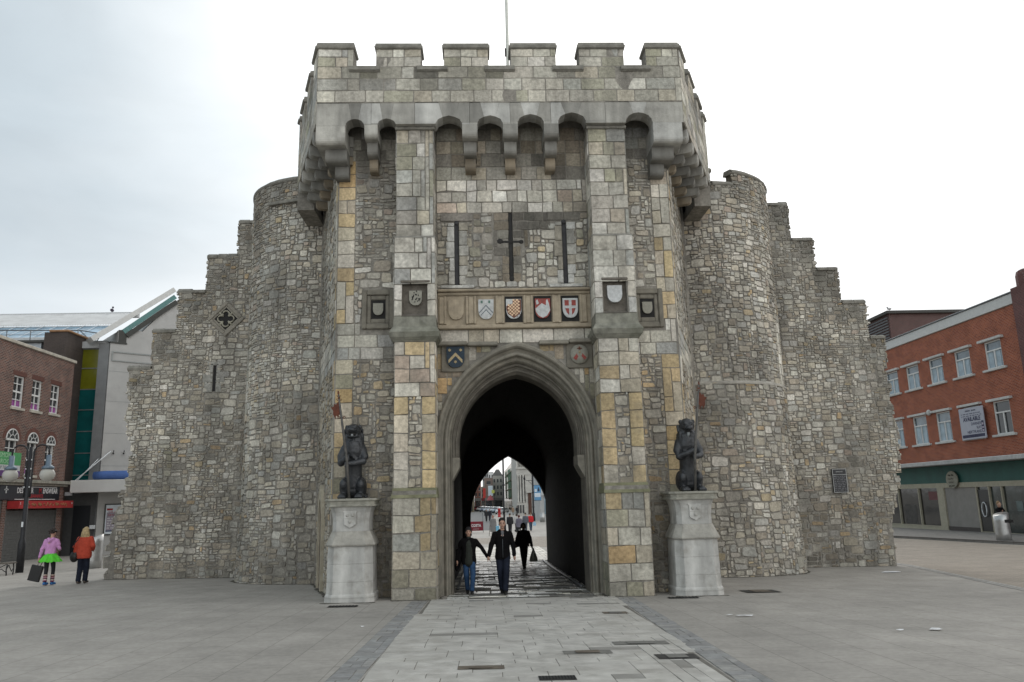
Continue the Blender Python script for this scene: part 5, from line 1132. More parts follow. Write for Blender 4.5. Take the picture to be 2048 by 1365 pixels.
# shop front
def thingX(name,y,z,lab,cat,**k): return thing(name,(BX,y,z),lab,cat,**k)
T=thingX('shop_sign',44.5,2.3,'long black shop sign with white and red letters over the shutter','sign')
b=MB(); b.bbox((42.05,2.27,.0),(46.95,3.04,.10),.01,LX); b.build('board',pm('sign_black',(.012,.013,.018),.4,var=.3),T)
wl=pm('sign_white',(.62,.63,.62),.6); rl=pm('sign_red',(.28,.02,.025),.6,var=.2)
b=MB(); b.box((43.15,2.97,.10),(46.6,3.0,.11),LX); b.box((42.55,2.31,.10),(46.5,2.345,.11),LX); b.build('lines',wl,T)
def tx(s,size,m,y,z,parent,out=.10,sx=1.0,**k): return txt('lettering',s,size,m,parent,(BX+out,y,z),(0,1,0),(0,0,1),sx=sx,**k)
tx('DESIGNER',.40,wl,42.72,2.78,T,.101,.83,bold=.008); tx('M',.40,rl,44.78,2.78,T,.101,.9,bold=.01); tx('ENSWEAR',.40,wl,45.18,2.78,T,.101,.83,bold=.008); tx('CLEARANCE',.24,rl,43.75,2.50,T,.101,1.1,bold=.01)
T=thingX('shop_sign',41.6,2.6,'black sign panel with white four-pointed star emblem','sign')
b=MB(); b.bbox((41.2,2.30,.0),(42.04,3.04,.12),.01,LX); b.build('board',pm('sign_black'),T)
b=MB(); 
for k in range(4):
    a=math.pi/2*k; b.tube([LX@Vector((41.72+r_*math.cos(a+o_)*.9,2.82+r_*math.sin(a+o_),.13)) for r_,o_ in ((.04,.8),(.10,.25),(.17,.14),(.185,0),(.17,-.14),(.10,-.25),(.04,-.8))],.014,5)
b.build('emblem',wl,T)
T=thingX('shop_canopy',44.7,2.0,'red fabric shop canopy with gold writing above the shutter','canopy')
b=MB(); b.box((42.1,1.84,.02),(47.55,2.24,.62),LX); b.build('fabric',pm('canopy_red',(.33,.022,.022),.75,var=.15,scale=3),T)
gd=pm('dull_gold',(.30,.16,.07),.7,var=.3,scale=12)
strokes('script',gd,T,(BX+.625,42.6,2.04),(0,1,0),1,.26,4.6,8,script=True)
for y in (42.2,47.35): tx('S' if y<43 else 'A',.16,wl,y,2.1,T,.625)
b=MB(); 
for k in range(20): b.box((42.07,-.93+k*.1335,-.06),(46.93,-.93+k*.1335+.128,-.03+.012*(k%2)),LX)
T=thingX('roller_shutter',44.5,-.9,'closed grey roller shutter under the red canopy','shutter')
b.build('slats',pm('shutter_grey',(.10,.10,.095),.6,.3,var=.15),T); b=MB(); b.box((42.05,-1.0,-.05),(42.12,1.8,.02),LX); b.box((46.88,-1.0,-.05),(46.95,1.8,.02),LX); b.build('guides',pm('shutter_grey'),T)
b=MB(); 
for k in range(24): b.box((34.0,-.93+k*.1335,-.06),(41.7,-.93+k*.1335+.128,-.03+.012*(k%2)),LX)
T=thingX('roller_shutter',39,-.9,'grey roller shutter at the left edge behind the lamp post','shutter'); b.build('slats',pm('shutter_grey'),T)
b=MB(); b.bbox((34,1.9,0),(41.2,3.04,.08),.01,LX); b.build('fascia',pm('sign_black'),T)
T=thingX('estate_board',41.5,4.3,'green, white and purple letting board on brick wall','sign')
b=MB(); b.bbox((39.6,3.50,.06),(42.75,4.74,.12),.008,LX); pb=b.build('board',pm('board_white',(.45,.46,.46),.6),T)
b=MB(); b.box((39.6,4.08,.12),(42.75,4.74,.128),LX); b.build('green_panel',pm('board_green',(.06,.26,.09),.6,var=.15),pb); b=MB(); b.box((39.6,3.50,.12),(42.75,3.79,.128),LX); b.build('purple_panel',pm('board_purple',(.09,.03,.14),.6,var=.15),pb)
lg=pm('pale_green',(.33,.50,.33),.6)
tx('OSMOND',.34,lg,40.55,4.56,pb,.128,1.05); tx('BROOKS',.32,lg,40.75,4.24,pb,.128,1.15); tx('SHOP TO LET',.24,pm('sign_black'),40.6,3.93,pb,.12,.9); tx('BS',.2,wl,41.3,3.64,pb,.128,1); tx('O',.2,wl,42.4,3.64,pb,.128,1)
# brown brick stair tower
T=thing('stair_tower',(-25.9,48.8,-1),'narrow dark brown brick tower between shop and coloured glazing','tower')
b=MB(); b.box((-26.7,47.6,-1.2),(-25.3,50,12.45)); b.build('wall',brickmat('brown_brick',(.065,.05,.042),(.05,.04,.035),(.07,.06,.055),'xz',var=.2),T)
b=MB(); b.bbox((-26.4,47.5,12.45),(-25.2,50.1,12.58),.03); b.build('capping',pm('orange_capping',(.25,.14,.07),.8,var=.3),T)
# coloured glazing
T=thing('coloured_glazing',(-24.6,50,-1),'tall glazed stair in olive and teal panels beside grey concrete','glazed stair')
zs=[3.4,3.8,5.15,6.5,7.85,9.15,10.5,11.75]
for z0,z1 in zip(zs,zs[1:]):
    m_=pm('olive_panel',(.135,.135,.008),.22,var=.25,scale=.8,spec=.6) if z0>9 else pm('teal_panel',(.004,.075,.075),.2,var=.3,scale=.8,spec=.6)
    b=MB(); b.box((-25.3,49.6,z0+.03),(-23.9,49.65,z1-.03)); b.build('glass_panel',m_,T)
b=MB(); 
for z in zs[1:]: b.box((-25.3,49.56,z-.03),(-23.9,49.66,z+.03))
b.box((-25.3,49.66,3.3),(-23.9,51,12.3)); b.build('frame',pm('grey_frame',(.16,.17,.17),.5,.3),T)
b=MB(); b.box((-25.4,49.4,11.78),(-23.8,50.5,12.2)); b.build('head_beam',pm('pale_beam',(.40,.41,.41),.7),T)
# concrete block
P0=Vector((-23.35,49,0)); Dv=Vector((.777,.63,0)); Nv=Vector((.63,-.777,0)); CM=basis(P0,Dv,(0,0,1),Nv)
concM=mat('pale_concrete',(.36,.355,.34),.85,var=.10,scale=2,bump=.2,stain=.35,stscale=.5,stcol=(.22,.215,.2))
CB=thing('concrete_building',(-21,51,-1),'pale grey concrete building with slanted roofline','building')
b=MB(); b.prism([(0,-1.5),(8,-1.5),(8,15.4),(3.74,15.35),(1.84,12.96),(.95,13.12),(.42,12.85),(.42,12.02),(0,12.0)][::-1] if False else [(0,-1.5),(8,-1.5),(8,15.4),(3.74,15.35),(1.84,12.96),(.95,13.12),(.42,12.85),(.42,12.02),(0,12.0)],7,CM@Matrix.Translation((0,0,-7))); b.build('wall',concM,CB)
b=MB(); b.box((0.2,10.86,0),(7,10.93,.06),CM); b.box((.2,11.42,0),(7,11.5,.06),CM); b.box((.12,10.86,0),(.2,11.5,.05),CM); b.build('louvre_trim',pm('trim_grey',(.24,.25,.24),.6),CB)
b=MB(); b.box((-.05,12.0,-2),(.95,12.1,.06),CM); b.box((.44,12.1,-.5),(.9,12.9,.05),CM); b.build('parapet_trim',pm('dark_trim',(.05,.05,.045),.8),CB)
def slab(mb,p,q,th,d0,d1):  # sloping bar in the facade plane
    dx,dz=q[0]-p[0],q[1]-p[1]; L_=math.hypot(dx,dz); nx,nz=-dz/L_,dx/L_
    mb.prism([p,q,(q[0]+nx*th,q[1]+nz*th),(p[0]+nx*th,p[1]+nz*th)],d1-d0,CM@Matrix.Translation((0,0,d0)))
b=MB(); slab(b,(1.0,12.45),(3.95,15.15),.30,-.5,.12); b.build('dark_eave',pm('dark_trim'),CB)
b=MB(); slab(b,(.8,12.7),(3.85,15.50),.30,-.5,.06); b.build('roof_glazing',pm('teal_glass',(.02,.13,.12),.2,var=.2,spec=.7),CB)
b=MB(); slab(b,(-1.0,11.98),(3.75,15.95),.32,-1.0,.16); b.build('white_fascia',pm('fascia_white',(.52,.52,.50),.7,var=.08),CB)
b=MB()
for z_ in (4.3,6.3,8.3,10.2): b.box((.02,z_,.001),(7.5,z_+.03,.006),CM)
for x_ in (1.9,3.8): b.box((x_,-1,.001),(x_+.03,10.8,.006),CM)
b.build('panel_joints',pm('trim_grey'),CB)
# side wall towards the glazed stair, its shade put into a darker concrete
b=MB(); b.box((-24.05,49.02,-1.4),(-23.42,50.6,12.0),None); b.build('side_wall',pm('concrete_in_shade',(.16,.165,.165),.85,var=.12,scale=2),CB)
b=MB()
for x in (.62,1.22): b.tube([CM@Vector((x,5.1,.02)),CM@Vector((x,5.05,.16)),CM@Vector((x,5.25,.2))],.04,6)
b.build('floodlights',ironM,CB)
# glazed roof behind
T=thing('glazed_roof_hall',(-40,58,0),'long hall with pale corrugated and glazed roof behind the shops','building')
b=MB(); b.add([(-75,54,13.55),(-27.1,54,13.55),(-27.1,57,15.0),(-75,57,15.0)],[(0,1,2,3)]); b.build('roof_glazing',glassmat('sky_glass',(.22,.33,.42),.12,.9),T)
b=MB(); 
for k in range(34): x=-27.1-k*.98; b.add([(x-.06,53.98,13.60),(x,53.98,13.60),(x,57,15.06),(x-.06,57,15.06)],[(0,1,2,3)])
b.build('glazing_bars',pm('bar_white',(.6,.62,.63),.5),T)
b=MB(); x=-75.0; n=260
for k in range(n): a=x+k*.184; b.add([(a,56.8,15.02),(a+.092,56.8,15.09),(a+.092,61,16.98),(a,61,16.9)],[(0,1,2,3)]); b.add([(a+.092,56.8,15.09),(a+.184,56.8,15.02),(a+.184,61,16.9),(a+.092,61,16.98)],[(0,1,2,3)])
b.build('corrugated_roof',pm('corrugated_white',(.46,.47,.47),.6,var=.12,scale=1.2,stain=.4,stcol=(.25,.25,.24)),T)
b=MB(); b.box((-75,56.9,14.86),(-27.1,57.0,15.0)); b.box((-75,61,16.6),(-27.1,61.3,17.03)); b.box((-75,54.4,11),(-27,62,13.4)); b.box((-75,53.8,13.25),(-26.9,54.3,13.5)); b.build('eaves',pm('pale_beam'),T)
T=thing('roof_railing',(-30,53,13),'grey metal railing along the flat roof edge','railing')
b=MB(); b.tube([(-33,50,12.55+.65),(-26.0,50.3,13.15),(-24.6,50.3,12.9)],.04,5); b.tube([(-33,50,12.9),(-26,50.3,12.85)],.02,5)
for x in (-32,-30.5,-29,-27.5,-26): b.tube([(x,50.1,12.1),(x,50.1,13.18)],.03,5)
b.tube([(-26,50.3,13.15),(-25.2,50.3,12.4)],.03,5); b.tube([(-24.6,50.3,12.9),(-24.9,50.3,12.3)],.03,5); b.build('rail',pm('rail_grey',(.12,.13,.14),.5,.4),T)
T=thing('roof_cabin',(-29,49,11.5),'pale ribbed metal plant cabin behind the brick parapet','cabin')
b=MB(); b.box((-33,48.6,10.4),(-27.4,50,12.0)); b.build('wall',pm('ribbed_metal',(.33,.36,.38),.5,.2,var=.1,scale=3),T); b=MB(); b.box((-33.1,48.4,12.0),(-26.8,50.1,12.15)); b.build('roof',pm('dark_trim'),T)
T=thing('pigeon',(-29.2,61.1,17.0),'small dark pigeon perched on the far roof ridge','bird')
b=MB(); b.ell((-29.2,61.1,17.22),(.13,.22,.13),8); b.ell((-29.1,61.0,17.42),(.08,.08,.09),8); b.tube([(-29.2,61.1,17.0),(-29.2,61.1,17.15)],.03,5); b.build('body',pm('pigeon_dark',(.05,.04,.06),.8),T)
# entrance canopy, tarp, door, poster
T=thing('entrance_canopy',(-22.4,48.2,2.7),'flat pale canopy slab over the dark entrance','canopy')
b=MB(); b.bbox((-24.35,47.55,2.70),(-19.5,51,3.42),.02); b.build('slab',pm('canopy_white',(.50,.50,.48),.75,var=.08,scale=1),T)
b=MB(); b.tube([(-24.2,47.8,3.42),(-22.8,49.0,5.2)],.03,6); b.tube([(-24.3,48.2,3.42),(-23.4,49.2,5.0)],.03,6); b.build('stays',pm('bar_white'),T)
b=MB(); b.box((-24.8,47.9,2.55),(-24.45,48.1,2.75)); b.build('camera',pm('bar_white'),T)
T=thing('rolled_tarpaulin',(-21.8,48,3.45),'blue rolled tarpaulin lying on the pale canopy','tarpaulin')
b=MB(); b.tube([(-23.2,48.0,3.68),(-22.6,48.0,3.70),(-21.3,48,3.69),(-19.6,48,3.68)],[.24,.26,.26,.25],14); b.build('roll',pm('tarp_blue',(.07,.14,.36),.6,var=.12,scale=3,bump=.3,bscale=5),T)
T=thing('entrance',(-24.4,49.3,-1),'dark open entrance doorway under the canopy','doorway')
b=MB(); b.box((-25.3,49.0,-1.3),(-23.45,49.05,2.7)); b.build('frame',pm('entrance_grey',(.07,.07,.07),.8),T)
b=MB(); b.box((-24.75,48.96,-1.3),(-23.75,48.99,1.95)); b.build('opening',pm('door_black',(.008,.009,.012),.6),T)
b=MB(); b.bbox((-23.6,48.7,.55),(-23.35,48.95,.78),.02); b.build('fitting',pm('bar_white'),T)
T=thing('poster',(-21.6,49.5,.2),'framed pale poster with red heading on the concrete wall','poster')
PMx=CM@Matrix.Translation((0,0,.03)); b=MB(); b.box((.40,.15,0),(2.0,2.02,.04),PMx); fr0=b.build('frame',pm('dark_trim'),T)
b=MB(); b.box((.47,.22,.04),(1.93,1.95,.05),PMx); b.build('sheet',pm('sheet_white',(.55,.60,.64),.5),fr0)
b=MB(); b.box((.52,.45,.05),(1.05,1.5,.055),PMx); b.build('picture',pm('poster_mauve',(.26,.23,.27),.6,var=.2),fr0)
b=MB(); b.box((.52,1.62,.05),(.85,1.74,.056),PMx); b.box((1.2,1.62,.05),(1.6,1.74,.056),PMx); b.build('red_bar',rl,fr0); b=MB(); b.box((.52,.36,.05),(1.0,.44,.056),PMx); b.build('navy_bar',pm('poster_navy',(.02,.03,.08),.6),fr0)
for k,(s_,z_) in enumerate((('THE CENT',1.52),('GETS',1.34))): 
    o_=CM@Vector((.6,z_,.09)); txt('lettering',s_,.15,rl,fr0,o_,Dv,(0,0,1))
strokes('text_lines',wl,fr0,CM@Vector((.58,1.15,.09)),Dv,5,.09,.42,3)
T=thing('notice_board',(-15.6,37.5,-.7),'small blue and white notice seen between bollard and wall','notice board')
b=MB(); b.box((-17.0,37.5,-.15),(-16.2,37.55,.75)); b.build('board',pm('sheet_white'),T); b=MB(); b.box((-16.98,37.485,.22),(-16.22,37.498,.68)); b.build('blue_panel',pm('notice_blue',(.02,.18,.36),.5),T)
txt('lettering','SALE',.2,wl,T,(-16.93,37.48,.55),(1,0,0)); txt('lettering','NOW',.2,wl,T,(-16.93,37.48,.34),(1,0,0)); b=MB(); b.box((-16.98,37.485,-.02),(-16.22,37.498,.08)); b.build('stripe',pm('notice_dark',(.04,.04,.06),.5),T)
b=MB(); b.tube([(-16.9,37.6,-.15),(-16.9,37.6,-.9)],.03,6); b.tube([(-16.3,37.6,-.15),(-16.3,37.6,-.9)],.03,6); b.build('legs',ironM,T)
# ---- steel bollards
steelM=mat('brushed_steel',(.42,.42,.41),.38,.75,var=.12,scale=4,rvar=.1)
def bollard(x,y,lab,h,rad=.3,dz=0):
    z=gz(x,y)+dz; T=thing('steel_bollard',(x,y,z),lab,'bollard')
    n=28; b=MB(); ls=[]
    for zz in (0,.3,.8,1): ls.append([(x+rad*math.cos(2*math.pi*k/n),y+rad*math.sin(2*math.pi*k/n),z-.05+(h+.1*math.cos(2*math.pi*k/n-.4))*zz) for k in range(n)])
    b.rings(ls,True,True); b.build('tube',steelM,T); return T,z
B1,zz=bollard(-16.15,33.9,'large steel column bollard beside the red-coated person, left',1.32,.32)
b=MB(); b.bbox((-16.65,33.7,zz+.72),(-16.35,34.0,zz+1.22),.02); b.build('box',pm('cabinet_grey',(.25,.25,.24),.6),B1)
B2,zz=bollard(25.62,38.4,'large steel column bollard in front of the right shop',1.31,.34,.13)
b=MB(); b.bbox((25.55,38.04,zz+.85),(25.98,38.2,zz+1.0),.01); b.build('slot',darkvoid,B2)
# ---- lamp post
x,y=-18.2,32.3; z=gz(x,y); LP=thing('street_lamp',(x,y,z),'black double-armed street lamp with two globes, left','street lamp')
b=MB(); b.lathe((x,y,z),[(.14,-.05),(.14,1.1),(.11,1.25),(.09,1.3),(.07,4.9)],14); b.build('post',ironM,LP)
for s in (-1,1):
    b=MB(); b.tube([(x+s*.11,y,z+2.9),(x+s*.12,y,z+3.4),(x+s*.13,y,z+4.7)]+[(x+s*(.13+.30-.30*math.cos(t)),y,z+4.7+.28*math.sin(t)) for t in [.4,.8,1.2,1.57,2.0,2.4,2.8,3.14]]+[(x+s*.73,y,z+4.5)],.036,8); b.build('arm',ironM,LP)
b=MB()
for s in (-1,1):
    for k in range(4): b.ell((x+s*.10,y-.07,z+3.3+k*.36),(.025,.025,.03),8)
b.build('studs',pm('bar_white'),LP)
b=MB(); b.box((x-.03,y-.13,z+1.75),(x+.03,y-.1,z+1.95)); b.build('label_plate',pm('bar_white'),LP)
globeM,t_,bs_=newmat('lamp_globe'); bs_.inputs['Base Color'].default_value=(.5,.49,.45,1); bs_.inputs['Roughness'].default_value=.12; bs_.inputs['Transmission Weight'].default_value=.25; bs_.inputs['IOR'].default_value=1.2
for s in (-1,1):
    q=MB(); q.lathe((x+s*.73,y,z+3.95),[(.05,.62),(.10,.60),(.10,.22),(.13,.2),(.22,.14),(.23,.06),(.2,.05)],14); lh=q.build('lamp_head',pm('blue_grey_metal',(.12,.16,.20),.45,.3),LP)
    q=MB(); q.ell((x+s*.73,y,z+3.78),(.285,.285,.27),20); q.build('globe',globeM,lh); q=MB(); q.ell((x+s*.73,y,z+3.82),(.12,.12,.14),10); q.build('bulb',pm('bulb_cream',(.6,.52,.2),.4),lh)
# ---- benches
def bench(x,y,L_,lab,rz=0):
    z=gz(x,y); T=thing('bench',(x,y,z),lab,'bench')
    b=MB()
    for k in range(4): b.bbox((x-L_/2,y-.22+k*.115,z+.42),(x+L_/2,y-.22+k*.115+.095,z+.46),.008)
    b.build('seat',pm('bench_wood',(.10,.085,.07),.8,var=.3,scale=9),T)
    for s in (-1,1):
        q=MB(); X_=x+s*(L_/2-.12)
        q.tube([(X_,y-.2,z+.41),(X_,y-.24,z+.2),(X_,y-.2,z)],.022,6); q.tube([(X_,y+.2,z+.41),(X_,y+.24,z+.2),(X_,y+.2,z)],.022,6)
        q.tube([(X_,y-.22,z+.25)]+[(X_,y-.2+.4*t,z+.25+.12*math.sin(t*6.28)) for t in (.25,.5,.75)]+[(X_,y+.22,z+.25)],.018,6)
        q.tube([(X_-s*.04,y-.2,z+.4),(X_-s*.25,y-.2,z+.3),(X_-s*.3,y-.2,z+.38)],.015,6); q.tube([(X_,y-.2,z+.1),(X_-s*.2,y-.2,z+.24),(X_-s*.45,y-.2,z+.16)],.015,6)
        q.build('leg',ironM,T)
bench(-18.55,31.0,1.7,'dark slatted bench at the far left edge beside the lamp post'); bench(-16.2,36.9,1.1,'black iron bench half hidden behind the left wall end')
# ================================================================ right side
RX=basis((30,0,0),(0,-1,0),(0,0,1),(-1,0,0))      # a=-y, b=z, c=out
RB=thing('red_brick_building',(30,48,-1),'orange red brick shop building with white windows and white fascia, right','building')
brR=brickmat('orange_brick',(.31,.085,.038),(.215,.055,.03),(.33,.20,.15),'yz',var=.2,ms=.009,bh=.085,bw=.24)
ups=[(42.72,44.2),(45.66,47.2),(48.55,50.05),(51.35,52.9),(54.05,55.65),(56.9,58.4),(59.7,61.2)]
los=[(42.75,44.2),(45.5,47.05),(48.5,50.04),(51.2,52.85),(54.2,55.7),(57.0,58.5)]
hol=[(-b_,-a,8.43,10.05) for a,b_ in ups]+[(-b_,-a,4.62,6.52) for a,b_ in los]
b=MB(); wallgrid(b,RX,(-62,-40.9),(3.35,11.7),hol,.2); b.box((30.21,41,-1.3),(38,62,11.9)); b.build('wall',brR,RB)
b=MB(); b.bbox((29.9,40.95,11.72),(30.4,62,12.32),.02); b.build('white_fascia',pm('fascia_white',(.52,.52,.50),.7,var=.08),RB)
b=MB(); b.bbox((29.82,40.9,12.325),(30.6,62,12.40),.01); b.build('gutter',pm('rail_grey'),RB)
brD=brickmat('plum_brick',(.13,.045,.04),(.10,.04,.038),(.16,.12,.11),'xz',var=.2)
b=MB(); b.box((29.75,33,-1.3),(37,40.9,12.5)); b.build('pier',brickmat('plum_brick_side',(.13,.045,.04),(.10,.04,.038),(.16,.12,.11),'yz',var=.2),RB)
b=MB(); b.lathe((30.4,40.2,0),[(.62,12.4),(.62,13.1),(.55,13.35),(.35,13.45)],10,False); b.build('chimney',brD,RB)
curt=pm('net_curtain',(.34,.42,.47),.5,var=.2,scale=2.5); gl2=glassmat('grey_blue_glass',(.10,.14,.17),.08,.9)
def winR(a,c,z0,z1,dark=False):
    b=MB(); a,c=-c,-a; t=.07
    b.box((a,z0,-.12),(a+t,z1,-.04),RX); b.box((c-t,z0,-.12),(c,z1,-.04),RX); b.box((a+t,z1-t,-.12),(c-t,z1,-.04),RX); b.box((a+t,z0,-.12),(c-t,z0+t,-.04),RX)
    zm=z0+(z1-z0)*.66; b.box((a+t,zm-.04,-.115),(c-t,zm+.04,-.045),RX); b.box(((a+c)/2-.035,z0+t,-.113),((a+c)/2+.035,zm-.04,-.047),RX)
    f_=b.build('window',wpaint,RB); b=MB(); b.box((a+.02,z0+.02,-.15),(c-.02,z1-.02,-.13),RX); b.build('pane',gl2 if not dark else glassD,f_)
    if not dark: b=MB(); b.box((a+t,z0+t,-.128),((a+c)/2-.2,zm,-.122),RX); b.box(((a+c)/2+.02,z0+t,-.128),(c-t-.25,zm,-.122),RX); b.build('curtain',curt,f_)
    b=MB(); b.bbox((a-.28,z0-.13,-.1),(c+.28,z0,.14),.012,RX); b.build('sill',pm('sill_white',(.48,.48,.46),.7,var=.15,stain=.3),f_)
    b=MB(); b.bbox((a-.32,z1+.02,-.05),(c+.32,z1+.16,.22),.012,RX); b.build('lintel',pm('sill_white'),f_)
for a,c in ups: winR(a,c,8.43,10.05)
for i,(a,c) in enumerate(los): winR(a,c,4.62,6.52,i==0)
b=MB(); b.ell(RX@Vector((-50.6,6.62,.12)),(.14,.2,.2),10); b.build('alarm_box',pm('sill_white'),RB)
# shop front
SH=pm('cream_paint',(.36,.33,.25),.7,var=.12,stain=.2)
b=MB(); b.bbox((28.9,34,3.10),(30.3,60,3.36),.03); b.build('canopy',pm('canopy_grey',(.40,.40,.39),.75,var=.15,stain=.4),RB)
b=MB(); b.box((30.02,34,1.98),(30.3,60,3.08)); b.build('fascia_board',pm('fascia_green',(.018,.085,.07),.6,var=.2,scale=1),RB)
b=MB(); b.box((29.98,34,1.68),(30.3,60,1.98)); b.box((29.96,50.25,-1.2),(30.3,51.0,1.68)); b.box((29.99,51.0,-1.2),(30.3,60,-.82)); b.box((29.97,51.0,-.82),(30.1,60,-.76)); b.build('shop_frame',SH,RB)
shopgl=glassmat('shop_glass',(.022,.020,.018),.07,.6)
b=MB(); b.box((30.12,51.0,-.76),(30.2,60,1.68)); pn=b.build('shop_window',shopgl,RB)
for y in (53.35,56.0,58.4): b=MB(); b.box((30.0,y-.05,-.76),(30.13,y+.05,1.68)); b.build('mullion',SH,pn)
b=MB(); b.box((30.112,51.15,.9),(30.118,52.3,1.45)); b.build('red_poster',pm('dim_red',(.10,.018,.018),.5),pn); b=MB(); b.box((30.114,54,-.7),(30.119,55.5,.6)); b.build('display',pm('dim_grey',(.05,.045,.04),.6,var=.5,scale=3),pn)
b=MB(); b.box((30.05,47.0,-1.2),(30.2,50.24,1.68)); b.build('panel',pm('recess_panel',(.24,.225,.205),.8,var=.1,scale=2,stain=.2),RB)
b=MB(); b.box((30.0,47.0,-1.2),(30.04,50.24,-.75)); b.build('plinth',pm('dark_plinth',(.07,.06,.055),.8),RB)
b=MB(); b.box((30.12,34,-1.0),(30.18,47.0,1.68)); gl_=b.build('shop_window',glassmat('green_glass',(.03,.038,.035),.07,.7),RB)
b=MB(); 
for y in (46.95,45.75,44.6,42.4,40.2,38,36): b.box((30.0,y-.05,-1.0),(30.13,y+.05,1.68))
b.box((30.01,34,-1.05),(30.14,47,-.95)); b.build('mullion',SH,gl_)
b=MB(); rr=random.Random(6)
for k in range(9): y=35+rr.random()*8.5; z=rr.uniform(-.6,.9); b.box((30.108,y,z),(30.114,y+rr.uniform(.4,1.1),z+rr.uniform(.3,.7)))
b.build('display',pm('pale_display',(.10,.125,.12),.6,var=.5,scale=2),gl_)
b=MB(); b.box((30.06,45.8,-.95),(30.11,46.9,1.5)); dr=b.build('door',pm('door_dark',(.014,.013,.012),.3),RB)
b=MB(); b.tube([(29.98,46.35+.22*math.cos(t),.35+.42*math.sin(t)) for t in [k*6.2832/20 for k in range(21)]],.03,6); b.build('ring_handle',pm('bar_white'),dr)
T=thing('oval_sign',(29.9,49.0,1.7),'pale oval hanging shop sign on the green fascia','sign')
b=MB(); n=28; b.prism([(-49.0+.62*math.cos(2*math.pi*k/n),2.18+.53*math.sin(2*math.pi*k/n)) for k in range(n)],.06,RX@Matrix.Translation((0,0,.10))); b.build('board',pm('oval_buff',(.25,.24,.19),.7,var=.2,scale=4),T)
strokes('script',pm('ink_brown',(.04,.03,.02),.7),T,(29.835,49.35,2.45),(0,-1,0),4,.14,.75,4,script=True)
T=thing('letting_board',(29.8,46.2,4.6),'white board reading AVAILABLE fixed to red brick wall','sign')
b=MB(); b.bbox((-47.15,4.52,.20),(-44.8,6.42,.26),.008,RX); bo=b.build('board',pm('board_grey',(.36,.37,.42),.6,var=.05),T)
nv=pm('board_navy',(.02,.022,.06),.6)
def tr(s,size,z,a=-45.95,al='CENTER',m=nv,**k): txt('lettering',s,size,m,bo,(29.738,-a,z),(0,-1,0),(0,0,1),al,**k)
strokes('text_lines',nv,bo,(29.738,46.5,6.24),(0,-1,0),1,.13,1.1,2); strokes('text_lines',nv,bo,(29.738,46.95,6.06),(0,-1,0),2,.08,2.0,3); tr('AVAILABLE',.34,5.72,bold=.012); tr('DARNER',.25,5.42,-45.1,'RIGHT'); tr('KAY',.25,5.18,-45.1,'RIGHT'); tr('HERTFRAND',.25,4.94,-45.1,'RIGHT')
b=MB(); b.box((-45.08,4.88,.262),(-44.86,5.55,.266),RX); b.box((-47.05,4.62,.262),(-44.9,4.80,.266),RX); b.build('navy_panel',nv,bo); tr('023 7488 6288',.17,4.71,m=pm('board_grey'))
b=MB(); b.box((-45.04,5.30,.267),(-44.9,5.42,.269),RX); b.box((-45.04,5.1,.267),(-44.9,5.2,.269),RX); b.box((-45.04,4.92,.267),(-44.9,5.02,.269),RX); b.build('logo_bars',pm('board_pink',(.4,.35,.42),.6),bo)
T=thing('rooftop_plant_room',(36,61,12),'dark brick rooftop plant room with louvres behind the white fascia','plant room')
b=MB(); b.box((33.2,60,11.9),(39.5,64,15.6)); b.build('wall',brickmat('mauve_brick',(.105,.055,.05),(.085,.05,.046),(.12,.10,.09),'xz',var=.15),T); b=MB(); b.bbox((32.9,59.7,15.6),(39.8,64.3,15.85),.02); b.build('roof_slab',pm('dark_trim'),T)
b=MB()
for k in range(14): b.box((33.12,60.2,12.3+k*.23),(33.2,63.8,12.42+k*.23))
b.build('louvre',pm('louvre_grey',(.09,.095,.10),.6,.2),T)
T=thing('seagull',(34.2,60,15.85),'tiny pale gull standing on the plant room roof','bird'); b=MB(); b.ell((33.3,60,16.05),(.2,.1,.1),8); b.ell((33.15,60,16.16),(.07,.07,.07),8); b.tube([(33.3,60,15.85),(33.3,60,16.0)],.02,5); b.build('body',pm('gull_grey',(.4,.4,.4),.8),T)
# raised pavement in front of the shop
b=MB(); L_=[(25.9,34),(25.05,38.2),(24.5,42),(23.8,46),(23.3,52),(23.0,60)]; rows=[[(x+t*(30.1-x),y) for t in (0,.33,.66,1)] for x,y in L_]; drape(b,rows,.13)
n=4; bb=[(x,y,gz(x,y)+.13) for x,y in L_]; b.add(bb+[(x,y,z-.2) for x,y,z in bb],[(i,i+1,len(bb)+i+1,len(bb)+i) for i in range(len(bb)-1)])
tag(b.build('pavement',brickmat('pavement_slabs',(.20,.19,.175),(.22,.205,.19),(.12,.11,.10),'xy',bw=.6,bh=.6,ms=.01,var=.12)),kind='structure')
b=MB(); drape(b,[[(x-.05,y),(x+.1,y)] for x,y in L_],.135); tag(b.build('pavement_kerb',pm('kerb_stone',(.17,.16,.15),.8,var=.2)),kind='structure')
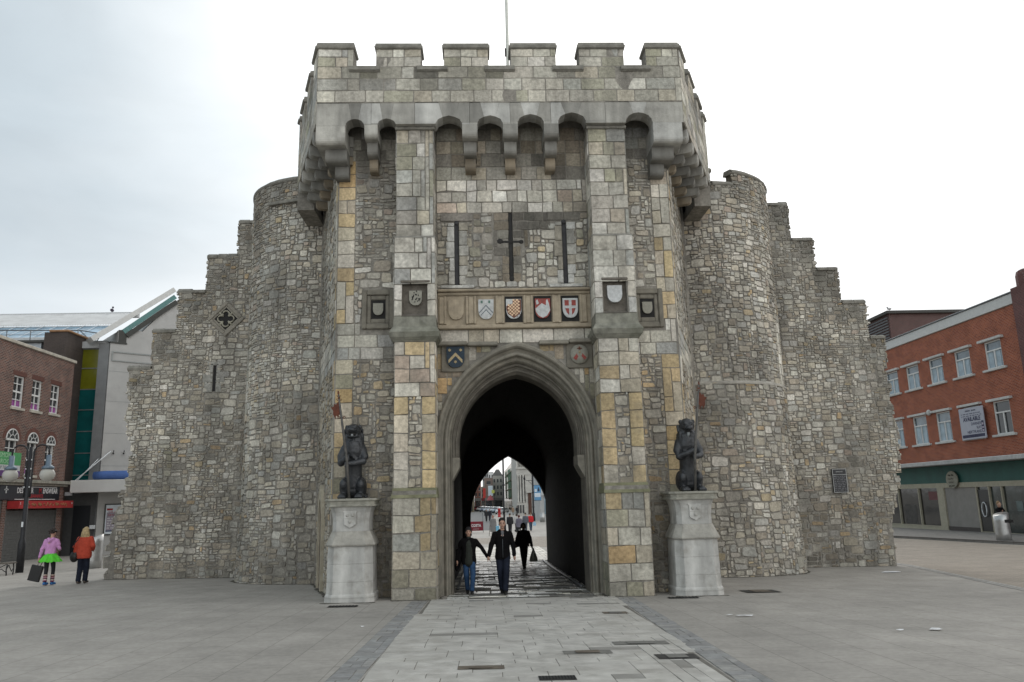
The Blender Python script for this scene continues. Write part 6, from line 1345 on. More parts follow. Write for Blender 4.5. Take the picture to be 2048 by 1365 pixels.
# ================================================================ street beyond the arch
XR=8.3; SX=basis((XR,0,0),(0,-1,0),(0,0,1),(-1,0,0)); G0=-1.4
bankM=mat('portland_stone',(.42,.405,.37),.8,var=.14,scale=1,stain=.35,stscale=.4,stcol=(.17,.16,.145))
T=thing('bank_building',(9,160,G0),'pale stone classical building with tall columns, seen through the arch','building')
b=MB(); b.box((7.05,161,G0),(13,188,15)); b.box((7.0,160.2,6.5),(10.0,161,7.7)); b.box((6.9,159.9,7.7),(10.1,161,8.1)); b.box((7.0,160.2,G0),(10,161,.9)); b.box((8.75,160.3,.9),(10,161,6.5)); b.box((7.0,160.3,8.1),(7.3,161,15)); b.build('wall',bankM,T)
for x_ in (7.27,7.78,8.35):
    b=MB(); b.lathe((x_,160.35,0),[(.24,.9),(.24,1.1),(.19,1.2),(.165,6.1),(.23,6.35),(.24,6.5)],14); b.build('column',bankM,T)
    b=MB(); b.lathe((x_+.1,160.4,0),[(.16,8.1),(.14,14)],12); b.build('upper_column',bankM,T)
b=MB()
for x_ in (7.52,8.06,8.62): b.box((x_-.1,160.9,1.2),(x_+.1,160.98,6.2))
for x_ in (7.2,7.7,8.25): b.box((x_-.16,160.14,G0+.3),(x_+.16,160.19,.5))
b.build('window_recess',glassmat('bank_glass',(.03,.03,.032),.3),T)
b=MB(); b.box((9.25,160.1,G0),(9.95,160.28,2.9)); b.build('door',pm('oak_door',(.07,.03,.018),.6,var=.2),T)
b=MB(); b.box((8.9,159.8,2.9),(10.05,160.28,3.3)); b.build('door_hood',bankM,T)
T=thing('corner_shop',(10,112,G0),'pale modern shop front right of the columns beyond the arch','building')
b=MB(); b.box((8.15,112,G0),(16,130,12)); b.build('wall',pm('pale_render',(.42,.42,.41),.8,var=.1,scale=.7),T); b=MB(); b.box((8.1,111.8,2.1),(16,111.98,3.1)); b.build('fascia_board',pm('fascia_white'),T)
b=MB(); b.box((8.75,111.9,-.5),(9.15,111.97,2.0)); b.box((9.25,111.9,-.5),(9.7,111.97,2.0)); b.build('shop_window',glassmat('pale_blue_glass',(.16,.23,.27),.1,.8),T)
T=thing('scaffolded_building',(XR,235,G0),'building wrapped in green debris netting on scaffolding beyond the arch','scaffolding')
b=MB(); b.box((XR+1.2,189,G0),(XR+14,286,10.6)); b.build('wall',pm('sooty_wall',(.10,.095,.09),.85,var=.2,scale=.6),T)
b=MB(); n=26
for k in range(n):
    y0=189+97*k/n; y1=189+97*(k+1)/n; o_=.12*(k%2); tp=10.3+.9*(k/n)
    for z0,z1 in ((2.1,4.7),(4.8,7.2),(7.3,tp)): b.box((XR+o_,y0,z0),(XR+.06+o_,y1,z1))
b.build('netting',pm('green_netting',(.015,.33,.22),.7,var=.35,scale=.5),T)
b=MB()
for z in (2.05,4.75,7.25,9.6): b.box((XR-.15,188.5,z-.08),(XR+.9,286,z+.08))
for k in range(17): b.box((XR-.14,189+6*k,G0),(XR-.02,189.14+6*k,11.8))
b.build('poles',pm('scaffold_pole',(.20,.15,.10),.7),T)
b=MB(); b.box((XR+1.0,195,G0+.4),(XR+1.18,282,1.7)); b.build('shop_window',glassD,T)
def wx(px,d): return (px-965)/1550*d+ .0006*d
def wz(py,d): return 1.65+(1001-.026*0-py)/1550*d
def block(x0,x1,d,zt,depth,col,lab,wins=None,roof=None,name='town_building',wc=(.03,.032,.035)):
    T=thing(name,((x0+x1)/2,d,G0),lab,'building','buildings lining the far street')
    b=MB(); b.box((x0,d,G0),(x1,d+depth,zt)); b.build('wall',pm('wall_%d'%int(d*10+x0*3),col,.85,var=.12,scale=.5,stain=.25,stscale=.3),T)
    b=MB(); nx,nz,z0=wins
    for i in range(nx):
        for j in range(nz):
            wx_=(x1-x0)/nx; hz=(zt-.6-z0)/nz; X_=x0+wx_*(i+.5); Z_=z0+hz*(j+.5)
            if nx*nz<40: 
                q=MB(); q.box((X_-wx_*.24,d-.04,Z_-hz*.27),(X_+wx_*.24,d+.01,Z_+hz*.27)); w_=q.build('window',pm('far_glass_%d'%(int(sum(wc)*1000)),wc,.3),T)
                q=MB(); q.box((X_-wx_*.27,d-.1,Z_-hz*.31),(X_+wx_*.27,d+.01,Z_-hz*.27)); q.build('sill',pm('sill_white'),w_)
    b.box((x0-.02,d-.25,1.5),(x1+.02,d+.1,2.3)); b.build('shop_fascia',pm('far_fascia_%d'%int(d),(.2,.19,.18) if roof!='r' else (.25,.05,.05),.7),T)
    b=MB(); b.box((x0+.3,d-.05,G0+.2),(x1-.3,d,1.4)); b.build('shop_window',glassD,T)
    if roof=='slate':
        b=MB(); m_=(x0+x1)/2; b.prism([(x0-.2,zt),(x1+.2,zt),(x1-1.2,zt+2.2),(x0+1.2,zt+2.2)],depth,basis((0,d+depth,0),(1,0,0),(0,0,1),(0,-1,0))); b.build('roof',pm('slate_roof',(.12,.115,.11),.7,var=.15,scale=1),T)
    if roof=='gable':
        b=MB(); m_=(x0+x1)/2; b.prism([(x0,zt),(x1,zt),(m_,zt+1.8)],depth,basis((0,d+depth,0),(1,0,0),(0,0,1),(0,-1,0))); b.build('roof',pm('tile_roof',(.15,.07,.05),.8,var=.15,scale=1),T)
block(-9.5,-4.6,215,8.3,25,(.22,.17,.13),'brown terraced building at far left of the street beyond the arch',(3,3,2.4),'slate')
block(-4.5,-2.4,212,6.6,25,(.22,.17,.11),'narrow tan shop building between the brown terrace and brick gable',(2,2,2.4))
block(-2.3,-.4,232,8.0,20,(.24,.11,.085),'red brick gabled building in the far street',(2,3,2.5),'gable')
block(.2,2.7,330,15.1,15,(.30,.30,.29),'tall pale grey block, highest in the far street',(3,3,9.0),None)
block(2.5,4.7,322,13.0,12,(.50,.50,.49),'white rendered block beside the tall pale one',(2,1,9.5))
block(.75,3.5,262,8.9,20,(.19,.14,.12),'dark brown building with wide upper window band',(1,1,6.3),None)
block(3.7,7.1,275,9.9,20,(.32,.30,.27),'grey stone building with slate roof at street end',(3,3,2.6),'slate')
block(-.35,.72,236,5.6,20,(.25,.22,.18),'low cream shop between gabled and dark brown buildings',(1,2,2.4),'r')
# banners and signs
def flatsign(lab,x0,x1,z0,z1,y,m,cat='banner',name='banner',post=True,label_txt=None):
    T=thing(name,((x0+x1)/2,y,G0),lab,cat); b=MB(); b.bbox((x0,y-.03,z0),(x1,y+.03,z1),.01); f_=b.build('panel',m,T)
    if post: b=MB(); b.tube([(x1 if post==2 else (x0+x1)/2,y+.1,G0),(x1 if post==2 else (x0+x1)/2,y+.1,z1)],.05,6); b.build('post',ironM,T)
    return T,f_
flatsign('tall red vertical banner in the far street',.15,.85,2.2,4.7,205,pm('banner_red',(.42,.04,.03),.7)); flatsign('tall white vertical banner left of the black pole',1.5,2.7,2.7,5.3,205,pm('sheet_white'))
flatsign('small yellow green sign in front of the white banner',1.75,2.3,2.9,3.5,150,pm('sign_lime',(.33,.36,.07),.6),'sign','street_sign',2)
T=thing('parasol',(2.0,200,G0),'red parasol standing in the far street','parasol'); b=MB(); b.lathe((2.0,200,0),[(.95,1.6),(.8,1.9),(.05,2.95)],8,False); b.build('canopy',pm('parasol_red',(.33,.08,.09),.8),T); b=MB(); b.cyl((2.0,200),.05,G0,1.7,6); b.build('pole',ironM,T)
T=thing('cafe_barrier',(-.55,77,G0),'maroon cafe barrier banner with white lettering beyond the arch','barrier')
b=MB(); b.bbox((-1.55,76.97,G0+.18),(.02,77.03,G0+1.05),.01); p_=b.build('panel',pm('maroon',(.16,.008,.018),.6,var=.1),T); b=MB()
for x in (-1.55,.02): b.tube([(x,77,G0),(x,77,G0+1.1)],.03,6)
b.build('posts',pm('rail_grey'),T); txt('lettering','COSTA',.36,wl,p_,(-1.13,76.955,G0+.66),(1,0,0),sx=.80,bold=.012); txt('lettering','COFFEE SHOP',.09,wl,p_,(-.95,76.955,G0+.34),(1,0,0))
# black poles
for x,y,h,r_,lab in ((1.62,60,7.5,.075,'tall black lamp column nearest beyond the arch'),(7.05,110,9,.13,'black lamp column carrying a blue banner beyond the arch')):
    z=gz(x,y); T=thing('lamp_column',(x,y,z),lab,'lamp column','black lamp columns beyond the arch')
    b=MB(); b.lathe((x,y,z),[(r_*1.7,-.05),(r_*1.7,1.0),(r_*1.15,1.15),(r_,1.3),(r_*.85,h)],10); b.build('post',ironM,T)
    b=MB()
    for zz in (1.9,3.9): b.lathe((x,y,z),[(r_*1.2,zz),(r_*1.6,zz+.05),(r_*1.2,zz+.1)],10)
    b.build('collar',ironM,T)
    b=MB()
    for s in (-1,1): b.tube([(x,y,z+h-.1),(x+s*.5,y,z+h+.25),(x+s*.9,y,z+h)],.04,6); b.ell((x+s*.9,y,z+h-.2),(.22,.22,.2),10)
    b.build('lamp_arms',ironM,T)
T=thing('hanging_banner',(7.6,110,1.4),'blue and white street banner hanging on the black column','banner')
b=MB(); b.bbox((7.22,109.95,1.45),(8.18,110.05,3.5),.01); p_=b.build('panel',pm('banner_blue',(.10,.25,.42),.6,var=.15,scale=1.5),T); b=MB(); b.box((7.28,109.93,1.9),(8.1,109.945,2.45)); b.box((7.3,109.93,2.6),(7.6,109.945,3.0)); b.build('white_panel',pm('sheet_white'),p_)
b=MB(); b.ell((7.85,109.93,2.85),(.14,.02,.2),8); b.ell((7.85,109.93,3.12),(.09,.02,.1),8); b.build('figure_print',pm('print_navy',(.02,.03,.06),.6),p_); b=MB(); b.tube([(7.05,110,3.52),(8.2,110,3.52)],.03,5); b.tube([(7.05,110,1.43),(8.2,110,1.43)],.03,5); b.build('brackets',ironM,T)
T=thing('finger_post',(6.2,108,G0),'black wall bracket lamp beside the columns','lamp'); b=MB(); b.tube([(7.0,110,4.2),(6.2,110,4.2),(5.9,110,4.4)],.04,5); b.ell((5.9,110,4.5),(.15,.15,.2),8); b.tube([(7.0,110,3.6),(6.4,110,4.2)],.03,5); b.build('bracket',ironM,T)
z=G0; T=thing('pillar_box',(2.98,143,z),'red cylindrical pillar box beyond the arch','post box'); b=MB(); b.lathe((2.98,143,z),[(.3,0),(.3,.12),(.25,.16),(.25,1.3),(.31,1.34),(.31,1.42),(.22,1.5),(.02,1.55)],14); bd=b.build('body',pm('post_red',(.40,.015,.015),.4),T); b=MB(); b.box((2.87,142.73,z+1.15),(3.09,142.76,z+1.19)); b.build('slot',darkvoid,bd)
T=thing('guard_rail',(4.3,126,z),'white guard railing beside the black lamp column','railing'); b=MB()
for k in range(7): b.tube([(3.75+k*.2,127-k*.2,z),(3.75+k*.2,127-k*.2,z+.95)],.025,5)
b.tube([(3.75,127,z+.95),(4.95,125.8,z+.95)],.03,5); b.tube([(3.75,127,z+.2),(4.95,125.8,z+.2)],.025,5); b.build('rails',pm('bar_white'),T)
T=thing('steel_bollard',(8.0,107,z),'steel column bollard beyond the arch in front of pale shop','bollard'); b=MB(); b.cyl((7.95,106),.32,z-.05,z+1.25,16); b.build('tube',steelM,T)
T=thing('sign_post',(-.1,86,z),'thin grey post beside the maroon cafe barrier','post'); b=MB(); b.tube([(.0,86,z),(.0,86,z+1.6)],.04,6); b.ell((.0,86,z+1.62),(.07,.07,.05),8); b.build('post',pm('rail_grey'),T)
# parked cars
def car(x,y,rz,paint,lab,van=False):
    z=G0; T=thing('parked_car',(x,y,z),lab,'car','cars parked along the far street',rz=rz)
    h=1.45 if not van else 2.0; L_=2.1; W=.85
    def prof(w,zz): return None
    b=MB(); body=[(-L_,.35),(-L_,.75),(-1.2,.92),(-.6,h*.93),(.6,h),(1.6,h*.93),(L_,.95),(L_,.35)]
    up=[]; rings=[]
    for yy,w in ((-W,.86),(-W*.98,.97),(0,1.0),(W*.98,.97),(W,.86)):
        rings.append([(yy*(1 if q[1]<1.0 else .84),q[0]*(w**.35),.35+(q[1]-.35)*w) for q in body])
    b.rings(rings,True,True); bd=b.build('body',pm('paint_'+'_'.join(str(int(v*100)) for v in paint),paint,.25,var=.05,spec=.7),T,True)
    b=MB(); b.add([(-.66,-1.17,.95),(.66,-1.17,.95),(.60,-.66,h*.9),(-.60,-.66,h*.9)],[(0,1,2,3)]); b.v=[(p[0],p[1]-.03,p[2]+.02) for p in b.v]; b.build('windscreen',glassD,bd,True)
    b=MB()
    for s in (-1,1): b.add([(s*.83,-.95,.97),(s*.83,1.55,.97),(s*.75,1.2,h*.9),(s*.75,-.5,h*.9)],[(0,1,2,3)])
    b.build('side_windows',glassD,bd,True)
    for sx in (-1,1):
        for sy in (-1.35,1.3):
            q=MB(); q.tube([(sx*.72,sy,.32),(sx*.90,sy,.32)],.32,14); wh_=q.build('wheel',pm('tyre',(.02,.02,.02),.8),T,True); q=MB(); q.tube([(sx*.88,sy,.32),(sx*.915,sy,.32)],.19,10); q.build('rim',pm('rim_grey',(.4,.4,.4),.4,.5),wh_,True)
        q=MB(); q.ell((sx*.6,-L_+.02,.66),(.16,.06,.09),8); q.build('headlight',pm('lamp_clear',(.6,.6,.6),.2),T,True)
    b=MB(); b.box((-.45,-L_-.02,.42),(.45,-L_+.01,.55)); b.build('grille',darkvoid,bd,True)
cars=[(-1.3,232,(.25,.03,.03),'dark red parked car, far left of the row beyond the arch'),(-.2,222,(.5,.5,.5),'white parked car second from left in the far row'),(.75,212,(.12,.14,.18),'dark blue grey parked car third in the far row'),(1.75,203,(.45,.47,.5),'silver parked car fourth in the far row'),(2.75,194,(.55,.57,.6),'pale parked car fifth in the far row'),(3.8,187,(.3,.36,.42),'blue silver parked car sixth in the far row'),(4.3,172,(.6,.61,.62),'white parked car nearest, right end of the far row')]
for i,(x,y,p_,l_) in enumerate(cars): car(x-.1,y,R(-22),p_,l_)
# ground details
def plate(name,x0,y0,x1,y1,lab,cat,bars,m1,m2):
    T=thing(name,((x0+x1)/2,(y0+y1)/2,gz((x0+x1)/2,(y0+y1)/2)),lab,cat); b=MB()
    def P(x,y,d): return (x,y,gz(x,y)+d)
    b.add([P(x0,y0,.012),P(x1,y0,.012),P(x1,y1,.012),P(x0,y1,.012)],[(0,1,2,3)]); b.build('frame',m1,T)
    b=MB()
    for k in range(bars):
        a=x0+(x1-x0)*(k+.25)/bars; c=x0+(x1-x0)*(k+.75)/bars; b.add([P(a,y0+.04,.02),P(c,y0+.04,.02),P(c,y1-.04,.02),P(a,y1-.04,.02)],[(0,1,2,3)])
    b.build('bars',m2,T)
gi=pm('grate_iron',(.045,.043,.04),.7,.3,var=.3); gv=pm('grate_slot',(.008,.008,.008),.9); 
plate('drain_grate',-3.2,16.65,-2.6,16.95,'iron drain grate in front of the left pedestal','grate',9,gi,gv); plate('drain_grate',3.95,17.15,4.6,17.40,'iron drain grate in front of the right pedestal','grate',9,gi,gv); plate('drain_grate',.57,8.72,.97,8.98,'iron drain grate on the pale strip at the bottom edge','grate',12,gi,gv)
pb_=pm('patched_brown',(.115,.095,.072),.85,var=.35,scale=9); pg=pm('patched_grey',(.15,.145,.13),.85,var=.2,scale=9)
plate('manhole_cover',5.95,18.1,6.75,18.75,'rectangular manhole cover right of the right pedestal','manhole cover',1,gi,pb_); plate('manhole_cover',2.1,9.85,2.6,10.2,'small square manhole cover on the right of the pale strip','manhole cover',1,gi,pg)
plate('repair_patch',-.32,9.45,.22,9.68,'brown worn patch in the pale strip, left','paving patch',1,pb_,pb_); plate('repair_patch',1.0,10.35,1.62,10.62,'brown worn patch in the pale strip, centre','paving patch',1,pg,pb_); plate('repair_patch',1.75,11.0,2.5,11.3,'grey replaced slab near the right edge of the strip','paving patch',1,pg,pg); plate('repair_patch',2.15,14.6,2.6,14.9,'dark worn patch at the right edge of the strip','paving patch',1,pb_,pg)
for x,y,s_,lab in ((4.48,13.86,.16,'crumpled white paper scrap on the right paving'),(4.25,14.0,.09,'tiny white scrap beside the crumpled paper'),(6.65,11.8,.11,'white paper scrap at the lower right'),(6.1,11.8,.06,'tiny white fleck left of the lower right scrap'),(-2.0,13.4,.035,'small white speck on the left paving'),(.75,12.6,.035,'small white speck on the pale strip'),(12.2,23.7,.3,'pale chalky mark by the right curtain wall foot')):
    z=gz(x,y)+.012; T=thing('paper_scrap',(x,y,z),lab,'litter'); rr=random.Random(int(x*10)); b=MB(); pts=[(x+s_*rr.uniform(.5,1)*math.cos(a)*1.3,y+s_*rr.uniform(.2,.9)*math.sin(a),z+rr.uniform(.003,.02)) for a in [0,.9,1.8,2.7,3.6,4.5,5.4]]
    b.add(pts+[(x,y,z+.02)],[(i,(i+1)%7,7) for i in range(7)]); b.build('paper',pm('paper_white',(.6,.6,.6),.8),T)
# ================================================================ people
skinM=mat('skin',(.42,.25,.18),.6,var=.08,scale=30)
def hair_m(n,c): return pm('hair_'+n,c,.7,var=.35,scale=25,bump=.6,bscale=60)
def person(lab,x,y,rz,H,pose,fit,near=True,group=None,zoff=0):
    s=H/1.75; z0=gz(x,y)+zoff; T=thing('person',(x,y,z0),lab,'person',group,rz=rz)
    if rz==0: ORG[T.name]=Vector((0,0,0))
    if rz==0: T.location=(x,y,z0)
    P=lambda a:(a[0]*s,a[1]*s,a[2]*s); S=lambda *r_:[q*s for q in r_]
    p=dict(hipL=(-.09,0,.93),hipR=(.09,0,.93),kneeL=(-.10,-.03,.50),kneeR=(.10,-.03,.50),footL=(-.10,0,.09),footR=(.10,0,.09),shL=(-.18,.0,1.385),shR=(.18,.0,1.385),elL=(-.235,.02,1.13),elR=(.235,.02,1.13),wrL=(-.25,-.04,.88),wrR=(.25,-.04,.88),neck=(0,0,1.46),head=(0,-.015,1.63),lean=(0,0),hturn=0)
    p.update(pose); lx,ly=p['lean']
    def ln(v):
        k=max(0,(v[2]-.93)/.82); return (v[0]+lx*k,v[1]+ly*k,v[2]-.5*(lx*lx+ly*ly)*k)
    for k in ('shL','shR','elL','elR','wrL','wrR','neck','head'): 
        if k not in pose or k in('neck','head'): p[k]=ln(p[k])
    vx=.011 if near else .028
    g=1 if near else 1.15
    # body
    b=MB()
    for a in 'LR':
        b.cap([P(p['hip'+a]),P(p['knee'+a]),P(p['foot'+a])],S(.078,.052,.038),10); f_=p['foot'+a]
        b.cap([P((f_[0],f_[1]+.03,.06)),P((f_[0],f_[1]-.13,.04))],S(.04,.035),8)
        b.cap([P(p['sh'+a]),P(p['el'+a]),P(p['wr'+a])],S(.05,.038,.026),10)
        w_=Vector(p['wr'+a]); e_=Vector(p['el'+a]); d=(w_-e_).normalized(); sd_=1 if a=='L' else -1; side_=Vector((0,1,0)).cross(d).normalized() if abs(d.y)<.9 else Vector((1,0,0)); fw=Vector((0,-1,0)); fw=(fw-d*fw.dot(d)).normalized(); inn=d.cross(fw).normalized()*sd_
        pc=w_+d*.055
        if near:
            b.cap([P(w_),P(pc),P(w_+d*.085)],S(.024,.034,.03),8)
            for q in range(4):
                o_=fw*(.028-.019*q); l_=(.07,.08,.075,.06)[q]; k0=w_+d*.095+o_; k1=k0+d*l_*.5-inn*.006*sd_; k2=k1+d*l_*.4+fw*.0+inn*.016*sd_
                b.cap([P(k0),P(k1),P(k2)],S(.0095,.0088,.0078),6)
            t0=w_+d*.04+fw*.03; b.cap([P(t0),P(t0+d*.035+fw*.018),P(t0+d*.065+fw*.018)],S(.012,.0105,.009),6)
        else: b.cap([P(w_),P(pc+d*.04)],S(.03,.03),6)
    b.cap([P((0,0,.95)),P((0,0,1.15)),P(ln((0,0,1.33)))],S(.12,.11,.13),12); b.cap([P(ln((0,.01,1.38))),P(p['neck']),P((p['head'][0],p['head'][1]+.015,p['head'][2]-.06))],S(.07,.055,.05),10)
    hd=Vector(p['head']); HM=Matrix.Rotation(p['hturn'],3,'Z')
    def hp(x_,y_,z_): v=HM@Vector((x_,y_,z_)); return P(hd+v)
    b.ell(hp(0,0,.02),S(.077,.095,.10),16,HM); b.ell(hp(0,-.025,-.045),S(.056,.066,.065),12,HM); b.ell(hp(0,-.062,-.088),S(.028,.025,.022),8,HM)
    if near:
        b.cap([hp(0,-.088,.02),hp(0,-.107,-.02)],S(.010,.015),8); b.ell(hp(0,-.078,.038),S(.055,.02,.012),8,HM); b.ell(hp(0,-.088,-.052),S(.024,.012,.009),8,HM)
        for q in (-1,1): b.ell(hp(q*.079,.008,-.005),S(.012,.022,.032),8,HM); b.ell(hp(q*.042,-.062,-.03),S(.022,.022,.025),8,HM)
    body=remesh(b.build('body',fit.get('skin',skinM),T,True),vx*s)
    if near and fit.get('face',True):
        b=MB()
        for q in (-1,1): b.ell(hp(q*.031,-.090,.012),S(.012,.006,.006),8,HM)
        b.build('eyes',pm('eye_black'),body,True); b=MB(); b.ell(hp(0,-.101,-.055),S(.024,.006,.005),8,HM); b.build('mouth',pm('lip',(.24,.08,.07),.5),body,True)
        b=MB()
        for q in (-1,1): b.cap([hp(q*.016,-.094,.032),hp(q*.045,-.088,.034)],S(.005,.004),6)
        b.build('eyebrows',fit['hairm'],body,True)
    # hair
    if fit.get('hair'):
        b=MB(); hs=fit['hair']; rn=random.Random(int(abs(x)*100)+3)
        b.ell(hp(0,.018,.045),S(.085,.095,.092),14,HM)
        if hs=='short':
            for k in range(60):
                a=rn.uniform(0,6.28); e=rn.uniform(.25,1.4); v=(.082*math.cos(a)*math.cos(e),.015+.092*math.sin(a)*math.cos(e),.045+.09*math.sin(e))
                if v[1]<-.055 and v[2]<.085: continue
                b.cap([hp(*v),hp(v[0]*1.12,v[1]*1.08-.004,v[2]*1.13+.012)],S(.013,.005),5)
        elif hs=='curly':
            for k in range(70):
                a=rn.uniform(0,6.28); e=rn.uniform(-.5,1.5); r_=rn.uniform(1.0,1.25); v=(.095*r_*math.cos(a)*math.cos(e),.02+.1*r_*math.sin(a)*math.cos(e),.04+.1*r_*math.sin(e))
                if v[1]<-.06 and v[2]<.08: continue
                b.ell(hp(*v),S(.026,.026,.022),6)
        elif hs=='long':
            for k in range(60):
                a=rn.uniform(.1,3.04); r0=.085; v0=(r0*math.cos(a),.015+.085*math.sin(a),.06); v1=(.115*math.cos(a),.02+.105*math.sin(a),-.08); v2=(.12*math.cos(a)*1.25,.03+.085*math.sin(a),-.19-rn.uniform(0,.05)); b.cap([hp(*v0),hp(*v1),hp(*v2)],S(.022,.024,.010),6)
        elif hs=='bob':
            for k in range(40):
                a=rn.uniform(-.3,3.44); b.cap([hp(.085*math.cos(a),.015+.09*math.sin(a),.05),hp(.098*math.cos(a),.02+.1*math.sin(a),-.06-rn.uniform(0,.03))],S(.024,.016),6)
        elif hs=='hat':
            b.ell(hp(0,.012,.055),S(.094,.105,.095),14,HM); b.cap([hp(-.085,.01,-.0),hp(-.07,.03,-.08),hp(0,.07,-.09),hp(.07,.03,-.08),hp(.085,.01,0)],S(.022,.03,.035,.03,.022),8)
        remesh(b.build('hair' if hs!='hat' else 'hat',fit['hairm'],T,True),(.011 if near else .03)*s)
    # trousers
    if 'legs' in fit:
        m_,rr=fit['legs']; b=MB(); b.cap([P((-.06,.0,.95)),P((.06,.0,.95))],S(.118*g,.118*g),12); b.ell(P((0,.045,.90)),S(.15,.10,.10),12)
        for a in 'LR':
            h_,k_,f_=p['hip'+a],p['knee'+a],p['foot'+a]; ft=Vector(f_); kn=Vector(k_); dn=(ft-kn).normalized(); e=ft-dn*.0
            mid=(Vector(h_)+kn)/2; b.cap([P(h_),P(mid),P(kn),P((kn+ft)/2),P((e.x,e.y,e.z+.005))],[q*s*g for q in (rr[0],rr[0]*.88,rr[1],(rr[1]+rr[2])/2*.97,rr[2])],12)
            if near:
                for t_ in (.35,.62,.86,.95): q=kn+(e-kn)*t_; b.ell(P((q.x,q.y+.01,q.z)),S((rr[1]+(rr[2]-rr[1])*t_)*1.07,(rr[1]+(rr[2]-rr[1])*t_)*1.07,.016),10)
        remesh(b.build('trousers' if rr[2]>.06 else 'leggings',m_,T,True),(.013 if near else .03)*s)
    for a in 'LR':
        b=MB(); f_=p['foot'+a]; zf=f_[2]-.09; b.cap([P((f_[0],f_[1]+.04,.05+zf)),P((f_[0],f_[1]-.02,.06+zf)),P((f_[0]*1.05,f_[1]-.17,.035+zf))],S(.045,.05,.036),10); b.ell(P((f_[0],f_[1]-.06,.02+zf)),S(.048,.15,.022),10)
        if 'boot' in fit: b.cap([P((f_[0],f_[1]+.02,.07)),P((f_[0],f_[1]+.01,.22))],S(.05,.052),8)
        remesh(b.build('shoe',fit['shoe'],T,True),(.012 if near else .03)*s,False)
    # jacket
    m_,rings,sr=fit['top']; b=MB(); n=20; ls=[]
    for z_,rx,ry,*of in rings:
        ox,oy=of if of else (0,0); c_=ln((ox,oy,z_)) if z_>.93 else (ox,oy,z_)
        ls.append([P((c_[0]+rx*g*math.copysign(abs(math.cos(2*math.pi*k/n))**.85,math.cos(2*math.pi*k/n)),c_[1]+ry*g*math.copysign(abs(math.sin(2*math.pi*k/n))**.85,math.sin(2*math.pi*k/n)),c_[2])) for k in range(n)])
    b.rings(ls,True,True)
    for a in 'LR':
        sh,el,wr=Vector(p['sh'+a]),Vector(p['el'+a]),Vector(p['wr'+a]); 
        b.cap([P(sh),P((sh*.5+el*.5)),P(el),P(el*.5+wr*.5),P(wr-(wr-el).normalized()*.005)],[q*s*g for q in (sr[0],sr[0]*.9,sr[1],sr[1]*.92,sr[2])],10)
        if near:
            for t_ in (.15,.85,1.0): q=sh+(el-sh)*t_; b.ell(P(q),S(sr[1]*1.16,sr[1]*1.16,.02),10)
            for t_ in (.25,.92): q=el+(wr-el)*t_; b.ell(P(q),S(sr[2]*1.22,sr[2]*1.22,.018),10)
        sx_=-1 if a=='L' else 1; b.cap([P(ln((0,0,1.42))),P(ln((sx_*.09,0,1.415))),P(sh)],S(.07,.062,sr[0]*.95),10)
    if fit.get('collar'): 
        b.cap([P(ln((.075*math.cos(t),.01+.07*math.sin(t),1.475+.02*math.sin(t)))) for t in [-.9,-.4,.2,.8,1.4,2,2.6,3.2,3.6,4.04]],.030*s,8)
    if fit.get('hood'): b.cap([P(ln((-.07,.07,1.45))),P(ln((0,.12,1.40))),P(ln((.07,.07,1.45)))],S(.05,.06,.05),10)
    jk=remesh(b.build('jacket',m_,T,True),(.013 if near else .03)*s)
    if near:
        tx_=bpy.data.textures.get('folds') or bpy.data.textures.new('folds','CLOUDS'); tx_.noise_scale=.09
        dm_=jk.modifiers.new('d','DISPLACE'); dm_.texture=tx_; dm_.strength=.028; dm_.mid_level=.5
    for nm,mt,fn in fit.get('extra',()):
        b=MB(); fn(b,P,S,ln); o=b.build(nm,mt,T,True)
        if nm in('shirt','jumper','coat_tail'): remesh(o,.015*s)
    return T
blk=pm('black_wool',(.006,.0055,.006),.95,var=.2,scale=20,spec=.08); den=pm('blue_denim',(.026,.058,.12),.9,spec=.15,var=.3,scale=8,bump=.4,bscale=50); dden=pm('dark_denim',(.013,.016,.026),.9,spec=.12,var=.3,scale=8,bump=.4,bscale=50)
shb=pm('black_leather',(.012,.011,.010),.45,var=.2)
coat=[(.80,.185,.13),(.86,.188,.135),(1.0,.175,.13),(1.12,.17,.125),(1.25,.188,.135),(1.34,.195,.13),(1.40,.165,.105),(1.47,.075,.075)]
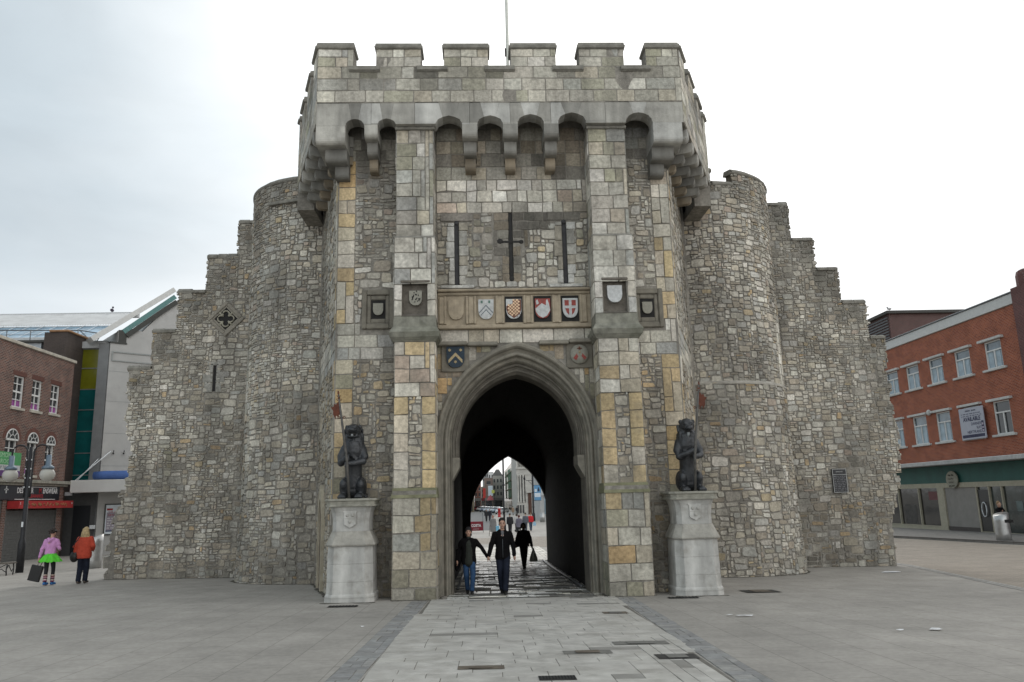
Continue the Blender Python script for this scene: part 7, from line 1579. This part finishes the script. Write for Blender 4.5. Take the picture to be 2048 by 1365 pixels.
# couple holding hands
person('man in dark coat and dark jeans holding hands, walking under the arch',.46,19.1,0,1.72,
  dict(kneeL=(-.07,-.02,.50),footL=(-.03,.08,.10),kneeR=(.075,-.14,.52),footR=(.045,-.20,.10),elL=(-.275,.0,1.14),wrL=(-.335,-.06,.90),elR=(.255,.02,1.14),wrR=(.275,-.05,.89)),
  dict(hair='short',hairm=hair_m('dark',(.015,.012,.01)),top=(blk,coat,(.075,.062,.05)),legs=(dden,(.098,.078,.068)),shoe=shb,collar=True,
  extra=[('shirt',pm('grey_shirt',(.12,.12,.125),.8),lambda b,P,S,ln:(b.cap([P((0,-.105,1.30)),P((0,-.075,1.44))],S(.03,.045),8))),
         ('zip',pm('rail_grey'),lambda b,P,S,ln:b.tube([P((.0,-.146,.84)),P((0,-.14,1.1)),P((0,-.146,1.28))],.005,5))]))
person('woman in open black coat, black hat and blue jeans holding hands',-.35,19.2,0,1.53,
  dict(kneeL=(-.07,-.02,.50),footL=(-.045,.14,.10),kneeR=(.11,-.12,.52),footR=(.08,-.16,.10),elL=(-.29,.06,1.15),wrL=(-.31,.02,.90),elR=(.36,-.02,1.19),wrR=(.505,-.06,.965),lean=(0,-.02)),
  dict(hair='hat',hairm=hair_m('blackhat',(.012,.011,.011)),top=(blk,[(.78,.20,.14),(.9,.205,.14),(1.1,.185,.13),(1.25,.205,.14),(1.36,.215,.13),(1.42,.18,.11),(1.48,.085,.085)],(.072,.058,.046)),legs=(den,(.098,.075,.062)),shoe=shb,
  extra=[('jumper',pm('moss_jumper',(.02,.023,.018),.9,var=.2,scale=30,bump=.5,bscale=60),lambda b,P,S,ln:(b.cap([P((.0,-.045,.84)),P((.01,-.055,1.1)),P((0,-.06,1.3)),P((0,-.03,1.46))],S(.135,.115,.115,.07),12))),
         ('coat_tail',blk,lambda b,P,S,ln:(b.cap([P((-.2,.02,1.15)),P((-.27,.06,.9)),P((-.33,.09,.66))],S(.06,.09,.06),10)))]))
# woman in black with carrier bag
BW=person('woman in loose black coat carrying a plastic bag, silhouetted in the arch',1.46,28.9,0,1.60,
  dict(kneeL=(-.07,-.05,.50),footL=(-.03,-.12,.10),kneeR=(.07,-.03,.50),footR=(.035,.12,.10),elL=(-.26,.04,1.14),wrL=(-.30,.0,.93),elR=(.27,.0,1.13),wrR=(.31,-.04,.87)),
  dict(hair='bob',hairm=hair_m('black',(.01,.009,.009)),skin=pm('dark_skin',(.10,.06,.045),.6),top=(blk,[(.84,.24,.15,-.03,0),(.95,.22,.15),(1.1,.19,.14),(1.25,.2,.14),(1.36,.205,.13),(1.42,.18,.11),(1.48,.09,.085)],(.078,.066,.055)),legs=(blk,(.092,.066,.05)),shoe=shb,
  extra=[('coat_tail',blk,lambda b,P,S,ln:(b.cap([P((-.22,.02,1.2)),P((-.28,.03,1.0)),P((-.37,.04,.88))],S(.07,.09,.05),10),b.cap([P((-.2,.02,.9)),P((-.33,.04,.82))],S(.07,.03),8)))]))
z=gz(1.46,28.9); T=thing('carrier_bag',(1.77,28.86,z),'grey plastic carrier bag held by the woman in black','bag')
b=MB(); ls=[]
for zz,rx,ry in ((.24,.13,.07),(.27,.155,.09),(.38,.135,.085),(.52,.09,.06),(.63,.045,.03),(.72,.02,.015)): ls.append([(1.80+rx*math.cos(2*math.pi*k/14)*(1+.08*math.sin(k*2.3)),28.86+ry*math.sin(2*math.pi*k/14),z+zz) for k in range(14)])
b.rings(ls,True,True); b.build('bag',pm('plastic_grey',(.17,.17,.14),.35,var=.3,scale=9,bump=.5,bscale=12),T); b=MB(); b.tube([(1.79,28.86,z+.70),(1.765,28.86,z+.78),(1.77,28.86,z+.83)],.012,5); b.build('handle',pm('plastic_grey'),T)
# pink top, green tutu
pink=pm('pink_fleece',(.46,.22,.42),.9,var=.12,scale=12,bump=.3); 
def tutu(b,P,S,ln):
    n=64; ls=[]
    for zz,r_,am in ((.99,.15,.0),(.93,.19,.012),(.86,.245,.03),(.79,.29,.045),(.74,.31,.05)):
        ls.append([P(((r_+am*math.sin(k*6.28318*9/n+1.2*math.sin(k*.9)))*math.cos(2*math.pi*k/n)-.02,(r_*.85+am*math.sin(k*6.28318*9/n+1))*math.sin(2*math.pi*k/n),zz+.018*math.sin(k*1.7))) for k in range(n)])
    b.rings(ls,False,True)
def socks(b,P,S,ln):
    pass
PW=person('woman in pink hooded top and bright green tutu walking away, left',-12.95,24.5,math.pi,1.63,
  dict(kneeL=(-.085,-.10,.52),footL=(-.05,-.16,.10),kneeR=(.07,.02,.50),footR=(.03,.13,.12),elL=(-.26,-.02,1.15),wrL=(-.18,-.20,1.10),elR=(.24,.05,1.14),wrR=(.29,.06,.88),lean=(0,-.05)),
  dict(hair='curly',hairm=hair_m('brown',(.022,.014,.011)),face=False,top=(pink,[(.95,.165,.125),(1.03,.17,.13),(1.12,.165,.125),(1.25,.185,.13),(1.36,.19,.12),(1.42,.165,.105),(1.48,.07,.07)],(.066,.056,.042)),legs=(pm('black_leggings',(.010,.010,.012),.8),(.085,.062,.046)),shoe=pm('blue_trainer',(.02,.12,.33),.5,var=.2,scale=12),hood=True,
  extra=[('tutu',pm('neon_green',(.085,.50,.03),.8,var=.15,scale=12),tutu)]))
for i,(k_,f_) in enumerate((((-.085,-.10,.52),(-.05,-.16,.10)),((.07,.02,.50),(.03,.13,.12)))):
    kn,ft=Vector(k_)*.93,Vector(f_)*.93; b=MB()
    for j in range(6):
        b.col=[(.45,.36,.30),(.16,.05,.06),(.35,.2,.22),(.10,.04,.06),(.5,.42,.36),(.2,.05,.1)][j]; a=kn+(ft-kn)*(.42+.09*j); c=kn+(ft-kn)*(.42+.09*(j+1)); b.tube([a,c],[.058,.055],12)
    b.build('striped_sock',pm('sock_wool',(1,1,1),.9,attr=True,var=.1),PW,True)
z=gz(-13.3,24.45); T=thing('portfolio_case',(-13.33,24.4,z+.1),'flat black portfolio case carried by the woman in the green tutu','case')
pmx=Matrix.Translation((-13.33,24.42,z+.14))@Matrix.Rotation(R(13),4,'Y'); b=MB(); b.bbox((-.175,-.04,0),(.165,.04,.46),.012,pmx); pc_=b.build('case',pm('case_black',(.012,.011,.011),.5,var=.2),T)
b=MB(); b.tube([pmx@Vector((-.02,0,.46)),pmx@Vector((.01,0,.60)),pmx@Vector((.05,0,.64)),pmx@Vector((.09,0,.60)),pmx@Vector((.07,0,.46))],.010,6); b.build('handle',pm('case_black'),T)
redc=pm('rust_red_wool',(.36,.045,.022),.9,var=.12,scale=14,bump=.4)
RW=person('person in rust red coat with long blond hair walking away, left',-12.25,25.1,math.pi,1.68,
  dict(kneeL=(-.08,-.06,.50),footL=(-.04,-.10,.10),kneeR=(.10,-.02,.50),footR=(.09,.06,.10),elL=(-.275,.02,1.15),wrL=(-.20,-.16,1.05),elR=(.275,.03,1.14),wrR=(.28,-.02,.89),lean=(0,-.03)),
  dict(hair='long',hairm=hair_m('blond',(.34,.25,.13)),face=False,top=(redc,[(.78,.20,.15,-.01,0),(.88,.225,.165,-.01,0),(1.0,.225,.16),(1.12,.21,.15),(1.25,.225,.15),(1.36,.215,.135),(1.42,.18,.115),(1.48,.08,.08)],(.082,.072,.055)),legs=(dden,(.105,.085,.075)),shoe=pm('brown_shoe',(.07,.055,.045),.7)))
z=gz(-12.5,25.1); T=thing('shoulder_bag',(-12.55,25.15,z+.8),'black shoulder bag at the hip of the red coated person','bag')
b=MB(); b.ell((-12.55,25.12,z+.80),(.13,.10,.17),14); b.ell((-12.53,25.12,z+.88),(.13,.09,.10),12); b.build('bag',shb,T); b=MB(); b.tube([(-12.56,25.02,z+.95),(-12.48,24.94,z+1.2),(-12.32,24.95,z+1.43)],.014,6); b.build('strap',shb,T)
# ---- distant people
def mp(n,c): return pm('cloth_'+n,c,.85,var=.12)
sl3=(.07,.06,.048); walk=dict(kneeL=(-.08,-.10,.51),footL=(-.06,-.16,.10),kneeR=(.08,.03,.50),footR=(.06,.16,.13)); walk2=dict(kneeR=(.08,-.10,.51),footR=(.06,-.16,.10),kneeL=(-.08,.03,.50),footL=(-.06,.16,.13))
jr=[(.86,.18,.125),(1.0,.175,.125),(1.12,.17,.12),(1.25,.19,.13),(1.36,.20,.12),(1.42,.17,.105),(1.48,.08,.08)]; lc=[(.35,.24,.17),(.6,.22,.16),(.9,.19,.14),(1.12,.17,.12),(1.25,.19,.13),(1.36,.20,.12),(1.42,.17,.105),(1.48,.08,.08)]
br_=hair_m('brown2',(.03,.02,.014)); G='people walking beyond the arch'
far=[('person in long grey coat with walking stick beyond the arch',.85,67,0,1.68,walk,dict(hair='bob',hairm=hair_m('red',(.16,.035,.02)),top=(mp('grey',(.19,.185,.18)),lc,sl3),legs=(mp('grey2',(.17,.165,.16)),(.09,.07,.06)),shoe=shb)),
('man in black jacket seen from behind beyond the arch',2.38,70,math.pi,1.78,walk2,dict(hair='short',hairm=br_,top=(mp('blk',(.02,.02,.022)),jr,(.08,.066,.05)),legs=(mp('blk2',(.018,.018,.02)),(.095,.075,.065)),shoe=shb)),
('woman in mauve grey top and black leggings beyond the arch',2.95,65,math.pi,1.66,walk,dict(hair='bob',hairm=hair_m('dred',(.08,.015,.015)),top=(mp('mauve',(.14,.13,.165)),[(.72,.20,.14)]+jr,sl3),legs=(mp('blk2',(.018,.018,.02)),(.085,.06,.045)),shoe=shb)),
('man in slate grey jacket seen from behind beyond the arch',4.02,75,math.pi,1.78,walk2,dict(hair='short',hairm=br_,top=(mp('slate',(.10,.105,.125)),jr,(.075,.062,.05)),legs=(mp('slate2',(.06,.065,.08)),(.095,.075,.065)),shoe=shb)),
('person in bright red jacket and blue jeans beyond the arch',4.66,77.5,math.pi,1.70,walk,dict(hair='short',hairm=hair_m('fair',(.2,.13,.07)),top=(mp('red',(.52,.02,.025)),jr,(.078,.064,.05)),legs=(mp('blue',(.05,.07,.11)),(.09,.07,.06)),shoe=shb)),
('person in black and white partly hidden behind the mauve top',3.15,74,math.pi,1.72,walk,dict(hair='bob',hairm=br_,top=(mp('white',(.45,.44,.43)),jr,sl3),legs=(mp('blk2',(.018,.018,.02)),(.09,.07,.06)),shoe=shb)),
('left person of the distant dark-clad pair beyond the arch',.52,115,0,1.72,walk,dict(hair='short',hairm=br_,top=(mp('blk',(.02,.02,.022)),jr,(.078,.064,.05)),legs=(mp('blk2',(.018,.018,.02)),(.09,.07,.06)),shoe=shb)),
('right person of the distant dark-clad pair beyond the arch',1.02,116,0,1.74,walk2,dict(hair='short',hairm=br_,top=(mp('dnavy',(.02,.022,.03)),jr,(.078,.064,.05)),legs=(mp('dnavy2',(.025,.028,.04)),(.09,.07,.06)),shoe=shb)),
('small far person in tan coat near the columns',5.95,156,math.pi,1.72,walk,dict(hair='short',hairm=br_,top=(mp('tan',(.23,.16,.11)),[(.6,.2,.14)]+jr,(.078,.064,.05)),legs=(mp('tan2',(.14,.11,.09)),(.09,.07,.06)),shoe=shb)),
('small far person in black beside the tan coat',6.75,156,math.pi,1.78,walk2,dict(hair='short',hairm=br_,top=(mp('blk',(.02,.02,.022)),jr,(.078,.064,.05)),legs=(mp('blk2',(.018,.018,.02)),(.09,.07,.06)),shoe=shb))]
for l_,x,y,rz,H,po,ft in far: person(l_,x,y,rz if rz else .02,H,po,ft,False,G)
z=G0+.05
T=thing('walking_stick',(.55,66.8,z),'walking stick of the person in the long grey coat','stick'); b=MB(); b.tube([(.50,66.7,z),(.58,66.8,z+.9)],.02,5); b.build('stick',pm('stick_brown',(.08,.06,.04),.6),T)
T=thing('shopping_bag',(1.2,67,z+.5),'light blue shopping bag beside the long grey coat','bag'); b=MB(); b.bbox((1.08,66.9,z+.45),(1.36,67.05,z+.86),.01); b.tube([(1.12,67,z+.86),(1.17,67,z+1.0),(1.28,67,z+1.0),(1.32,67,z+.86)],.012,5); b.build('bag',pm('bag_blue',(.18,.45,.62),.6),T)
T=thing('handbag',(2.62,64.9,z+.4),'small black handbag held by the woman in mauve grey','bag'); b=MB(); b.ell((2.66,64.9,z+.50),(.10,.06,.10),10); b.tube([(2.6,64.9,z+.56),(2.66,64.9,z+.8),(2.72,64.9,z+.56)],.012,5); b.build('bag',shb,T)
T=thing('shopping_bag',(4.95,77.3,z+.5),'pale blue bag held by the person in bright red','bag'); b=MB(); b.bbox((4.88,77.3,z+.45),(5.16,77.4,z+.78),.01); b.tube([(4.93,77.35,z+.78),(5.0,77.35,z+.9),(5.1,77.35,z+.78)],.012,5); b.build('bag',pm('bag_pale',(.30,.50,.66),.6),T)
# person leaning by the right bollard
person('person in black jacket leaning over behind the right steel bollard',26.55,39.7,R(25),1.92,dict(lean=(-.34,-.10),elL=(-.50,-.2,1.2),wrL=(-.50,-.3,1.0),shL=(-.40,-.05,1.33),elR=(.05,-.15,1.15),wrR=(-.1,-.3,1.05)),dict(hair='short',hairm=hair_m('fair'  ,(.2,.13,.07)),top=(blk,jr,(.078,.064,.05)),legs=(dden,(.09,.07,.06)),shoe=shb),True,None,.12)
